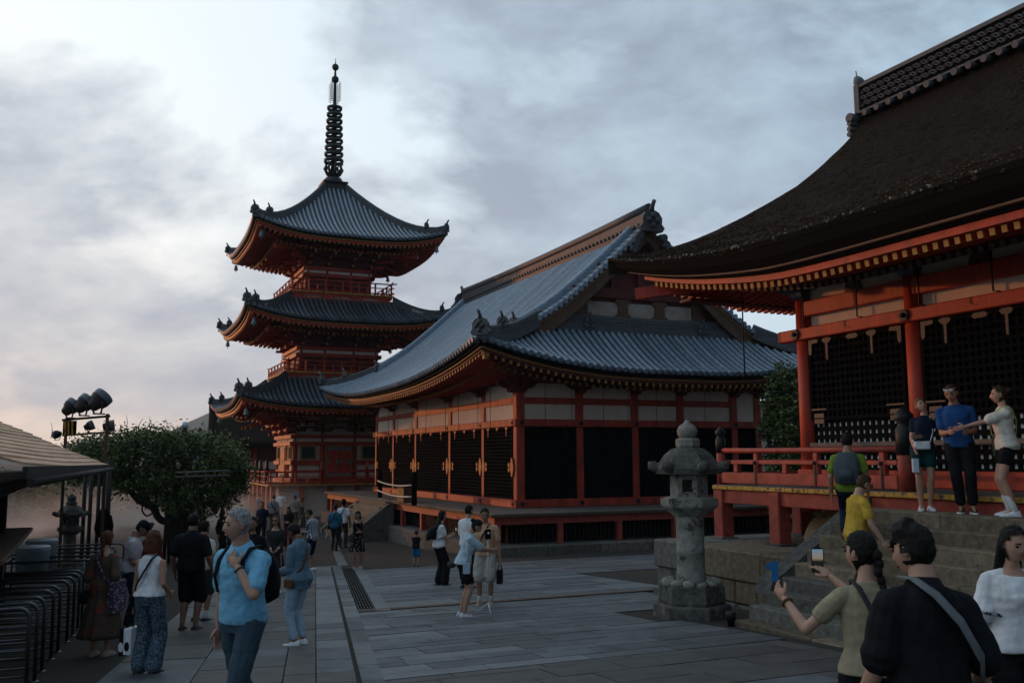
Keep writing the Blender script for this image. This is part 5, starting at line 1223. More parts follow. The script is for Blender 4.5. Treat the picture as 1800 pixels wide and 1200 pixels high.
for i, (px, py, d, rr) in enumerate(((60, 905, 58., 3.2), (110, 885, 64., 3.6), (150, 910, 60., 2.6), (20, 890, 66., 3.4), (205, 880, 70., 3.), (-60, 880, 62., 4.))):
    c = at(px, py, d); shrub('hillside_shrub', c, (rr, rr, rr*.6), 110, 40, .32, ['leaf_autumn', 'leaf'] if i % 2 == 0 else ['leaf', 'leaf_autumn'], 'rounded %s shrub seen in the mist under the kiosk roof' % ['olive brown', 'tall green', 'small ochre', 'outer green', 'far ochre', 'hidden green'][i], 'shrub', 'shrubs on the misty slope', 40+i, False)
# unseen trees, added west of the court to keep the low sun off the ground
for i, (x, y, h, rr) in enumerate(((-14, 22, 5., 4.), (-15, 29, 5.5, 4.), (-15, 36, 6., 4.), (-16, 43, 6.5, 4.), (-16, 50, 7., 4.), (-17, 57, 7.5, 4.), (-17, 64, 7., 4.))):
    shrub('shade_tree', (x, y, gz(y)+h*.55), (rr, rr, h*.50), 130+int(h*8), 40, .55, ['leaf_dark', 'leaf'], 'unseen broad tree added for shade, %s of the row along the west side' % ['first', 'second', 'third', 'fourth', 'fifth', 'sixth', 'seventh'][i], 'tree', 'shade trees added west of the court', 60+i)
# small tiled building at the right behind the shrub
sb = root('side_building', (30., 40., -1.5), 'low white walled building with blue tiled roof in the gap at right', 'building')
a = on_y(1352, 700, 38.); e1 = on_y(1420, 683, 38.)
q = MB(); q.box((a.x-.6, 38.6, -1.6), (a.x+9, 43, a.z-.12)); q.build('wall', 'plaster', sb)
for x in (a.x+.35, a.x+2.4, a.x+4.6): q = MB(); q.box((x-.09, 38.5, -1.6), (x+.09, 38.598, a.z-.1)); q.build('pillar', 'dark_wood', sb)
for dz in (-1.25, -.1): q = MB(); q.box((a.x-.6, 38.48, a.z+dz-.10), (a.x+9, 38.597, a.z+dz)); q.build('beam', 'dark_wood', sb)
q = MB(); q.grid([[Vector((x, 37.7+k*.6, a.z+.02+k*.30)) for x in (a.x-1., a.x+9.)][::-1] for k in range(6)]); o = q.build('roof_slope', 'roof_pan', sb); sm = o.modifiers.new('t', 'SOLIDIFY'); sm.thickness = .1
for k in range(34):
    x = a.x-.9+k*.29; q = MB(); half_tube(q, [Vector((x, 37.68+j*.6, a.z+.07+j*.30)) for j in range(6)], (1, 0, 0), .08); q.build('tile_row', 'roof_tile', sb)
# ================================================================== PEOPLE
def pat(name, c1, c2, kind='stripe', scale=10., rough=.85, cut=.5, c3=None):
    m = bpy.data.materials.new(name); m.use_nodes = True; t = m.node_tree; b = t.nodes['Principled BSDF']; b.inputs['Roughness'].default_value = rough; b.inputs['Specular IOR Level'].default_value = .2
    co = t.nodes.new('ShaderNodeTexCoord'); ra = t.nodes.new('ShaderNodeValToRGB'); e = ra.color_ramp.elements; e[0].color = (*c1, 1); e[1].color = (*c2, 1); e[0].position = cut-.04; e[1].position = cut+.04
    if kind == 'stripe':
        n = t.nodes.new('ShaderNodeTexWave'); n.bands_direction = 'X'; n.inputs['Scale'].default_value = scale; n.inputs['Distortion'].default_value = .6; n.inputs['Detail'].default_value = 1; o = n.outputs['Color']
    elif kind == 'blob':
        n = t.nodes.new('ShaderNodeTexVoronoi'); n.inputs['Scale'].default_value = scale; o = n.outputs['Distance']
    else:
        n = t.nodes.new('ShaderNodeTexNoise'); n.inputs['Scale'].default_value = scale; n.inputs['Detail'].default_value = 4; o = n.outputs[0]
    t.links.new(co.outputs['Object'], n.inputs[0]); t.links.new(o, ra.inputs[0]); t.links.new(ra.outputs[0], b.inputs['Base Color']); MATS[name] = m
def cloth(name, c, rough=.85, var=.16): mat(name, c, rough, var, 9., .5, 15, spec=.12, sheen=.0, stretch=(1.3, 1.3, .8))
for n_, c_ in (('skin_light', (.44, .245, .165)), ('skin_tan', (.34, .18, .11)), ('skin_brown', (.22, .115, .07)), ('skin_dark', (.12, .06, .038))): mat(n_, c_, .5, .10, 9., .04, 120, spec=.4)
for n_, c_ in (('hair_black', (.010, .008, .007)), ('hair_brown', (.05, .028, .015)), ('hair_grey', (.30, .29, .28)), ('hair_blonde', (.24, .14, .07)), ('hair_red', (.09, .03, .014))): mat(n_, c_, .62, .5, 60., .5, 140, stretch=(1, 1, .2), spec=.18)
mat('eye', (.02, .014, .010), .2, 0); mat('lips', (.30, .10, .08), .5, .1)
for n_, c_ in (('c_black', (.010, .011, .013)), ('c_navy', (.012, .020, .038)), ('c_white', (.70, .71, .72)), ('c_offwhite', (.62, .58, .50)), ('c_skyblue', (.17, .42, .60)), ('c_slate', (.045, .075, .10)), ('c_denim', (.11, .185, .24)), ('c_paleblue', (.42, .52, .60)), ('c_icejean', (.34, .46, .56)),
               ('c_tan', (.52, .33, .19)), ('c_stone', (.40, .37, .32)), ('c_beige', (.30, .26, .17)), ('c_yellow', (.52, .33, .045)), ('c_lime', (.16, .24, .03)), ('c_teal', (.008, .05, .05)), ('c_royal', (.018, .07, .21)), ('c_petrol', (.03, .12, .19)), ('c_grey', (.16, .165, .17)), ('c_charcoal', (.032, .034, .036)),
               ('c_wine', (.10, .015, .02)), ('c_cobalt', (.03, .14, .34)), ('c_olive', (.06, .06, .05)), ('c_greybag', (.07, .085, .10)), ('c_leather', (.12, .06, .03)), ('c_childblue', (.02, .16, .33)), ('c_palelime', (.45, .52, .12))): cloth(n_, c_)
mat('shoe_white', (.72, .74, .76), .6, .06, 20.); mat('shoe_black', (.012, .012, .013), .5, .2, 20.); mat('shoe_blue', (.30, .52, .66), .6, .35, 16., c2=(.72, .74, .76)); mat('shoe_tan', (.34, .27, .20), .7, .2, 14.); mat('shoe_hike', (.02, .018, .015), .6, .3, 18., wear=(.32, .22, .04), wscale=14, wcut=.58); mat('sock_white', (.62, .62, .60), .9, .05)
pat('p_stripe', (.55, .56, .58), (.03, .05, .10), 'stripe', 7.5); pat('p_bagstripe', (.40, .38, .32), (.02, .02, .022), 'stripe', 14.); pat('p_dress', (.075, .06, .04), (.26, .045, .035), 'noise', 11., cut=.60); pat('p_skirt', (.42, .42, .40), (.012, .012, .014), 'blob', 13., cut=.22); pat('p_tie', (.50, .44, .46), (.10, .30, .50), 'noise', 3.2, cut=.56); pat('p_tote', (.36, .33, .36), (.06, .045, .08), 'blob', 26., cut=.33); pat('p_trouser', (.030, .055, .08), (.11, .15, .19), 'noise', 42., cut=.5); pat('p_floral', (.50, .50, .46), (.35, .30, .06), 'noise', 9., cut=.55); pat('p_embroid', (.012, .02, .05), (.45, .47, .5), 'noise', 30., cut=.5)

JOBS = []
def rot(ax, d): return Matrix.Rotation(R_(d), 3, ax)
def cap(mb, p0, p1, r0, r1, n=10):
    p0, p1 = Vector(p0), Vector(p1); d = (p1-p0); L = d.length
    if L < 1e-5: return
    d /= L; mb.tube([p0-d*r0*.92, p0-d*r0*.6, p0, p0.lerp(p1, .5), p1, p1+d*r1*.6, p1+d*r1*.92], [r0*.35, r0*.8, r0, (r0+r1)/2, r1, r1*.8, r1*.35], n)
def ik(a, c, l1, l2, pole):
    a, c, pole = Vector(a), Vector(c), Vector(pole); d = c-a; L = min(d.length, (l1+l2)*.998); d.normalize(); c2 = a+d*L
    x = (l1*l1-l2*l2+L*L)/(2*L); h = math.sqrt(max(0, l1*l1-x*x)); p = pole-d*pole.dot(d)
    p = p.normalized() if p.length > 1e-4 else d.orthogonal().normalized()
    return a+d*x+p*h, c2
def head_pts(n=22, m=16):
    V = []
    for i in range(m+1):
        th = math.pi*i/m
        for k in range(n):
            ph = 2*math.pi*k/n; x, y, z = math.sin(th)*math.sin(ph), math.sin(th)*math.cos(ph), math.cos(th)
            X, Y, Z = x*.074, y*.092, z*.112
            if Z < 0: t = -Z/.112; X *= 1-.34*t**1.3; Y = Y*(1-.30*t**1.4)+.018*t
            if Z > .02: Y -= .006
            f = max(0., y)
            g = lambda cx, cz, s: math.exp(-(((X-cx)/s)**2+((Z-cz)/(s*1.2))**2))
            if f > .2:
                Y += f*(.022*g(0, -.022, .013)+.010*g(0, .004, .012)-.010*g(.031, .012, .015)-.010*g(-.031, .012, .015)+.006*g(0, .036, .03)+.006*g(0, -.058, .016)+.010*g(0, -.098, .02)-.004*g(0, -.074, .010))
            V.append(Vector((X, Y, Z)))
    return V, n, m
HP, HN, HM = head_pts()
HP2, HN2, HM2 = head_pts(52, 36)
def add_head(mb, Hm, s):
    vs = [Hm(p*s) for p in HP]; n, m = HN, HM; mb.smooth = True; mb.cur = 0
    mb.add(vs, [(i*n+k, (i+1)*n+k, (i+1)*n+(k+1) % n, i*n+(k+1) % n) for i in range(m) for k in range(n)])
    for sg in (-1, 1):
        o = MB(); o.sphere((0, 0, 0), (.010, .020, .030), 8, 6); mb.add([Hm((v+Vector((sg*.077, -.008, -.002)))*s) for v in o.v], o.f)
        mb.cur = 1; o = MB(); o.sphere((0, 0, 0), (.0150, .0065, .0085), 8, 5); mb.add([Hm((v+Vector((sg*.031, .0785, .012)))*s) for v in o.v], o.f)
        o = MB(); o.box((-.019, -.005, -.0035), (.019, .005, .0035)); mb.add([Hm((v+Vector((sg*.031, .0875, .033)))*s) for v in o.v], o.f); mb.cur = 0
    mb.cur = 2; o = MB(); o.sphere((0, 0, 0), (.024, .007, .0075), 8, 5); mb.add([Hm((v+Vector((0, .0845, -.060)))*s) for v in o.v], o.f); mb.cur = 0; mb.smooth = False
def add_hair(mb, Hm, s, style, seed=0):
    n, m = HN2, HM2; vs = []; HQ = HP2
    grow = {'short': .010, 'crop': .006, 'long': .014, 'bun': .009, 'pony': .010, 'quiff': .016, 'curl': .022, 'bob': .018, 'bald': .003}.get(style, .010)
    for p in HQ:
        q = p.normalized(); e = grow*(1+.5*noise.noise(p*40+Vector((seed, 0, 0))))+.0045*noise.noise(Vector((p.x*150, p.y*150, p.z*40+seed)))+.004*noise.noise(p*75+Vector((0, seed, 0)))
        if p.z > .05: e *= 1.5
        if style == 'quiff' and p.z > .05 and p.y > -.02: e += .022
        vs.append(Hm((p+q*e)*s))
    fs = []
    for i in range(m):
        for k in range(n):
            c = (HQ[i*n+k]+HQ[(i+1)*n+(k+1) % n])/2; low = -.055 if style in ('short', 'crop', 'quiff', 'curl', 'bald') else -.10
            hairline = .062+.02*(1-abs(c.x)/.07)+.008*noise.noise(Vector((c.x*120, seed, 0))); ok = (c.y < .012 and c.z > low) or (c.z > hairline) or (c.z > .035 and abs(c.x) > .056 and c.y < .05)
            if abs(c.x) > .062 and c.z < -.01 and -.03 < c.y and style in ('short', 'crop', 'quiff', 'bun', 'pony'): ok = False
            if ok: fs.append((i*n+k, (i+1)*n+k, (i+1)*n+(k+1) % n, i*n+(k+1) % n))
    mb.smooth = True; mb.add(vs, fs)
    if style in ('long', 'bob'):
        L = .36 if style == 'long' else .16; rings = []
        for a in range(9):
            t = a/8; z = .03-L*t; wx = lerp(.083, .105 if style == 'long' else .10, min(1, t*1.4)); rings.append([Hm(Vector((wx*math.cos(f), -.045-.012*t+ (.070 if style == 'bob' else .058-.01*t)*math.sin(f)*(1 if math.sin(f) < 0 else .55), z+.01*noise.noise((f*2, z*9, seed))))*s) for f in [2*math.pi*b/14 for b in range(14)]])
        mb.loft(rings)
    if style == 'bun': o = MB(); o.sphere((0, -.115, .045), (.045, .045, .04), 10, 7); mb.add([Hm(v*s) for v in o.v], o.f)
    if style in ('pony', 'braid'):
        for a in range(7):
            t = a/6; o = MB(); o.sphere((0.012*math.sin(a*2.2), -.105-.02*t, -.02-.27*t), (.030-.010*t, .028-.008*t, .034), 8, 6); mb.add([Hm(v*s) for v in o.v], o.f)
    if style == 'curl' or style == 'quiff':
        rg = random.Random(seed)
        for a in range(60):
            th = rg.uniform(0, 1.25); ph = rg.uniform(0, 6.28); c = Vector((.078*math.sin(th)*math.sin(ph), .094*math.sin(th)*math.cos(ph)-.004, .118*math.cos(th)+.006)); o = MB(); o.sphere(c, rg.uniform(.012, .020), 6, 5); mb.add([Hm(v*s) for v in o.v], o.f)
    mb.smooth = False
def add_hand(mb, w_, d, pn, s, side, curl=.5):
    """palm and five separate fingers; d hand direction, pn palm normal, side = +1 right / -1 left"""
    d = d.normalized(); pn = (pn-d*pn.dot(d)).normalized(); a = d.cross(pn)*side      # a points to the thumb side
    o = MB(); o.sphere((0, 0, 0), (1, 1, 1), 10, 7); c = w_+d*.045*s
    mb.smooth = True; mb.add([c+d*(v.x*.055*s)+a*(v.y*.042*s)+pn*(v.z*.017*s) for v in o.v], o.f)
    for k, (off, L, r_) in enumerate(((.030, .070, .0088), (.010, .078, .0092), (-.011, .073, .0088), (-.030, .058, .0078))):
        b = w_+d*.088*s+a*off*s; c1 = curl*(1+.12*k); pts = [b-d*.02*s]; ang = .25*c1; p = b
        for seg, fr in enumerate((.42, .32, .26)): pts.append(p); dd = d*math.cos(ang)+pn*math.sin(ang); p = p+dd*(L*fr*s); ang += .62*c1
        pts.append(p); mb.tube(pts, [r_*s, r_*s, r_*.98*s, r_*.9*s, r_*.7*s], 6)
    b = w_+d*.025*s+a*.032*s; t1 = (d*.62+a*.72+pn*.25*curl).normalized(); t2 = (d*.9+a*.25+pn*.45*curl).normalized()
    mb.tube([b-t1*.015*s, b, b+t1*.038*s, b+t1*.038*s+t2*.032*s], [.011*s, .0125*s, .0105*s, .008*s], 6); mb.smooth = False
TORSO_M = [(.85, .120, .095, 0), (.93, .162, .115, -.012), (1.0, .160, .112, -.004), (1.08, .150, .106, 0), (1.18, .155, .112, .006), (1.28, .172, .120, .008), (1.36, .168, .108, 0), (1.41, .125, .084, -.012), (1.455, .076, .066, -.014), (1.50, .056, .058, -.008), (1.56, .053, .055, .004)]
TORSO_F = [(.85, .125, .098, -.004), (.93, .172, .122, -.018), (1.0, .158, .110, -.008), (1.08, .124, .092, 0), (1.18, .132, .100, .010), (1.28, .148, .118, .018), (1.36, .142, .096, .004), (1.41, .106, .074, -.010), (1.455, .062, .056, -.012), (1.50, .047, .050, -.006), (1.56, .045, .048, .004)]
PEOPLE = []
def person(label, pos, face, h, sex='m', lean=(2, 0, 0), feet=None, hands=(None, None), poles=(None, None), head=(0, 0, 0), top=None, bottom=None, shoes='shoe_black', hair=('short', 'hair_black'), skin='skin_light', wide=1., group='visitors in the temple court', vox=.014, curls=(.45, .45), hat=None, collar=None, socks=None, glasses=False, pelvis=(0, 0, 0), pal=(None, None)):
    s = h/1.75; az = math.degrees(YAW)+face; Mx = Matrix.Translation(pos) @ Matrix.Rotation(-R_(az), 4, 'Z')
    rt_ = bpy.data.objects.new('person', None); col.objects.link(rt_); rt_.matrix_world = Mx; tag(rt_, label, 'person', group); rt_.empty_display_size = .2
    S = lambda v: Vector(v)*s
    PV = Vector((pelvis[0], pelvis[1], .93+pelvis[2])); Rm = rot('Z', lean[2]) @ rot('Y', lean[1]) @ rot('X', -lean[0])
    def T(x, y, z):       # torso point
        t = min(1, max(0, (z-.90)/.25)); q = Vector((x, y, z-.93)); return (PV+(q.lerp(Rm @ q, t)))*s
    tor = TORSO_M if sex == 'm' else TORSO_F; shw = (.185 if sex == 'm' else .158)*(.5+.5*wide)
    feet = feet or ((-.10, 0, 0), (.10, .02, 0)); J = {}
    body, shirt, pant = MB(), MB(), MB()
    def rings(inf, z0, z1, flare=0., n=18):
        R = []; zs = [r_[0] for r_ in tor if z0 < r_[0] < z1]; zs = [z0]+zs+[z1]
        for z in zs:
            wx = interp(z, [r_[0] for r_ in tor], [r_[1] for r_ in tor])*wide; wy = interp(z, [r_[0] for r_ in tor], [r_[2] for r_ in tor])*(.4+.6*wide); yo = interp(z, [r_[0] for r_ in tor], [r_[3] for r_ in tor])
            i2 = inf+flare*max(0, 1-(z-z0)/.35)
            R.append([T((wx+i2)*math.copysign(abs(math.cos(a))**.85, math.cos(a)), yo+(wy+i2)*math.sin(a), z) for a in [2*math.pi*k/n for k in range(n)]])
        return R
    body.loft(rings(-.014 if top else 0, .85, 1.40)); body.loft(rings(0, 1.38, 1.56))
    # legs
    for i, sg in enumerate((-1, 1)):
        ft = feet[i]; an = Vector((ft[0], ft[1]-.03, .085+(ft[2] if len(ft) > 2 else 0))); hp_ = PV+Vector((sg*.092*(.4+.6*wide), 0, -.02)); kn, an = ik(hp_, an, .43, .425, ft[4] if len(ft) > 4 else (sg*.05, 1, 0)); J['hip%d' % i], J['knee%d' % i], J['ank%d' % i] = hp_*s, kn*s, an*s
        k_ = .4+.6*wide; lg = .80 if (bottom and bottom['kind'] in ('pants', 'wide') and bottom.get('len', 2.) > 1 or (bottom and bottom['kind'] == 'wide')) else 1.; k_ *= lg
        cap(body, hp_*s, kn*s, .082*s*k_, .054*s*k_); cap(body, kn*s, (kn.lerp(an, .35)+Vector((0, -.012, 0)))*s, .054*s*lg, .056*s*k_); cap(body, (kn.lerp(an, .35)+Vector((0, -.012, 0)))*s, an*s, .055*s*k_, .036*s); 
        yawf = ft[3] if len(ft) > 3 else sg*8; fd = rot('Z', -yawf) @ Vector((0, 1, 0)); toe = an+fd*.15; toe.z = an.z-.055; cap(body, an*s, toe*s, .028*s, .016*s)
        # shoe
        q = MB(); fr = rot('Z', -yawf); rr = []
        for y_, wx, zt in ((-.085, .020, .035), (-.075, .034, .075), (-.03, .038, .092), (.02, .038, .085), (.07, .044, .060), (.12, .046, .045), (.155, .036, .036), (.175, .015, .024)):
            rr.append([(an+Vector((0, 0, -.085))+fr @ Vector((wx*cx, y_+.01, max(0.002, zt*cz))))*s for cx, cz in ((-1, .0), (-1.05, .35), (-.75, .85), (0, 1.), (.75, .85), (1.05, .35), (1, 0.))])
        q.loft(rr); q.cur = 1; rr = []
        for y_, wx in ((-.092, .024), (-.07, .040), (.0, .041), (.08, .049), (.13, .047), (.172, .026), (.185, .012)): rr.append([(an+Vector((0, 0, -.085))+fr @ Vector((wx*cx, y_+.01, z_)))*s for cx, z_ in ((-1, 0.001), (1, 0.001), (1.02, .022), (-1.02, .022))])
        q.loft(rr, smooth=False)
        ob = bpy.data.objects.new('shoe', q.mesh('shoe', [shoes, 'shoe_white' if shoes not in ('shoe_black', 'shoe_tan') else shoes])); col.objects.link(ob); ob.parent = rt_
        if socks: q = MB(); cap(q, an*s, an.lerp(kn, socks)*s, .043*s, .047*s); ob = bpy.data.objects.new('sock', q.mesh('sock', 'sock_white')); col.objects.link(ob); ob.parent = rt_
    # arms
    for i, sg in enumerate((-1, 1)):
        sh = T(sg*shw, -.012, 1.365)/s; tg = hands[i]
        tg = Vector(tg) if tg else T(sg*(shw+.07), .03, .86)/s; po = poles[i] or (sg*.35, -1, -.35); el, wr = ik(sh, tg, .285, .25, po); J['sh%d' % i], J['el%d' % i], J['wr%d' % i] = sh*s, el*s, wr*s
        a_ = 1. if sex == 'm' else .84
        cap(body, T(sg*shw*.42, -.014, 1.405), sh*s, .040*s*a_, .050*s*a_); cap(body, sh*s, el*s, .052*s*a_*(.6+.4*wide), .040*s*a_); cap(body, el*s, el.lerp(wr, .3)*s, .041*s*a_, .042*s*a_); cap(body, el.lerp(wr, .3)*s, wr*s, .042*s*a_, .027*s*a_)
        if top and top.get('sleeve', 0) > 0:
            sl_ = top['sleeve']; f = top.get('inf', .018); e1 = sh.lerp(el, min(1, sl_)); lo = top.get('loose', 0.)
            cap(shirt, T(sg*shw*.42, -.014, 1.405), sh*s, (.040*a_+f*.6)*s, (.050*a_+f*.7)*s); cap(shirt, sh*s, e1*s, (.053*a_+f*.7)*s, (.045*a_+f*.7+lo*.7)*s)
            if sl_ > 1: cap(shirt, el*s, el.lerp(wr, sl_-1)*s, (.043*a_+f+lo*.5)*s, (.032*a_+f+lo*.5)*s)
    # garments
    if top: shirt.loft(rings(top.get('inf', .018)*.8, top.get('hem', .90), top.get('neck', 1.462), top.get('flare', .012)))
    if top and not top.get('sleeve'):
        for sg in (-1, 1): cap(shirt, T(sg*shw*.42, -.01, 1.385), T(sg*shw*.70, -.012, 1.375), .050*s, .050*s)
    parts = []
    if bottom:
        kd = bottom['kind']; ln = bottom.get('len', 1.)
        if kd in ('pants', 'shorts', 'wide'):
            f = bottom.get('inf', .016); pant.loft(rings(min(f, .006) if (top and top.get('hem', .9) < .97) else f, .84, bottom.get('waist', 1.02)))
            for i in (0, 1):
                hp_, kn, an = J['hip%d' % i], J['knee%d' % i], J['ank%d' % i]; k_ = .4+.6*wide
                if kd == 'wide': e = hp_.lerp(an, .97*ln); mid_ = kn; cap(pant, hp_, kn, .100*s*k_, .095*s); cap(pant, kn, kn.lerp(an, .95), .095*s, .100*s)
                elif ln <= 1: cap(pant, hp_, hp_.lerp(kn, ln), (.085*k_+f)*s, (.066*k_+f+bottom.get('loose', .012))*s)
                else: cap(pant, hp_, kn, (.085*k_+f)*s, (.058+f)*s); cap(pant, kn, kn.lerp(an, ln-1), (.058+f)*s, (.046+f+bottom.get('loose', 0.))*s)
            parts.append(('trousers' if ln > 1 or kd == 'wide' else 'shorts', pant, bottom['mat'], True))
        else:
            q = MB(); R = []; z0 = bottom.get('waist', 1.06); z1 = bottom['hem']; fl_ = bottom.get('flare', .10); n = 36
            for a in range(13):
                t = a/12; z = lerp(z0, z1, t)
                if z > .85: wx = interp(z, [r_[0] for r_ in tor], [r_[1] for r_ in tor])*wide+.022; wy = interp(z, [r_[0] for r_ in tor], [r_[2] for r_ in tor])+.022; yo = -.008
                else: u = (.85-z)/.75; wx = .185*wide+fl_*u; wy = .135+fl_*u; yo = -.008
                am = .012+.035*max(0, t-.25)*bottom.get('pleat', 1.)
                R.append([T((wx+am*math.sin(9*f+2*math.sin(3*f)+label.__len__()))*math.cos(f), yo+(wy+am*math.sin(9*f+2*math.sin(3*f)))*math.sin(f), z) if z > .9 else (PV+Vector(((wx+am*math.sin(9*f+2*math.sin(3*f)+label.__len__()))*math.cos(f), yo+(wy+am*math.sin(9*f+2*math.sin(3*f)))*math.sin(f), z-.93)))*s for f in [2*math.pi*b/n for b in range(n)]])
            q.loft(R); parts.append(('skirt', q, bottom['mat'], False))
    if top: parts.append((top.get('name', 'shirt'), shirt, top['mat'], True))
    for nm, mb_, mt_, rm in parts:
        ob = bpy.data.objects.new(nm, mb_.mesh(nm, mt_)); col.objects.link(ob); ob.parent = rt_
        if rm: JOBS.append((ob, vox, None, None))
    # head, hair, hands
    nk = T(0, .004, 1.50); Rh = Rm @ rot('Z', -head[0]) @ rot('Y', head[2]) @ rot('X', -head[1]); hc_ = nk+Rh @ (Vector((0, .018, .125))*s)
    cap(body, nk-(Rm @ Vector((0, 0, .04)))*s, nk+(Rh @ Vector((0, .008, .075)))*s, .052*s*(1 if sex == 'm' else .86), .050*s*(1 if sex == 'm' else .86))
    Hm = lambda v: hc_+Rh @ Vector(v); J['head'] = hc_; J['Rh'] = Rh; J['T'] = T; J['s'] = s; J['M'] = Mx; J['root'] = rt_; J['Hm'] = Hm
    fine = MB(); add_head(fine, Hm, s*1.03)
    for i, sg in enumerate((-1, 1)):
        d = (J['wr%d' % i]-J['el%d' % i]).normalized(); pn = Vector(pal[i]) if pal[i] else Vector((-sg, .25, 0)); add_hand(fine, J['wr%d' % i], d, pn, s*(1 if sex == 'm' else .92), sg, curls[i])
    ob = bpy.data.objects.new('body', body.mesh('body', [skin, 'eye', 'lips'])); col.objects.link(ob); ob.parent = rt_; JOBS.append((ob, vox, fine, [skin, 'eye', 'lips']))
    if hair: q = MB(); add_hair(q, Hm, s*1.03, hair[0], len(label)); ob = bpy.data.objects.new('hair', q.mesh('hair', hair[1])); col.objects.link(ob); ob.parent = rt_
    if hat:
        q = MB(); o = MB(); k, mh = hat
        if k == 'cap': o.lathe((0, -.004, .030), [(.088, 0), (.090, .03), (.078, .075), (.045, .100), (.01, .106)], 16, sy=1.14); o.loft([[Vector((x, .085+.075*math.cos(x/.075*1.4)*b, .036-.012*b+z)) for x in [-.075+.15*k2/8 for k2 in range(9)]]+[Vector((x, .085+.075*math.cos(x/.075*1.4)*b, .030-.012*b+z)) for x in [.075-.15*k2/8 for k2 in range(9)]] for b, z in ((0, 0), (1, 0))])
        elif k == 'bucket': o.lathe((0, 0, .02), [(.150, -.02), (.147, -.014), (.098, .03), (.092, .085), (.075, .105), (.01, .108)], 18, sy=1.1)
        elif k == 'turban': o.sphere((0, -.005, .062), (.098, .112, .075), 14, 8); o.sphere((0, .05, .085), (.06, .05, .05), 8, 6)
        q.smooth = True; q.add([Hm(v*s*1.03) for v in o.v], o.f); ob = bpy.data.objects.new('hat', q.mesh('hat', mh)); col.objects.link(ob); ob.parent = rt_
    if collar:
        q = MB(); R = []
        for z, wx in ((1.45, .082), (1.500, .068), (1.497, .076), (1.445, .108)): R.append([T(wx*(1 if sex == 'm' else .85)*math.cos(f), -.006+wx*.92*math.sin(f), z-.03*max(0, math.sin(f))) for f in [2*math.pi*b/20 for b in range(20)]])
        q.loft(R, cap=False); ob = bpy.data.objects.new('collar', q.mesh('collar', collar)); col.objects.link(ob); ob.parent = rt_
    if glasses:
        q = MB()
        for sg in (-1, 1): q.prism([Hm(Vector((sg*.033+.026*math.cos(f), .098, glasses+.016*math.sin(f)))*s) for f in [2*math.pi*b/10 for b in range(10)]], (0, 0, 0), Rh @ Vector((0, .006, 0))); q.tube([Hm(Vector((sg*.06, .096, glasses))*s), Hm(Vector((sg*.082, .0, glasses))*s)], .003, 5)
        q.tube([Hm(Vector((-.01, .10, glasses))*s), Hm(Vector((.01, .10, glasses))*s)], .003, 5); ob = bpy.data.objects.new('glasses', q.mesh('glasses', 'white_metal' if glasses > .05 else 'black_lacquer')); col.objects.link(ob); ob.parent = rt_
    PEOPLE.append(J); return J
def finish_people():
    for ob, vx, fine, mats in JOBS:
        m = ob.modifiers.new('r', 'REMESH'); m.mode = 'VOXEL'; m.voxel_size = vx; m.use_smooth_shade = True; sm = ob.modifiers.new('s', 'SMOOTH'); sm.iterations = 4 if vx > .01 else 6; sm.factor = .5
    bpy.context.view_layer.update(); dg = bpy.context.evaluated_depsgraph_get()
    done = [(ob, bpy.data.meshes.new_from_object(ob.evaluated_get(dg)), vx, fine, mats) for ob, vx, fine, mats in JOBS]
    for ob, me, vx, fine, mats in done:
        old = ob.data; mt_ = [m for m in old.materials]; ob.modifiers.clear(); me.materials.clear()
        for mm_ in mt_: me.materials.append(mm_)
        if fine is None:       # folds and creases in the cloth
            nv = len(me.vertices); co = np.empty(nv*3, np.float32); no = np.empty(nv*3, np.float32); me.vertices.foreach_get('co', co); me.vertex_normals.foreach_get('vector', no); co = co.reshape(-1, 3); no = no.reshape(-1, 3); sd_ = hash(ob.name) % 97
            a = np.array([noise.noise((x*7+sd_, y*7, z*12+x*6))+.5*noise.noise((x*18, y*18+sd_, z*26)) for x, y, z in co.tolist()], np.float32); co += no*(a[:, None]*.008); me.vertices.foreach_set('co', co.ravel())
        else:
            bm = bmesh.new(); bm.from_mesh(me); tmp = fine.mesh('t', mats); bm.from_mesh(tmp); bm.to_mesh(me); bm.free(); bpy.data.meshes.remove(tmp)
        me.polygons.foreach_set('use_smooth', [True]*len(me.polygons)); me.update(); me.name = old.name; ob.data = me
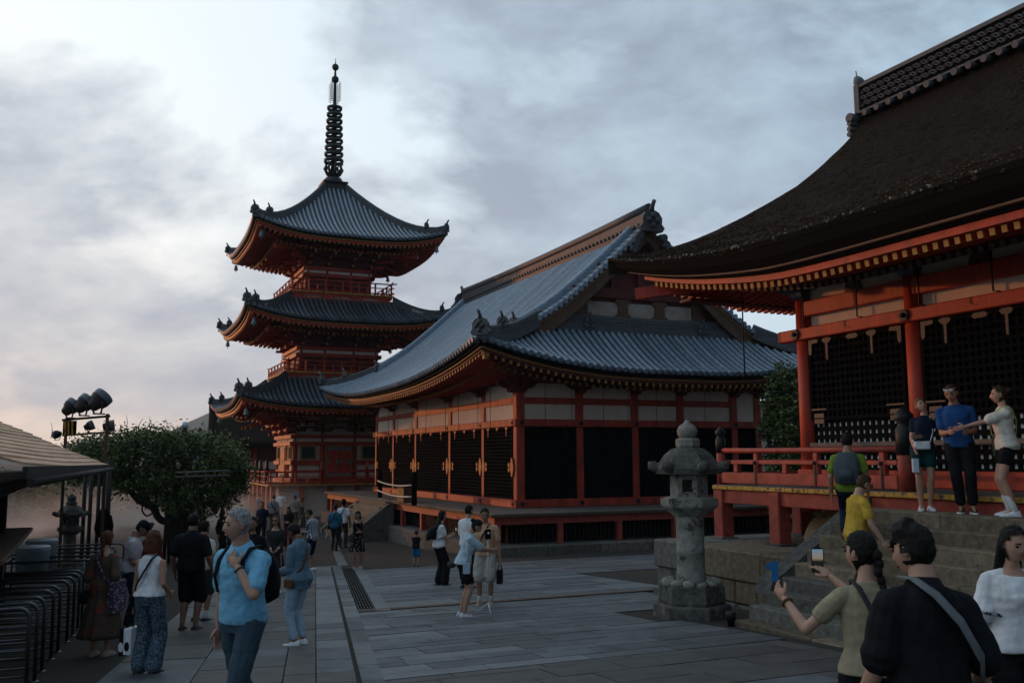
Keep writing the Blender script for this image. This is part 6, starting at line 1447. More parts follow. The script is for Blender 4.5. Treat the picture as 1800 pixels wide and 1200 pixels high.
# --- things people carry (each a thing of its own, built in the carrier's frame)
def carried(J, name, mb_, mt_, label, cat, anchor, parts=()):
    Mx = J['M']; a = Mx @ Vector(anchor); mb_.v = [Mx @ v for v in mb_.v]
    if not parts: o = mb_.build(name, mt_, None, origin=a); return tag(o, label, cat)
    t = root(name, a, label, cat); mb_.build(parts[0], mt_, t)
    for nm, q, mm in parts[1:]: q.v = [Mx @ v for v in q.v]; q.build(nm, mm, t)
    return t
def backpack(J, m, label, sc=1., straps=True):
    T, s = J['T'], J['s']; q = MB(); R = []
    for z, wx, y0, y1 in ((1.02, .09, -.15, -.22), (1.05, .14, -.145, -.28), (1.15, .15, -.145, -.30), (1.28, .145, -.145, -.28), (1.38, .12, -.14, -.24), (1.42, .07, -.135, -.19)):
        R.append([T(x*sc, y, 1.22+(z-1.22)*sc) for x, y in ((-wx, y0), (wx, y0), (wx*1.05, (y0+y1)/2), (wx*.8, y1), (-wx*.8, y1), (-wx*1.05, (y0+y1)/2))])
    q.loft(R); st = MB()
    for sg in (-1, 1): st.tube([T(sg*.09, -.15, 1.40), T(sg*.105, -.09, 1.455), T(sg*.11, .02, 1.455), T(sg*.115, .11, 1.38), T(sg*.125, .145, 1.26), T(sg*.16, .08, 1.14), T(sg*.14, -.14, 1.08)], .020*s, 6, flat=.45)
    pk = MB(); pk.loft([[T(x*sc, y-.0, z) for x, y in ((-.09, -.285), (.09, -.285), (.08, -.325), (-.08, -.325))] for z in (1.06, 1.2)])
    return carried(J, 'backpack', q, m, label, 'backpack', T(0, -.2, 1.05), ('pack', ('strap', st, m), ('pocket', pk, m)))
def sling(J, m, label, side=1, bag=None, bagm=None, name='shoulder_bag', hip=.92):
    T, s = J['T'], J['s']; q = MB(); sg = side; q.tube([T(-sg*.085, .0, 1.465), T(-sg*.07, -.10, 1.43), T(0, -.155, 1.27), T(sg*.10, -.15, 1.10), T(sg*.19, -.04, hip+.04)], .017*s, 6, flat=.4); q.tube([T(-sg*.085, .0, 1.465), T(-sg*.06, .09, 1.41), T(0.02*sg, .165, 1.27), T(sg*.11, .15, 1.10), T(sg*.19, .03, hip+.04)], .017*s, 6, flat=.4)
    b = MB(); w2, h2, d2 = bag or (.10, .075, .035); c = T(sg*.215, 0, hip-.03); b.bbox(c-Vector((d2, w2, h2))*s, c+Vector((d2, w2, h2))*s, .012)
    return carried(J, name, b, bagm or m, label, 'bag', c, ('bag_body', ('strap', q, m)))
def paper_bag(J, i, m, label, wd=.26, ht=.30, dp=.10, emblem=None, name='shopping_bag', long=.16):
    w_ = J['wr%d' % i]; c = w_+Vector((0, .0, -.10)); q = MB(); z1 = c.z-long; q.bbox((c.x-dp/2, c.y-wd/2, z1-ht), (c.x+dp/2, c.y+wd/2, z1), .006); h_ = MB()
    for x in (-dp*.4, dp*.4): h_.tube([(c.x+x, c.y-wd*.22, z1-.01), (c.x+x*.5, c.y-wd*.10, c.z), (c.x+x*.5, c.y+wd*.10, c.z), (c.x+x, c.y+wd*.22, z1-.01)], .006, 5)
    ps = ['bag_body', ('handle', h_, 'c_black')]
    if emblem:
        e = MB()
        for yo in (-wd*0.,): e.prism([(c.x-dp/2-.002, c.y+yo+.055*math.cos(f), z1-ht*.68+.055*math.sin(f)) for f in [2*math.pi*b/12 for b in range(12)]], (0, 0, 0), (-.003, 0, 0)); e.prism([(c.x+.055*math.cos(f)*.6, c.y-wd/2-.002, z1-ht*.68+.055*math.sin(f)) for f in [2*math.pi*b/12 for b in range(12)]], (0, 0, 0), (0, -.003, 0))
        ps.append(('printed_emblem', e, emblem))
    return carried(J, name, q, m, label, 'bag', c, tuple(ps))
def phone(J, i, label, m='black_lacquer', tilt=0., screen=True, up_=.07):
    w_ = J['wr%d' % i]; d = (J['wr%d' % i]-J['el%d' % i]).normalized(); c = w_+d*.10+Vector((0, .01, up_)); q = MB(); q.bbox((c.x-.037, c.y-.005, c.z-.075), (c.x+.037, c.y+.005, c.z+.075), .004); ps = ['case']
    e = MB(); e.box((c.x-.033, c.y-.0075, c.z-.068), (c.x+.033, c.y-.0055, c.z+.068)); ps.append(('screen', e, 'phone_screen'))
    return carried(J, 'phone', q, m, label, 'phone', c, tuple(ps))
ms = bpy.data.materials.new('phone_screen'); ms.use_nodes = True; b_ = ms.node_tree.nodes['Principled BSDF']
tc_ = ms.node_tree.nodes.new('ShaderNodeTexCoord'); sx_ = ms.node_tree.nodes.new('ShaderNodeSeparateXYZ'); rr_ = ms.node_tree.nodes.new('ShaderNodeValToRGB'); ms.node_tree.links.new(tc_.outputs['Generated'], sx_.inputs[0]); ms.node_tree.links.new(sx_.outputs[2], rr_.inputs[0])
e_ = rr_.color_ramp.elements; e_[0].position = .2; e_[0].color = (.01, .012, .015, 1); e_[1].position = .95; e_[1].color = (.20, .32, .42, 1); x_ = e_.new(.45); x_.color = (.015, .015, .015, 1); x_ = e_.new(.6); x_.color = (.36, .30, .22, 1)
ms.node_tree.links.new(rr_.outputs[0], b_.inputs['Emission Color']); b_.inputs['Emission Strength'].default_value = .5; b_.inputs['Base Color'].default_value = (.01, .01, .01, 1); b_.inputs['Roughness'].default_value = .15; MATS['phone_screen'] = ms
TEE = lambda m, **k: dict(mat=m, sleeve=.62, inf=.020, hem=.88, loose=.016, **k)

# ---- left side of the court
def near(px, d): p = at(px, 930, d); p.z = gz(p.y); return p
G = on_ground
J = person('woman in long brown patterned dress with braided hair, seen from behind', G(176, 1152), 8, 1.62, 'f', top=dict(mat='p_dress', sleeve=1.1, inf=.020, hem=.98, neck=1.40, loose=.03, name='dress_top'), bottom=dict(kind='dress', mat='p_dress', hem=.26, flare=.16), hair=('pony', 'hair_red'), shoes='shoe_tan', skin='skin_light', hands=((-.22, .05, .86), (.20, .12, 1.0)), vox=.012)
sling(J, 'p_tote', 'pale floral tote bag on the shoulder of the woman in the brown dress', 1, (.17, .22, .05), 'p_tote', 'tote_bag', .86)
q = MB(); T = J['T']; c = T(-.26, -.02, .82); q.sphere(c, (.075, .10, .10), 10, 7); st_ = MB(); st_.tube([c+Vector((0, 0, .09)), T(-.19, 0, 1.2), T(-.15, 0, 1.45)], .010, 5); carried(J, 'handbag', q, 'c_black', 'round black handbag hanging at the left of the brown dress', 'bag', c, ('bag_body', ('strap', st_, 'c_black')))
person('man in tie-dyed tee shirt and dark cap looking down by the rails', G(224, 1108), 70, 1.74, 'm', lean=(6, 0, 0), head=(0, 32, 0), top=TEE('p_tie'), bottom=dict(kind='pants', mat='c_navy', len=1.9), hair=('short', 'hair_black'), hat=('cap', 'c_black'), hands=((.02, .28, 1.05), (.12, .26, 1.02)), shoes='shoe_blue', skin='skin_tan', vox=.012)
person('man in dark red shirt and bucket hat bending over his hands', G(268, 1100), -75, 1.72, 'm', lean=(10, 0, 0), head=(0, 35, 0), top=TEE('c_wine'), bottom=dict(kind='pants', mat='c_black', len=1.9), hat=('bucket', 'c_slate'), hands=((-.10, .28, 1.05), (.0, .28, 1.05)), skin='skin_brown', vox=.012)
J = person('woman in white sleeveless top with black strap and patterned blue trousers', near(268, 11.2), 12, 1.64, 'f', top=dict(mat='c_white', sleeve=0, inf=.022, hem=.96), bottom=dict(kind='wide', mat='p_trouser'), hair=('bob', 'hair_red'), hands=((-.24, .03, .80), (.22, .10, .98)), skin='skin_tan', wide=1.08, vox=.011)
sling(J, 'c_black', 'black shoulder bag of the woman in the white top', -1, (.09, .07, .03), 'c_black')
paper_bag(J, 0, 'c_white', 'white paper carrier bag with round black emblem', .22, .30, .10, 'c_black')
J2 = dict(J); J2['wr0'] = J['wr0']+Vector((-.09, .02, 0)); paper_bag(J2, 0, 'c_black', 'black paper carrier bag behind the white one', .22, .32, .06, 'c_white')
person('man in black polo shirt and black shorts seen from behind', G(332, 1108), 6, 1.80, 'm', top=dict(mat='c_black', sleeve=.75, inf=.026, hem=.86, loose=.022), bottom=dict(kind='shorts', mat='c_black', len=1.0, loose=.03), collar='c_black', hair=('short', 'hair_black'), skin='skin_brown', wide=1.18, hands=(None, (.30, .10, .90)), vox=.012)
person('man in grey top half hidden behind the black polo shirt', G(352, 1092), 20, 1.66, 'm', top=TEE('c_offwhite'), bottom=dict(kind='shorts', mat='c_olive', len=.9), socks=.25, hair=('short', 'hair_black'), skin='skin_tan', hands=((-.12, .22, 1.4), None))
person('dark silhouetted person standing under the wisteria', at(388, 950, 33.)*1., 100, 1.70, 'f', top=dict(mat='c_black', sleeve=1.7, inf=.025, hem=.85), bottom=dict(kind='wide', mat='c_black'), hair=('long', 'hair_black'), skin='skin_tan', vox=.018)
PEOPLE[-1]['root'].location.z = gz(PEOPLE[-1]['root'].location.y)
# blue polo man striding towards the camera
p = at(432, 884, 7.8); p.z = gz(p.y)
J = person('grey haired man in sky blue polo shirt striding past with backpack strap', p, 206, 1.93, 'm', lean=(4, 0, 0), feet=((-.11, .30, 0), (.11, -.30, .05)), head=(28, 2, 0), top=dict(mat='c_skyblue', sleeve=.70, inf=.022, hem=.90, loose=.018), bottom=dict(kind='pants', mat='c_slate', len=1.94, inf=.018), collar='c_skyblue', hair=('short', 'hair_grey'), skin='skin_light', hands=((-.095, .175, 1.33), (.27, -.05, .82)), poles=((-1, -.1, -1), None), wide=1.04, vox=.009, curls=(.9, .5), pal=((.3, -1, 0), None))
backpack(J, 'c_black', 'black backpack worn by the man in the blue polo')
q = MB(); T = J['T']; q.loft([[T(x, y, z) for x, y in ((-.018, .120), (.018, .120), (.018, .1375), (-.018, .1375))] for z in (1.30, 1.43)], smooth=False)
for z in (1.33, 1.37, 1.41): q.sphere(T(0, .139, z), .006, 6, 5)
ob = bpy.data.objects.new('placket', q.mesh('placket', 'c_skyblue')); col.objects.link(ob); ob.parent = J['root']
q = MB(); w_ = J['wr0']; d_ = (J['wr0']-J['el0']).normalized(); ring_ = [w_-d_*.03+(d_.orthogonal().normalized()*math.cos(f)+d_.cross(d_.orthogonal().normalized())*math.sin(f))*.034 for f in [2*math.pi*b/14 for b in range(15)]]; q.tube(ring_, .010, 6); carried(J, 'wristwatch', q, 'steel', 'steel wristwatch on the arm of the man in the blue polo', 'watch', w_)
person('dark haired person in black behind the man in the blue polo', G(468, 1106)+Vector((0, 1.5, 0)), 185, 1.70, 'f', top=dict(mat='c_black', sleeve=1.7, inf=.024, hem=.84), bottom=dict(kind='pants', mat='c_black', len=1.9), hair=('long', 'hair_black'), skin='skin_tan')
PEOPLE[-1]['root'].location.z = gz(PEOPLE[-1]['root'].location.y)
person('person in dark coat left of the blue polo man', by_head(402, 892, 1.72)+Vector((0, 0, 0)), 190, 1.72, 'm', top=dict(mat='c_black', sleeve=1.6, inf=.03, hem=.80), bottom=dict(kind='pants', mat='c_navy', len=1.9), hair=('short', 'hair_brown'), skin='skin_tan', vox=.016)
person('bearded man in black polo shirt facing the camera', by_head(462, 881, 1.78), 188, 1.78, 'm', top=TEE('c_navy'), bottom=dict(kind='pants', mat='c_black', len=1.9), collar='c_navy', hair=('short', 'hair_black'), skin='skin_tan', vox=.016)
J = person('woman in black wrap dress with long dark hair and red sunglasses', G(482, 1042), 172, 1.66, 'f', top=dict(mat='c_charcoal', sleeve=1.5, inf=.018, hem=1.0, neck=1.40), bottom=dict(kind='dress', mat='c_charcoal', hem=.52, flare=.10), hair=('long', 'hair_brown'), shoes='shoe_white', skin='skin_light', head=(8, 2, 0), hands=((-.08, .26, 1.0), (.06, .28, .98)), vox=.014, glasses=.014)
paper_bag(J, 1, 'p_floral', 'flowered paper bag held by the woman in the black wrap dress', .24, .30, .10)
person('woman with long dark hair and red scarf in black top', by_head(508, 889, 1.66), 175, 1.66, 'f', top=dict(mat='c_black', sleeve=1.7, inf=.022, hem=.9), bottom=dict(kind='pants', mat='c_wine', len=1.9), collar='c_wine', hair=('long', 'hair_black'), skin='skin_light', head=(0, 25, 0), hands=((-.05, .25, 1.1), (.05, .25, 1.1)), vox=.016)
# in the mist
person('man in grey shirt with shoulder strap seen from behind in the mist', by_head(481, 869, 1.80), 10, 1.80, 'm', top=TEE('c_grey'), bottom=dict(kind='pants', mat='c_charcoal', len=1.9), hair=('short', 'hair_brown'), skin='skin_light', vox=.018, wide=1.1); sling(PEOPLE[-1], 'c_black', 'dark sling bag across the grey shirt in the mist', 1)
person('man in blue turban and grey tee shirt in the mist', by_head(518, 866, 1.82), 30, 1.74, 'm', top=TEE('c_grey'), bottom=dict(kind='pants', mat='c_olive', len=1.9), hair=('short', 'hair_black'), hat=('turban', 'c_cobalt'), skin='skin_brown', vox=.018)
person('woman in grey green sleeveless dress with folded arms in the mist', by_head(531, 874, 1.70), -120, 1.70, 'f', top=dict(mat='c_olive', sleeve=0, inf=.018, hem=1.0), bottom=dict(kind='dress', mat='c_olive', hem=.35, flare=.06), hair=('bun', 'hair_brown'), skin='skin_light', hands=((.06, .2, 1.12), (-.06, .2, 1.15)), vox=.018)
person('faint man in white shirt deep in the mist', at(494, 868, 52.), 180, 1.74, 'm', top=TEE('c_white'), bottom=dict(kind='pants', mat='c_grey', len=1.9), hair=('short', 'hair_brown'), vox=.02); PEOPLE[-1]['root'].location.z = gz(60)
person('faint dark person deep in the mist, left of the grey shirt', at(455, 874, 50.), 90, 1.70, 'm', top=TEE('c_grey'), bottom=dict(kind='pants', mat='c_charcoal', len=1.9), hair=('short', 'hair_black'), vox=.02); PEOPLE[-1]['root'].location.z = gz(60)
# standing by the drain
person('man in black and white striped shirt looking down', G(548, 1002), -70, 1.72, 'm', head=(0, 30, 0), top=dict(mat='p_stripe', sleeve=.9, inf=.028, hem=.84, loose=.02), bottom=dict(kind='shorts', mat='c_navy', len=1.0, loose=.02), hair=('short', 'hair_black'), shoes='shoe_white', skin='skin_tan', hands=((-.06, .28, 1.08), (.06, .28, 1.08)), vox=.014)
J = person('woman in denim shirt and pale jeans looking down', G(523, 1134), -62, 1.68, 'f', lean=(3, 0, 0), head=(0, 30, 0), top=dict(mat='c_denim', sleeve=1.75, inf=.034, hem=.80, loose=.016, flare=.025), bottom=dict(kind='pants', mat='c_icejean', len=1.86, inf=.012), collar='c_denim', hair=('short', 'hair_black'), shoes='shoe_white', skin='skin_brown', hands=((-.08, .26, 1.02), (.05, .26, 1.0)), wide=1.05, vox=.011)
sling(J, 'c_leather', 'brown cross body bag on the denim shirt', -1, (.08, .06, .03), 'c_leather')
J = person('man in teal shirt walking away with bottle and fan', G(588, 968), 12, 1.74, 'm', feet=((-.1, .06, 0), (.1, -.08, 0)), top=dict(mat='c_petrol', sleeve=.8, inf=.03, hem=.84, loose=.025), bottom=dict(kind='pants', mat='c_charcoal', len=1.92), hair=('short', 'hair_black'), skin='skin_brown', hands=((-.30, .04, .84), (.28, .04, .84)), wide=1.05, vox=.016)
sling(J, 'c_black', 'black sling bag across the teal shirt', -1)
q = MB(); c = J['wr1']+Vector((.01, 0, -.12)); q.lathe(c+Vector((0, 0, -.22)), [(.034, 0), (.036, .02), (.036, .17), (.015, .21), (.015, .24)], 10); carried(J, 'water_bottle', q, 'c_paleblue', 'pale blue water bottle in the right hand of the teal shirt', 'bottle', c)
q = MB(); c = J['wr0']+Vector((-.02, 0, -.10)); q.prism([c+Vector((-.02, 0, 0)), c+Vector((.02, 0, 0)), c+Vector((-.06, .06, -.26)), c+Vector((-.12, .05, -.24))], (0, 0, 0), (0, .01, 0)); carried(J, 'folding_fan', q, 'c_white', 'white folding fan in the left hand of the teal shirt', 'fan', c)
J = person('man in white shirt with dark backpack straps walking away', G(602, 962), 5, 1.88, 'm', top=TEE('c_white'), bottom=dict(kind='pants', mat='c_charcoal', len=1.9), hair=('curl', 'hair_black'), skin='skin_dark', vox=.018); sling(J, 'c_black', 'dark strap bag over the white shirt of the man walking away', -1)
J = person('woman in black patterned skirt looking at her phone by the drain', G(628, 999), 165, 1.62, 'f', top=dict(mat='c_black', sleeve=0, inf=.016, hem=1.0, neck=1.38), bottom=dict(kind='skirt', mat='p_skirt', hem=.52, flare=.10), hair=('bob', 'hair_black'), shoes='shoe_tan', skin='skin_tan', head=(10, 18, 0), hands=((.0, .26, 1.20), (-.02, .24, 1.12)), vox=.014); phone(J, 0, 'phone of the woman in the patterned skirt')
# ---- the middle group
person('small child in black top and blue shorts', G(731, 996), 15, 1.02, 'm', top=TEE('c_black'), bottom=dict(kind='shorts', mat='c_childblue', len=.9, loose=.02), hair=('curl', 'hair_brown'), skin='skin_tan', hands=((-.05, .25, 1.36), (.06, .25, 1.36)), vox=.010, wide=1.1)
J = person('woman in white tee and wide black trousers with small black backpack', G(772, 1029), 62, 1.66, 'f', feet=((-.10, .05, 0), (.12, .12, 0)), top=TEE('c_white'), bottom=dict(kind='wide', mat='c_black', waist=1.08), hair=('long', 'hair_black'), skin='skin_light', hands=((-.02, .30, 1.16), (.06, .32, 1.16)), head=(0, 12, 0), vox=.012); backpack(J, 'c_black', 'small black backpack on the woman in the white tee', .72); phone(J, 1, 'phone held by the woman with the small backpack')
person('man in white tee standing behind the couple', G(822, 1034), 40, 1.78, 'm', top=dict(mat='c_white', sleeve=.8, inf=.03, hem=.80, loose=.02), bottom=dict(kind='pants', mat='c_black', len=1.9), hair=('short', 'hair_black'), skin='skin_light', vox=.012, hands=((-.1, .25, 1.1), (.1, .25, 1.1)))
J = person('woman in pale blue shirt and black shorts leaning over a phone', G(815, 1084), 78, 1.64, 'f', lean=(14, 0, 0), head=(0, 22, 10), top=dict(mat='c_paleblue', sleeve=.8, inf=.030, hem=.92, loose=.025), bottom=dict(kind='shorts', mat='c_black', len=.62, loose=.02, waist=1.06), hair=('bun', 'hair_black'), shoes='shoe_blue', skin='skin_light', hands=((-.05, .52, 1.12), (.03, .55, 1.15)), poles=((-.3, -.3, -1), (.3, -.3, -1)), vox=.010)
T = J['T']; q = MB(); c = T(.20, .02, .86); q.bbox(c-Vector((.012, .06, .09)), c+Vector((.012, .06, .09)), .01); st_ = MB(); st_.tube([c+Vector((0, 0, .09)), T(.19, .0, 1.1), T(.12, -.08, 1.38)], .008, 5); carried(J, 'phone_pouch', q, 'c_paleblue', 'pale blue phone pouch hanging at the hip of the leaning woman', 'pouch', c, ('pouch', ('strap', st_, 'c_white')))
q = MB(); c = T(-.12, -.2, .90); q.sphere(c, (.05, .08, .06), 10, 7); carried(J, 'hip_bag', q, 'c_olive', 'small olive bag behind the leaning woman', 'bag', c)
J = person('man in tan tee shirt and stone shorts holding a black bag', G(853, 1064), 186, 1.76, 'm', top=TEE('c_tan'), bottom=dict(kind='shorts', mat='c_stone', len=.95, loose=.03), hair=('short', 'hair_black'), shoes='shoe_tan', socks=.2, skin='skin_tan', head=(-8, 14, 0), hands=((-.27, .02, .82), (.10, .27, 1.16)), wide=1.06, vox=.010); sling(J, 'c_black', 'black sling strap across the tan tee', 1, (.06, .05, .03))
paper_bag(J, 0, 'c_black', 'black fabric bag hanging from the hand of the man in tan', .20, .24, .10, None, 'handbag', .10)
b0 = G(858, 1078); tr = root('selfie_tripod', b0, 'thin white selfie tripod with a phone on top between the couple', 'tripod')
q = MB(); q.tube([b0+Vector((0, 0, .14)), b0+Vector((.0, 0, 1.24))], .009, 7); q.build('stick', 'white_metal', tr)
for k in range(3): t_ = 2*math.pi*k/3+.4; q = MB(); q.tube([b0+Vector((0, 0, .18)), b0+Vector((.20*math.cos(t_), .20*math.sin(t_), .008))], .010, 6); q.build('leg', 'white_metal', tr)
q = MB(); c = b0+Vector((0, 0, 1.32)); q.bbox(c-Vector((.05, .02, .085)), c+Vector((.05, .02, .085)), .006); q.build('phone', 'black_lacquer', tr); q = MB(); q.lathe((0, 0, 0), [(.02, 0), (.02, .012)], 12); q.v = [Matrix.Rotation(math.pi/2, 3, 'X') @ v+c+Vector((0, -.022, .02)) for v in q.v]; q.build('lens_ring', 'white_metal', tr)
# ---- on and around the steps
def on_step(px, d, k): p = at(px, 850, d); return Vector((p.x, p.y, -.38+.195*k+.002))
J = person('man in lime tee shirt with grey backpack climbing the steps', on_step(1492, 13.6, 5), 25, 1.72, 'm', top=TEE('c_lime'), bottom=dict(kind='pants', mat='c_navy', len=1.9), feet=((-.1, .12, .195), (.1, -.06, 0)), hair=('short', 'hair_black'), skin='skin_tan', vox=.011); backpack(J, 'c_greybag', 'grey backpack on the man in the lime tee', 1.15)
J = person('man in yellow tee shirt stepping up with bowed head', on_step(1500, 12.45, 2), 82, 1.74, 'm', lean=(8, 0, 0), feet=((-.1, .18, .195), (.1, -.12, 0)), head=(0, 16, 0), top=dict(mat='c_yellow', sleeve=.62, inf=.02, hem=.86, loose=.012), bottom=dict(kind='pants', mat='c_charcoal', len=1.9), hair=('short', 'hair_brown'), skin='skin_light', hands=((-.32, .16, .84), (.32, .20, .88)), vox=.011, glasses=.012)
zt_ = 1.18
J = person('laughing woman in navy tee and teal shorts leaning back on the top step', on_z(1628, 897, zt_)+Vector((0, 0, .002)), 196, 1.66, 'f', lean=(-10, -7, 0), head=(-12, -10, 24), top=dict(mat='c_navy', sleeve=.55, inf=.018, hem=.92, loose=.012), bottom=dict(kind='shorts', mat='c_teal', len=.5, loose=.015), hair=('bun', 'hair_blonde'), shoes='shoe_white', skin='skin_light', hands=((.10, .20, 1.12), (.14, .20, .95)), feet=((-.06, .08, 0), (.08, .14, 0)), vox=.010)
q = MB(); T = J['T']; c = T(.03, .19, .98); q.bbox(c-Vector((.11, .035, .06)), c+Vector((.11, .035, .06)), .015); st_ = MB(); st_.tube([c+Vector((-.11, 0, .05)), T(-.12, .12, 1.2), T(-.07, .02, 1.47)], .008, 5); st_.tube([c+Vector((.11, 0, .05)), T(.17, .0, 1.1), T(.02, -.14, 1.35)], .008, 5); carried(J, 'white_handbag', q, 'c_white', 'white handbag across the navy tee of the laughing woman', 'bag', c, ('bag_body', ('strap', st_, 'c_white')))
paper_bag(J, 1, 'c_paleblue', 'pale paper bag in the hand of the laughing woman', .17, .20, .08, 'c_wine', 'gift_bag', .05)
J = person('man in royal blue tee with sunglasses on his head on the top step', on_z(1694, 902, zt_)+Vector((0, 0, .002)), 205, 1.80, 'm', lean=(3, 4, 0), head=(16, 18, 0), top=TEE('c_royal'), bottom=dict(kind='pants', mat='c_black', len=1.82, inf=.02), hair=('crop', 'hair_brown'), shoes='shoe_hike', skin='skin_tan', hands=((-.12, .20, 1.08), (.12, .26, 1.08)), feet=((-.12, .10, 0), (.02, .02, 0)), vox=.010, glasses=.085)
J = person('woman in white tee reaching out to the couple on the steps', on_z(1778, 915, 1.12)+Vector((0, 0, .06)), -72, 1.72, 'f', lean=(2, 0, 0), head=(0, 2, 0), top=dict(mat='c_offwhite', sleeve=.75, inf=.032, hem=.88, loose=.022), bottom=dict(kind='shorts', mat='c_black', len=.40, loose=.015), hair=('bun', 'hair_brown'), shoes='shoe_white', socks=.45, skin='skin_light', hands=((-.02, .62, 1.16), None), poles=((0, -.3, -1), None), vox=.010); PEOPLE[-1]['root'].location.z = 1.18
sling(J, 'c_palelime', 'dark camouflage bag with lime strap on the reaching woman', 1, (.13, .16, .06), 'c_olive', 'day_bag', .98)
# ---- foreground at the right
J = person('woman in beige top holding up a phone and a blue paper charm', near(1520, 5.5), 6, 1.72, 'f', head=(-38, 4, 0), top=dict(mat='c_beige', sleeve=.5, inf=.020, hem=.94, loose=.016), bottom=dict(kind='pants', mat='c_black', len=1.9), hair=('pony', 'hair_black'), skin='skin_light', hands=((-.44, .25, 1.32), (-.13, .36, 1.44)), poles=((-.5, -.1, -1), (.7, -.2, -1)), curls=(.8, .8), vox=.007, pal=((.8, .5, 0), (-.6, .6, 0)))
phone(J, 1, 'phone raised by the woman in beige, showing the pagoda', up_=.035)
q = MB(); c = J['wr0']+(J['wr0']-J['el0']).normalized()*.13+Vector((0, 0, .03)); q.prism([c+Vector(v) for v in ((-.012, 0, -.02), (.03, 0, -.02), (.034, 0, .10), (-.004, 0, .105), (-.045, 0, .075), (-.04, 0, .05), (-.010, 0, .055))], (0, 0, 0), (0, .003, 0)); carried(J, 'paper_charm', q, 'c_cobalt', 'small blue paper charm held up by the woman in beige', 'charm', c)
q = MB(); w_ = J['wr0']; d_ = (J['wr0']-J['el0']).normalized(); ring_ = [w_-d_*.03+(d_.orthogonal().normalized()*math.cos(f)+d_.cross(d_.orthogonal().normalized())*math.sin(f))*.030 for f in [2*math.pi*b/14 for b in range(15)]]; q.tube(ring_, .008, 6); carried(J, 'wristwatch', q, 'c_leather', 'brown strap watch on the raised wrist of the woman in beige', 'watch', w_)
sling(J, 'c_charcoal', 'dark striped bag on the right shoulder of the woman in beige', 1, (.10, .10, .04), 'p_bagstripe', 'striped_bag', 1.05)
J = person('man in black shirt with grey cross strap, nearest at the right', near(1618, 4.6), -12, 1.79, 'm', lean=(7, 4, 0), head=(-24, 8, 0), top=dict(mat='c_black', sleeve=.85, inf=.034, hem=.80, loose=.03), bottom=dict(kind='pants', mat='c_black', len=1.9), collar='c_black', hair=('quiff', 'hair_black'), skin='skin_light', wide=1.08, hands=((-.26, .18, .90), (.28, .12, .88)), vox=.007)
q = MB(); T = J['T']; q.tube([T(-.08, .05, 1.50), T(-.085, -.06, 1.49), T(-.04, -.155, 1.42), T(.06, -.185, 1.30), T(.17, -.165, 1.14), T(.25, -.05, 1.0)], .030, 6, flat=.2); carried(J, 'bag_strap', q, 'c_grey', 'wide grey strap across the back of the man in black', 'strap', T(0, -.18, 1.3))
J = person('woman in white embroidered blouse and black shorts at the right edge', near(1772, 6.4), 188, 1.70, 'f', head=(-14, 10, 0), top=dict(mat='c_white', sleeve=.72, inf=.030, hem=.90, loose=.040, flare=.04, neck=1.41, name='blouse'), bottom=dict(kind='shorts', mat='c_black', len=.45, loose=.02), hair=('long', 'hair_black'), skin='skin_light', hands=((-.26, .04, .80), (.26, .06, .82)), vox=.008)
q = MB(); 
for i in (0, 1):
    e = J['sh%d' % i].lerp(J['el%d' % i], .74); d_ = (J['el%d' % i]-J['sh%d' % i]).normalized(); a_ = d_.orthogonal().normalized(); b2 = d_.cross(a_); q.tube([e+(a_*math.cos(f)+b2*math.sin(f))*.118 for f in [2*math.pi*b/16 for b in range(17)]], .012, 5)
ob = bpy.data.objects.new('sleeve_trim', q.mesh('sleeve_trim', 'p_embroid')); col.objects.link(ob); ob.parent = J['root']
person('someone in blue sleeve cut off by the bottom left corner', Vector((-.66, 4.45, gz(4.45))), 20, 1.66, 'f', top=dict(mat='c_petrol', sleeve=1.6, inf=.03, hem=.85), bottom=dict(kind='pants', mat='c_navy', len=1.9), hair=('bob', 'hair_brown'), skin='skin_light', hands=(None, (.16, .26, 1.0)), poles=(None, (1, -.4, -.3)))
finish_people()
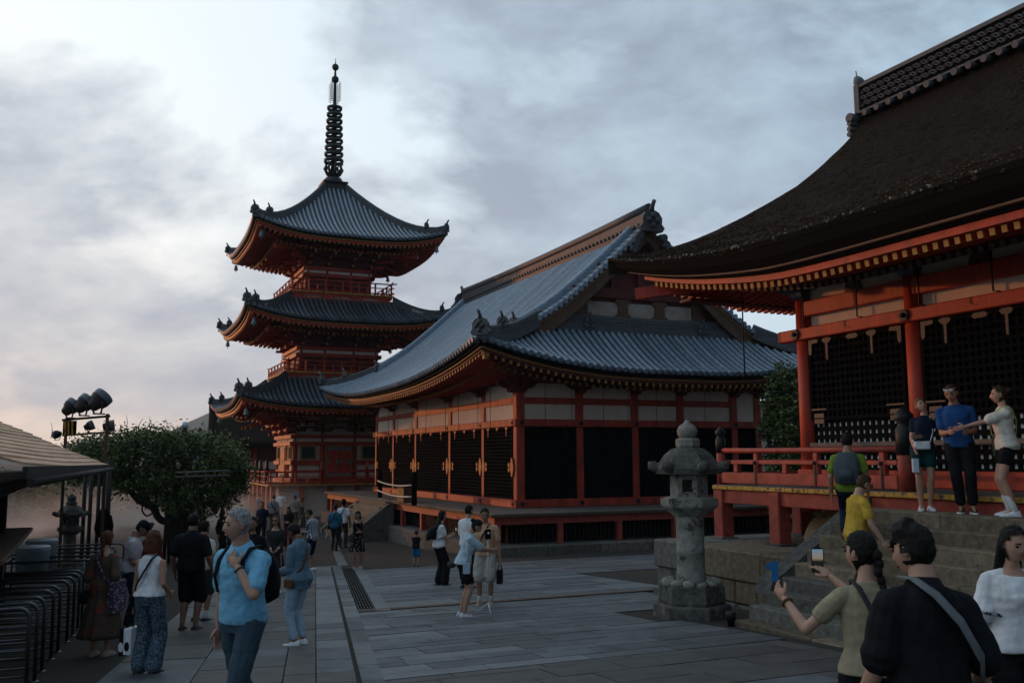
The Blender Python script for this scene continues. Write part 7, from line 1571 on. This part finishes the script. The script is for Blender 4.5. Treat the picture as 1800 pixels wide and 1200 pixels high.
# ================================================================== drifting mist and the air
m = bpy.data.materials.new('mist'); m.use_nodes = True; t = m.node_tree; t.nodes.clear()
def nn(ty, **k):
    x = t.nodes.new(ty)
    for a, b in k.items(): setattr(x, a, b)
    return x
def mth(op, a, b=None, clamp=False):
    x = nn('ShaderNodeMath', operation=op); x.use_clamp = clamp
    for i, v in enumerate((a, b)):
        if v is None: continue
        if isinstance(v, (int, float)): x.inputs[i].default_value = v
        else: t.links.new(v, x.inputs[i])
    return x.outputs[0]
def mr(v, a, b, c, d):
    x = nn('ShaderNodeMapRange', interpolation_type='SMOOTHSTEP')
    for i, q in enumerate((a, b, c, d)): x.inputs[i+1].default_value = q
    t.links.new(v, x.inputs[0]); return x.outputs[0]
o_ = nn('ShaderNodeOutputMaterial'); v_ = nn('ShaderNodeVolumePrincipled'); t.links.new(v_.outputs[0], o_.inputs['Volume'])
v_.inputs['Color'].default_value = (.96, .95, .94, 1); v_.inputs['Anisotropy'].default_value = .55
ge = nn('ShaderNodeTexCoord'); sp = nn('ShaderNodeSeparateXYZ'); t.links.new(ge.outputs['Object'], sp.inputs[0])
n_ = nn('ShaderNodeTexNoise'); n_.inputs['Scale'].default_value = .33; n_.inputs['Detail'].default_value = 4; n_.inputs['Distortion'].default_value = .6; t.links.new(ge.outputs['Object'], n_.inputs[0])
d_ = mr(n_.outputs[0], .40, .64, .06, 1.)
d_ = mth('MULTIPLY', d_, mr(sp.outputs[2], .2, 2.7, 1., 0.))
d_ = mth('MULTIPLY', d_, mr(sp.outputs[0], -15., -11., 0., 1.)); d_ = mth('MULTIPLY', d_, mr(sp.outputs[0], 6.5, 11.5, 1., 0.))
d_ = mth('MULTIPLY', d_, mr(sp.outputs[1], 5., 12., 0., 1.)); d_ = mth('MULTIPLY', d_, mr(sp.outputs[1], 17., 20., 1., 0.))
t.links.new(mth('MULTIPLY', d_, .15), v_.inputs['Density']); MATS['mist'] = m
q = MB(); q.box((-15.5, 37., -1.515), (11.5, 57., 1.4)); o = q.build('mist', 'mist', kind='stuff', origin=(0, 37., -1.5)); tag(o, 'pale mist drifting over the ground before the pagoda', 'mist')

HAZE = .00017
hz = bpy.data.materials.new('haze'); hz.use_nodes = True; t = hz.node_tree; t.nodes.clear(); o_ = nn('ShaderNodeOutputMaterial'); v_ = nn('ShaderNodeVolumePrincipled'); t.links.new(v_.outputs[0], o_.inputs['Volume'])
v_.inputs['Color'].default_value = (.80, .88, .97, 1); v_.inputs['Density'].default_value = HAZE; v_.inputs['Anisotropy'].default_value = .2; MATS['haze'] = hz
q = MB(); q.box((-3600, -80, -4.5), (3600, 3600, 122.)); o = q.build('haze', 'haze', kind='stuff'); tag(o, 'thin blue evening haze over the whole valley', 'haze')
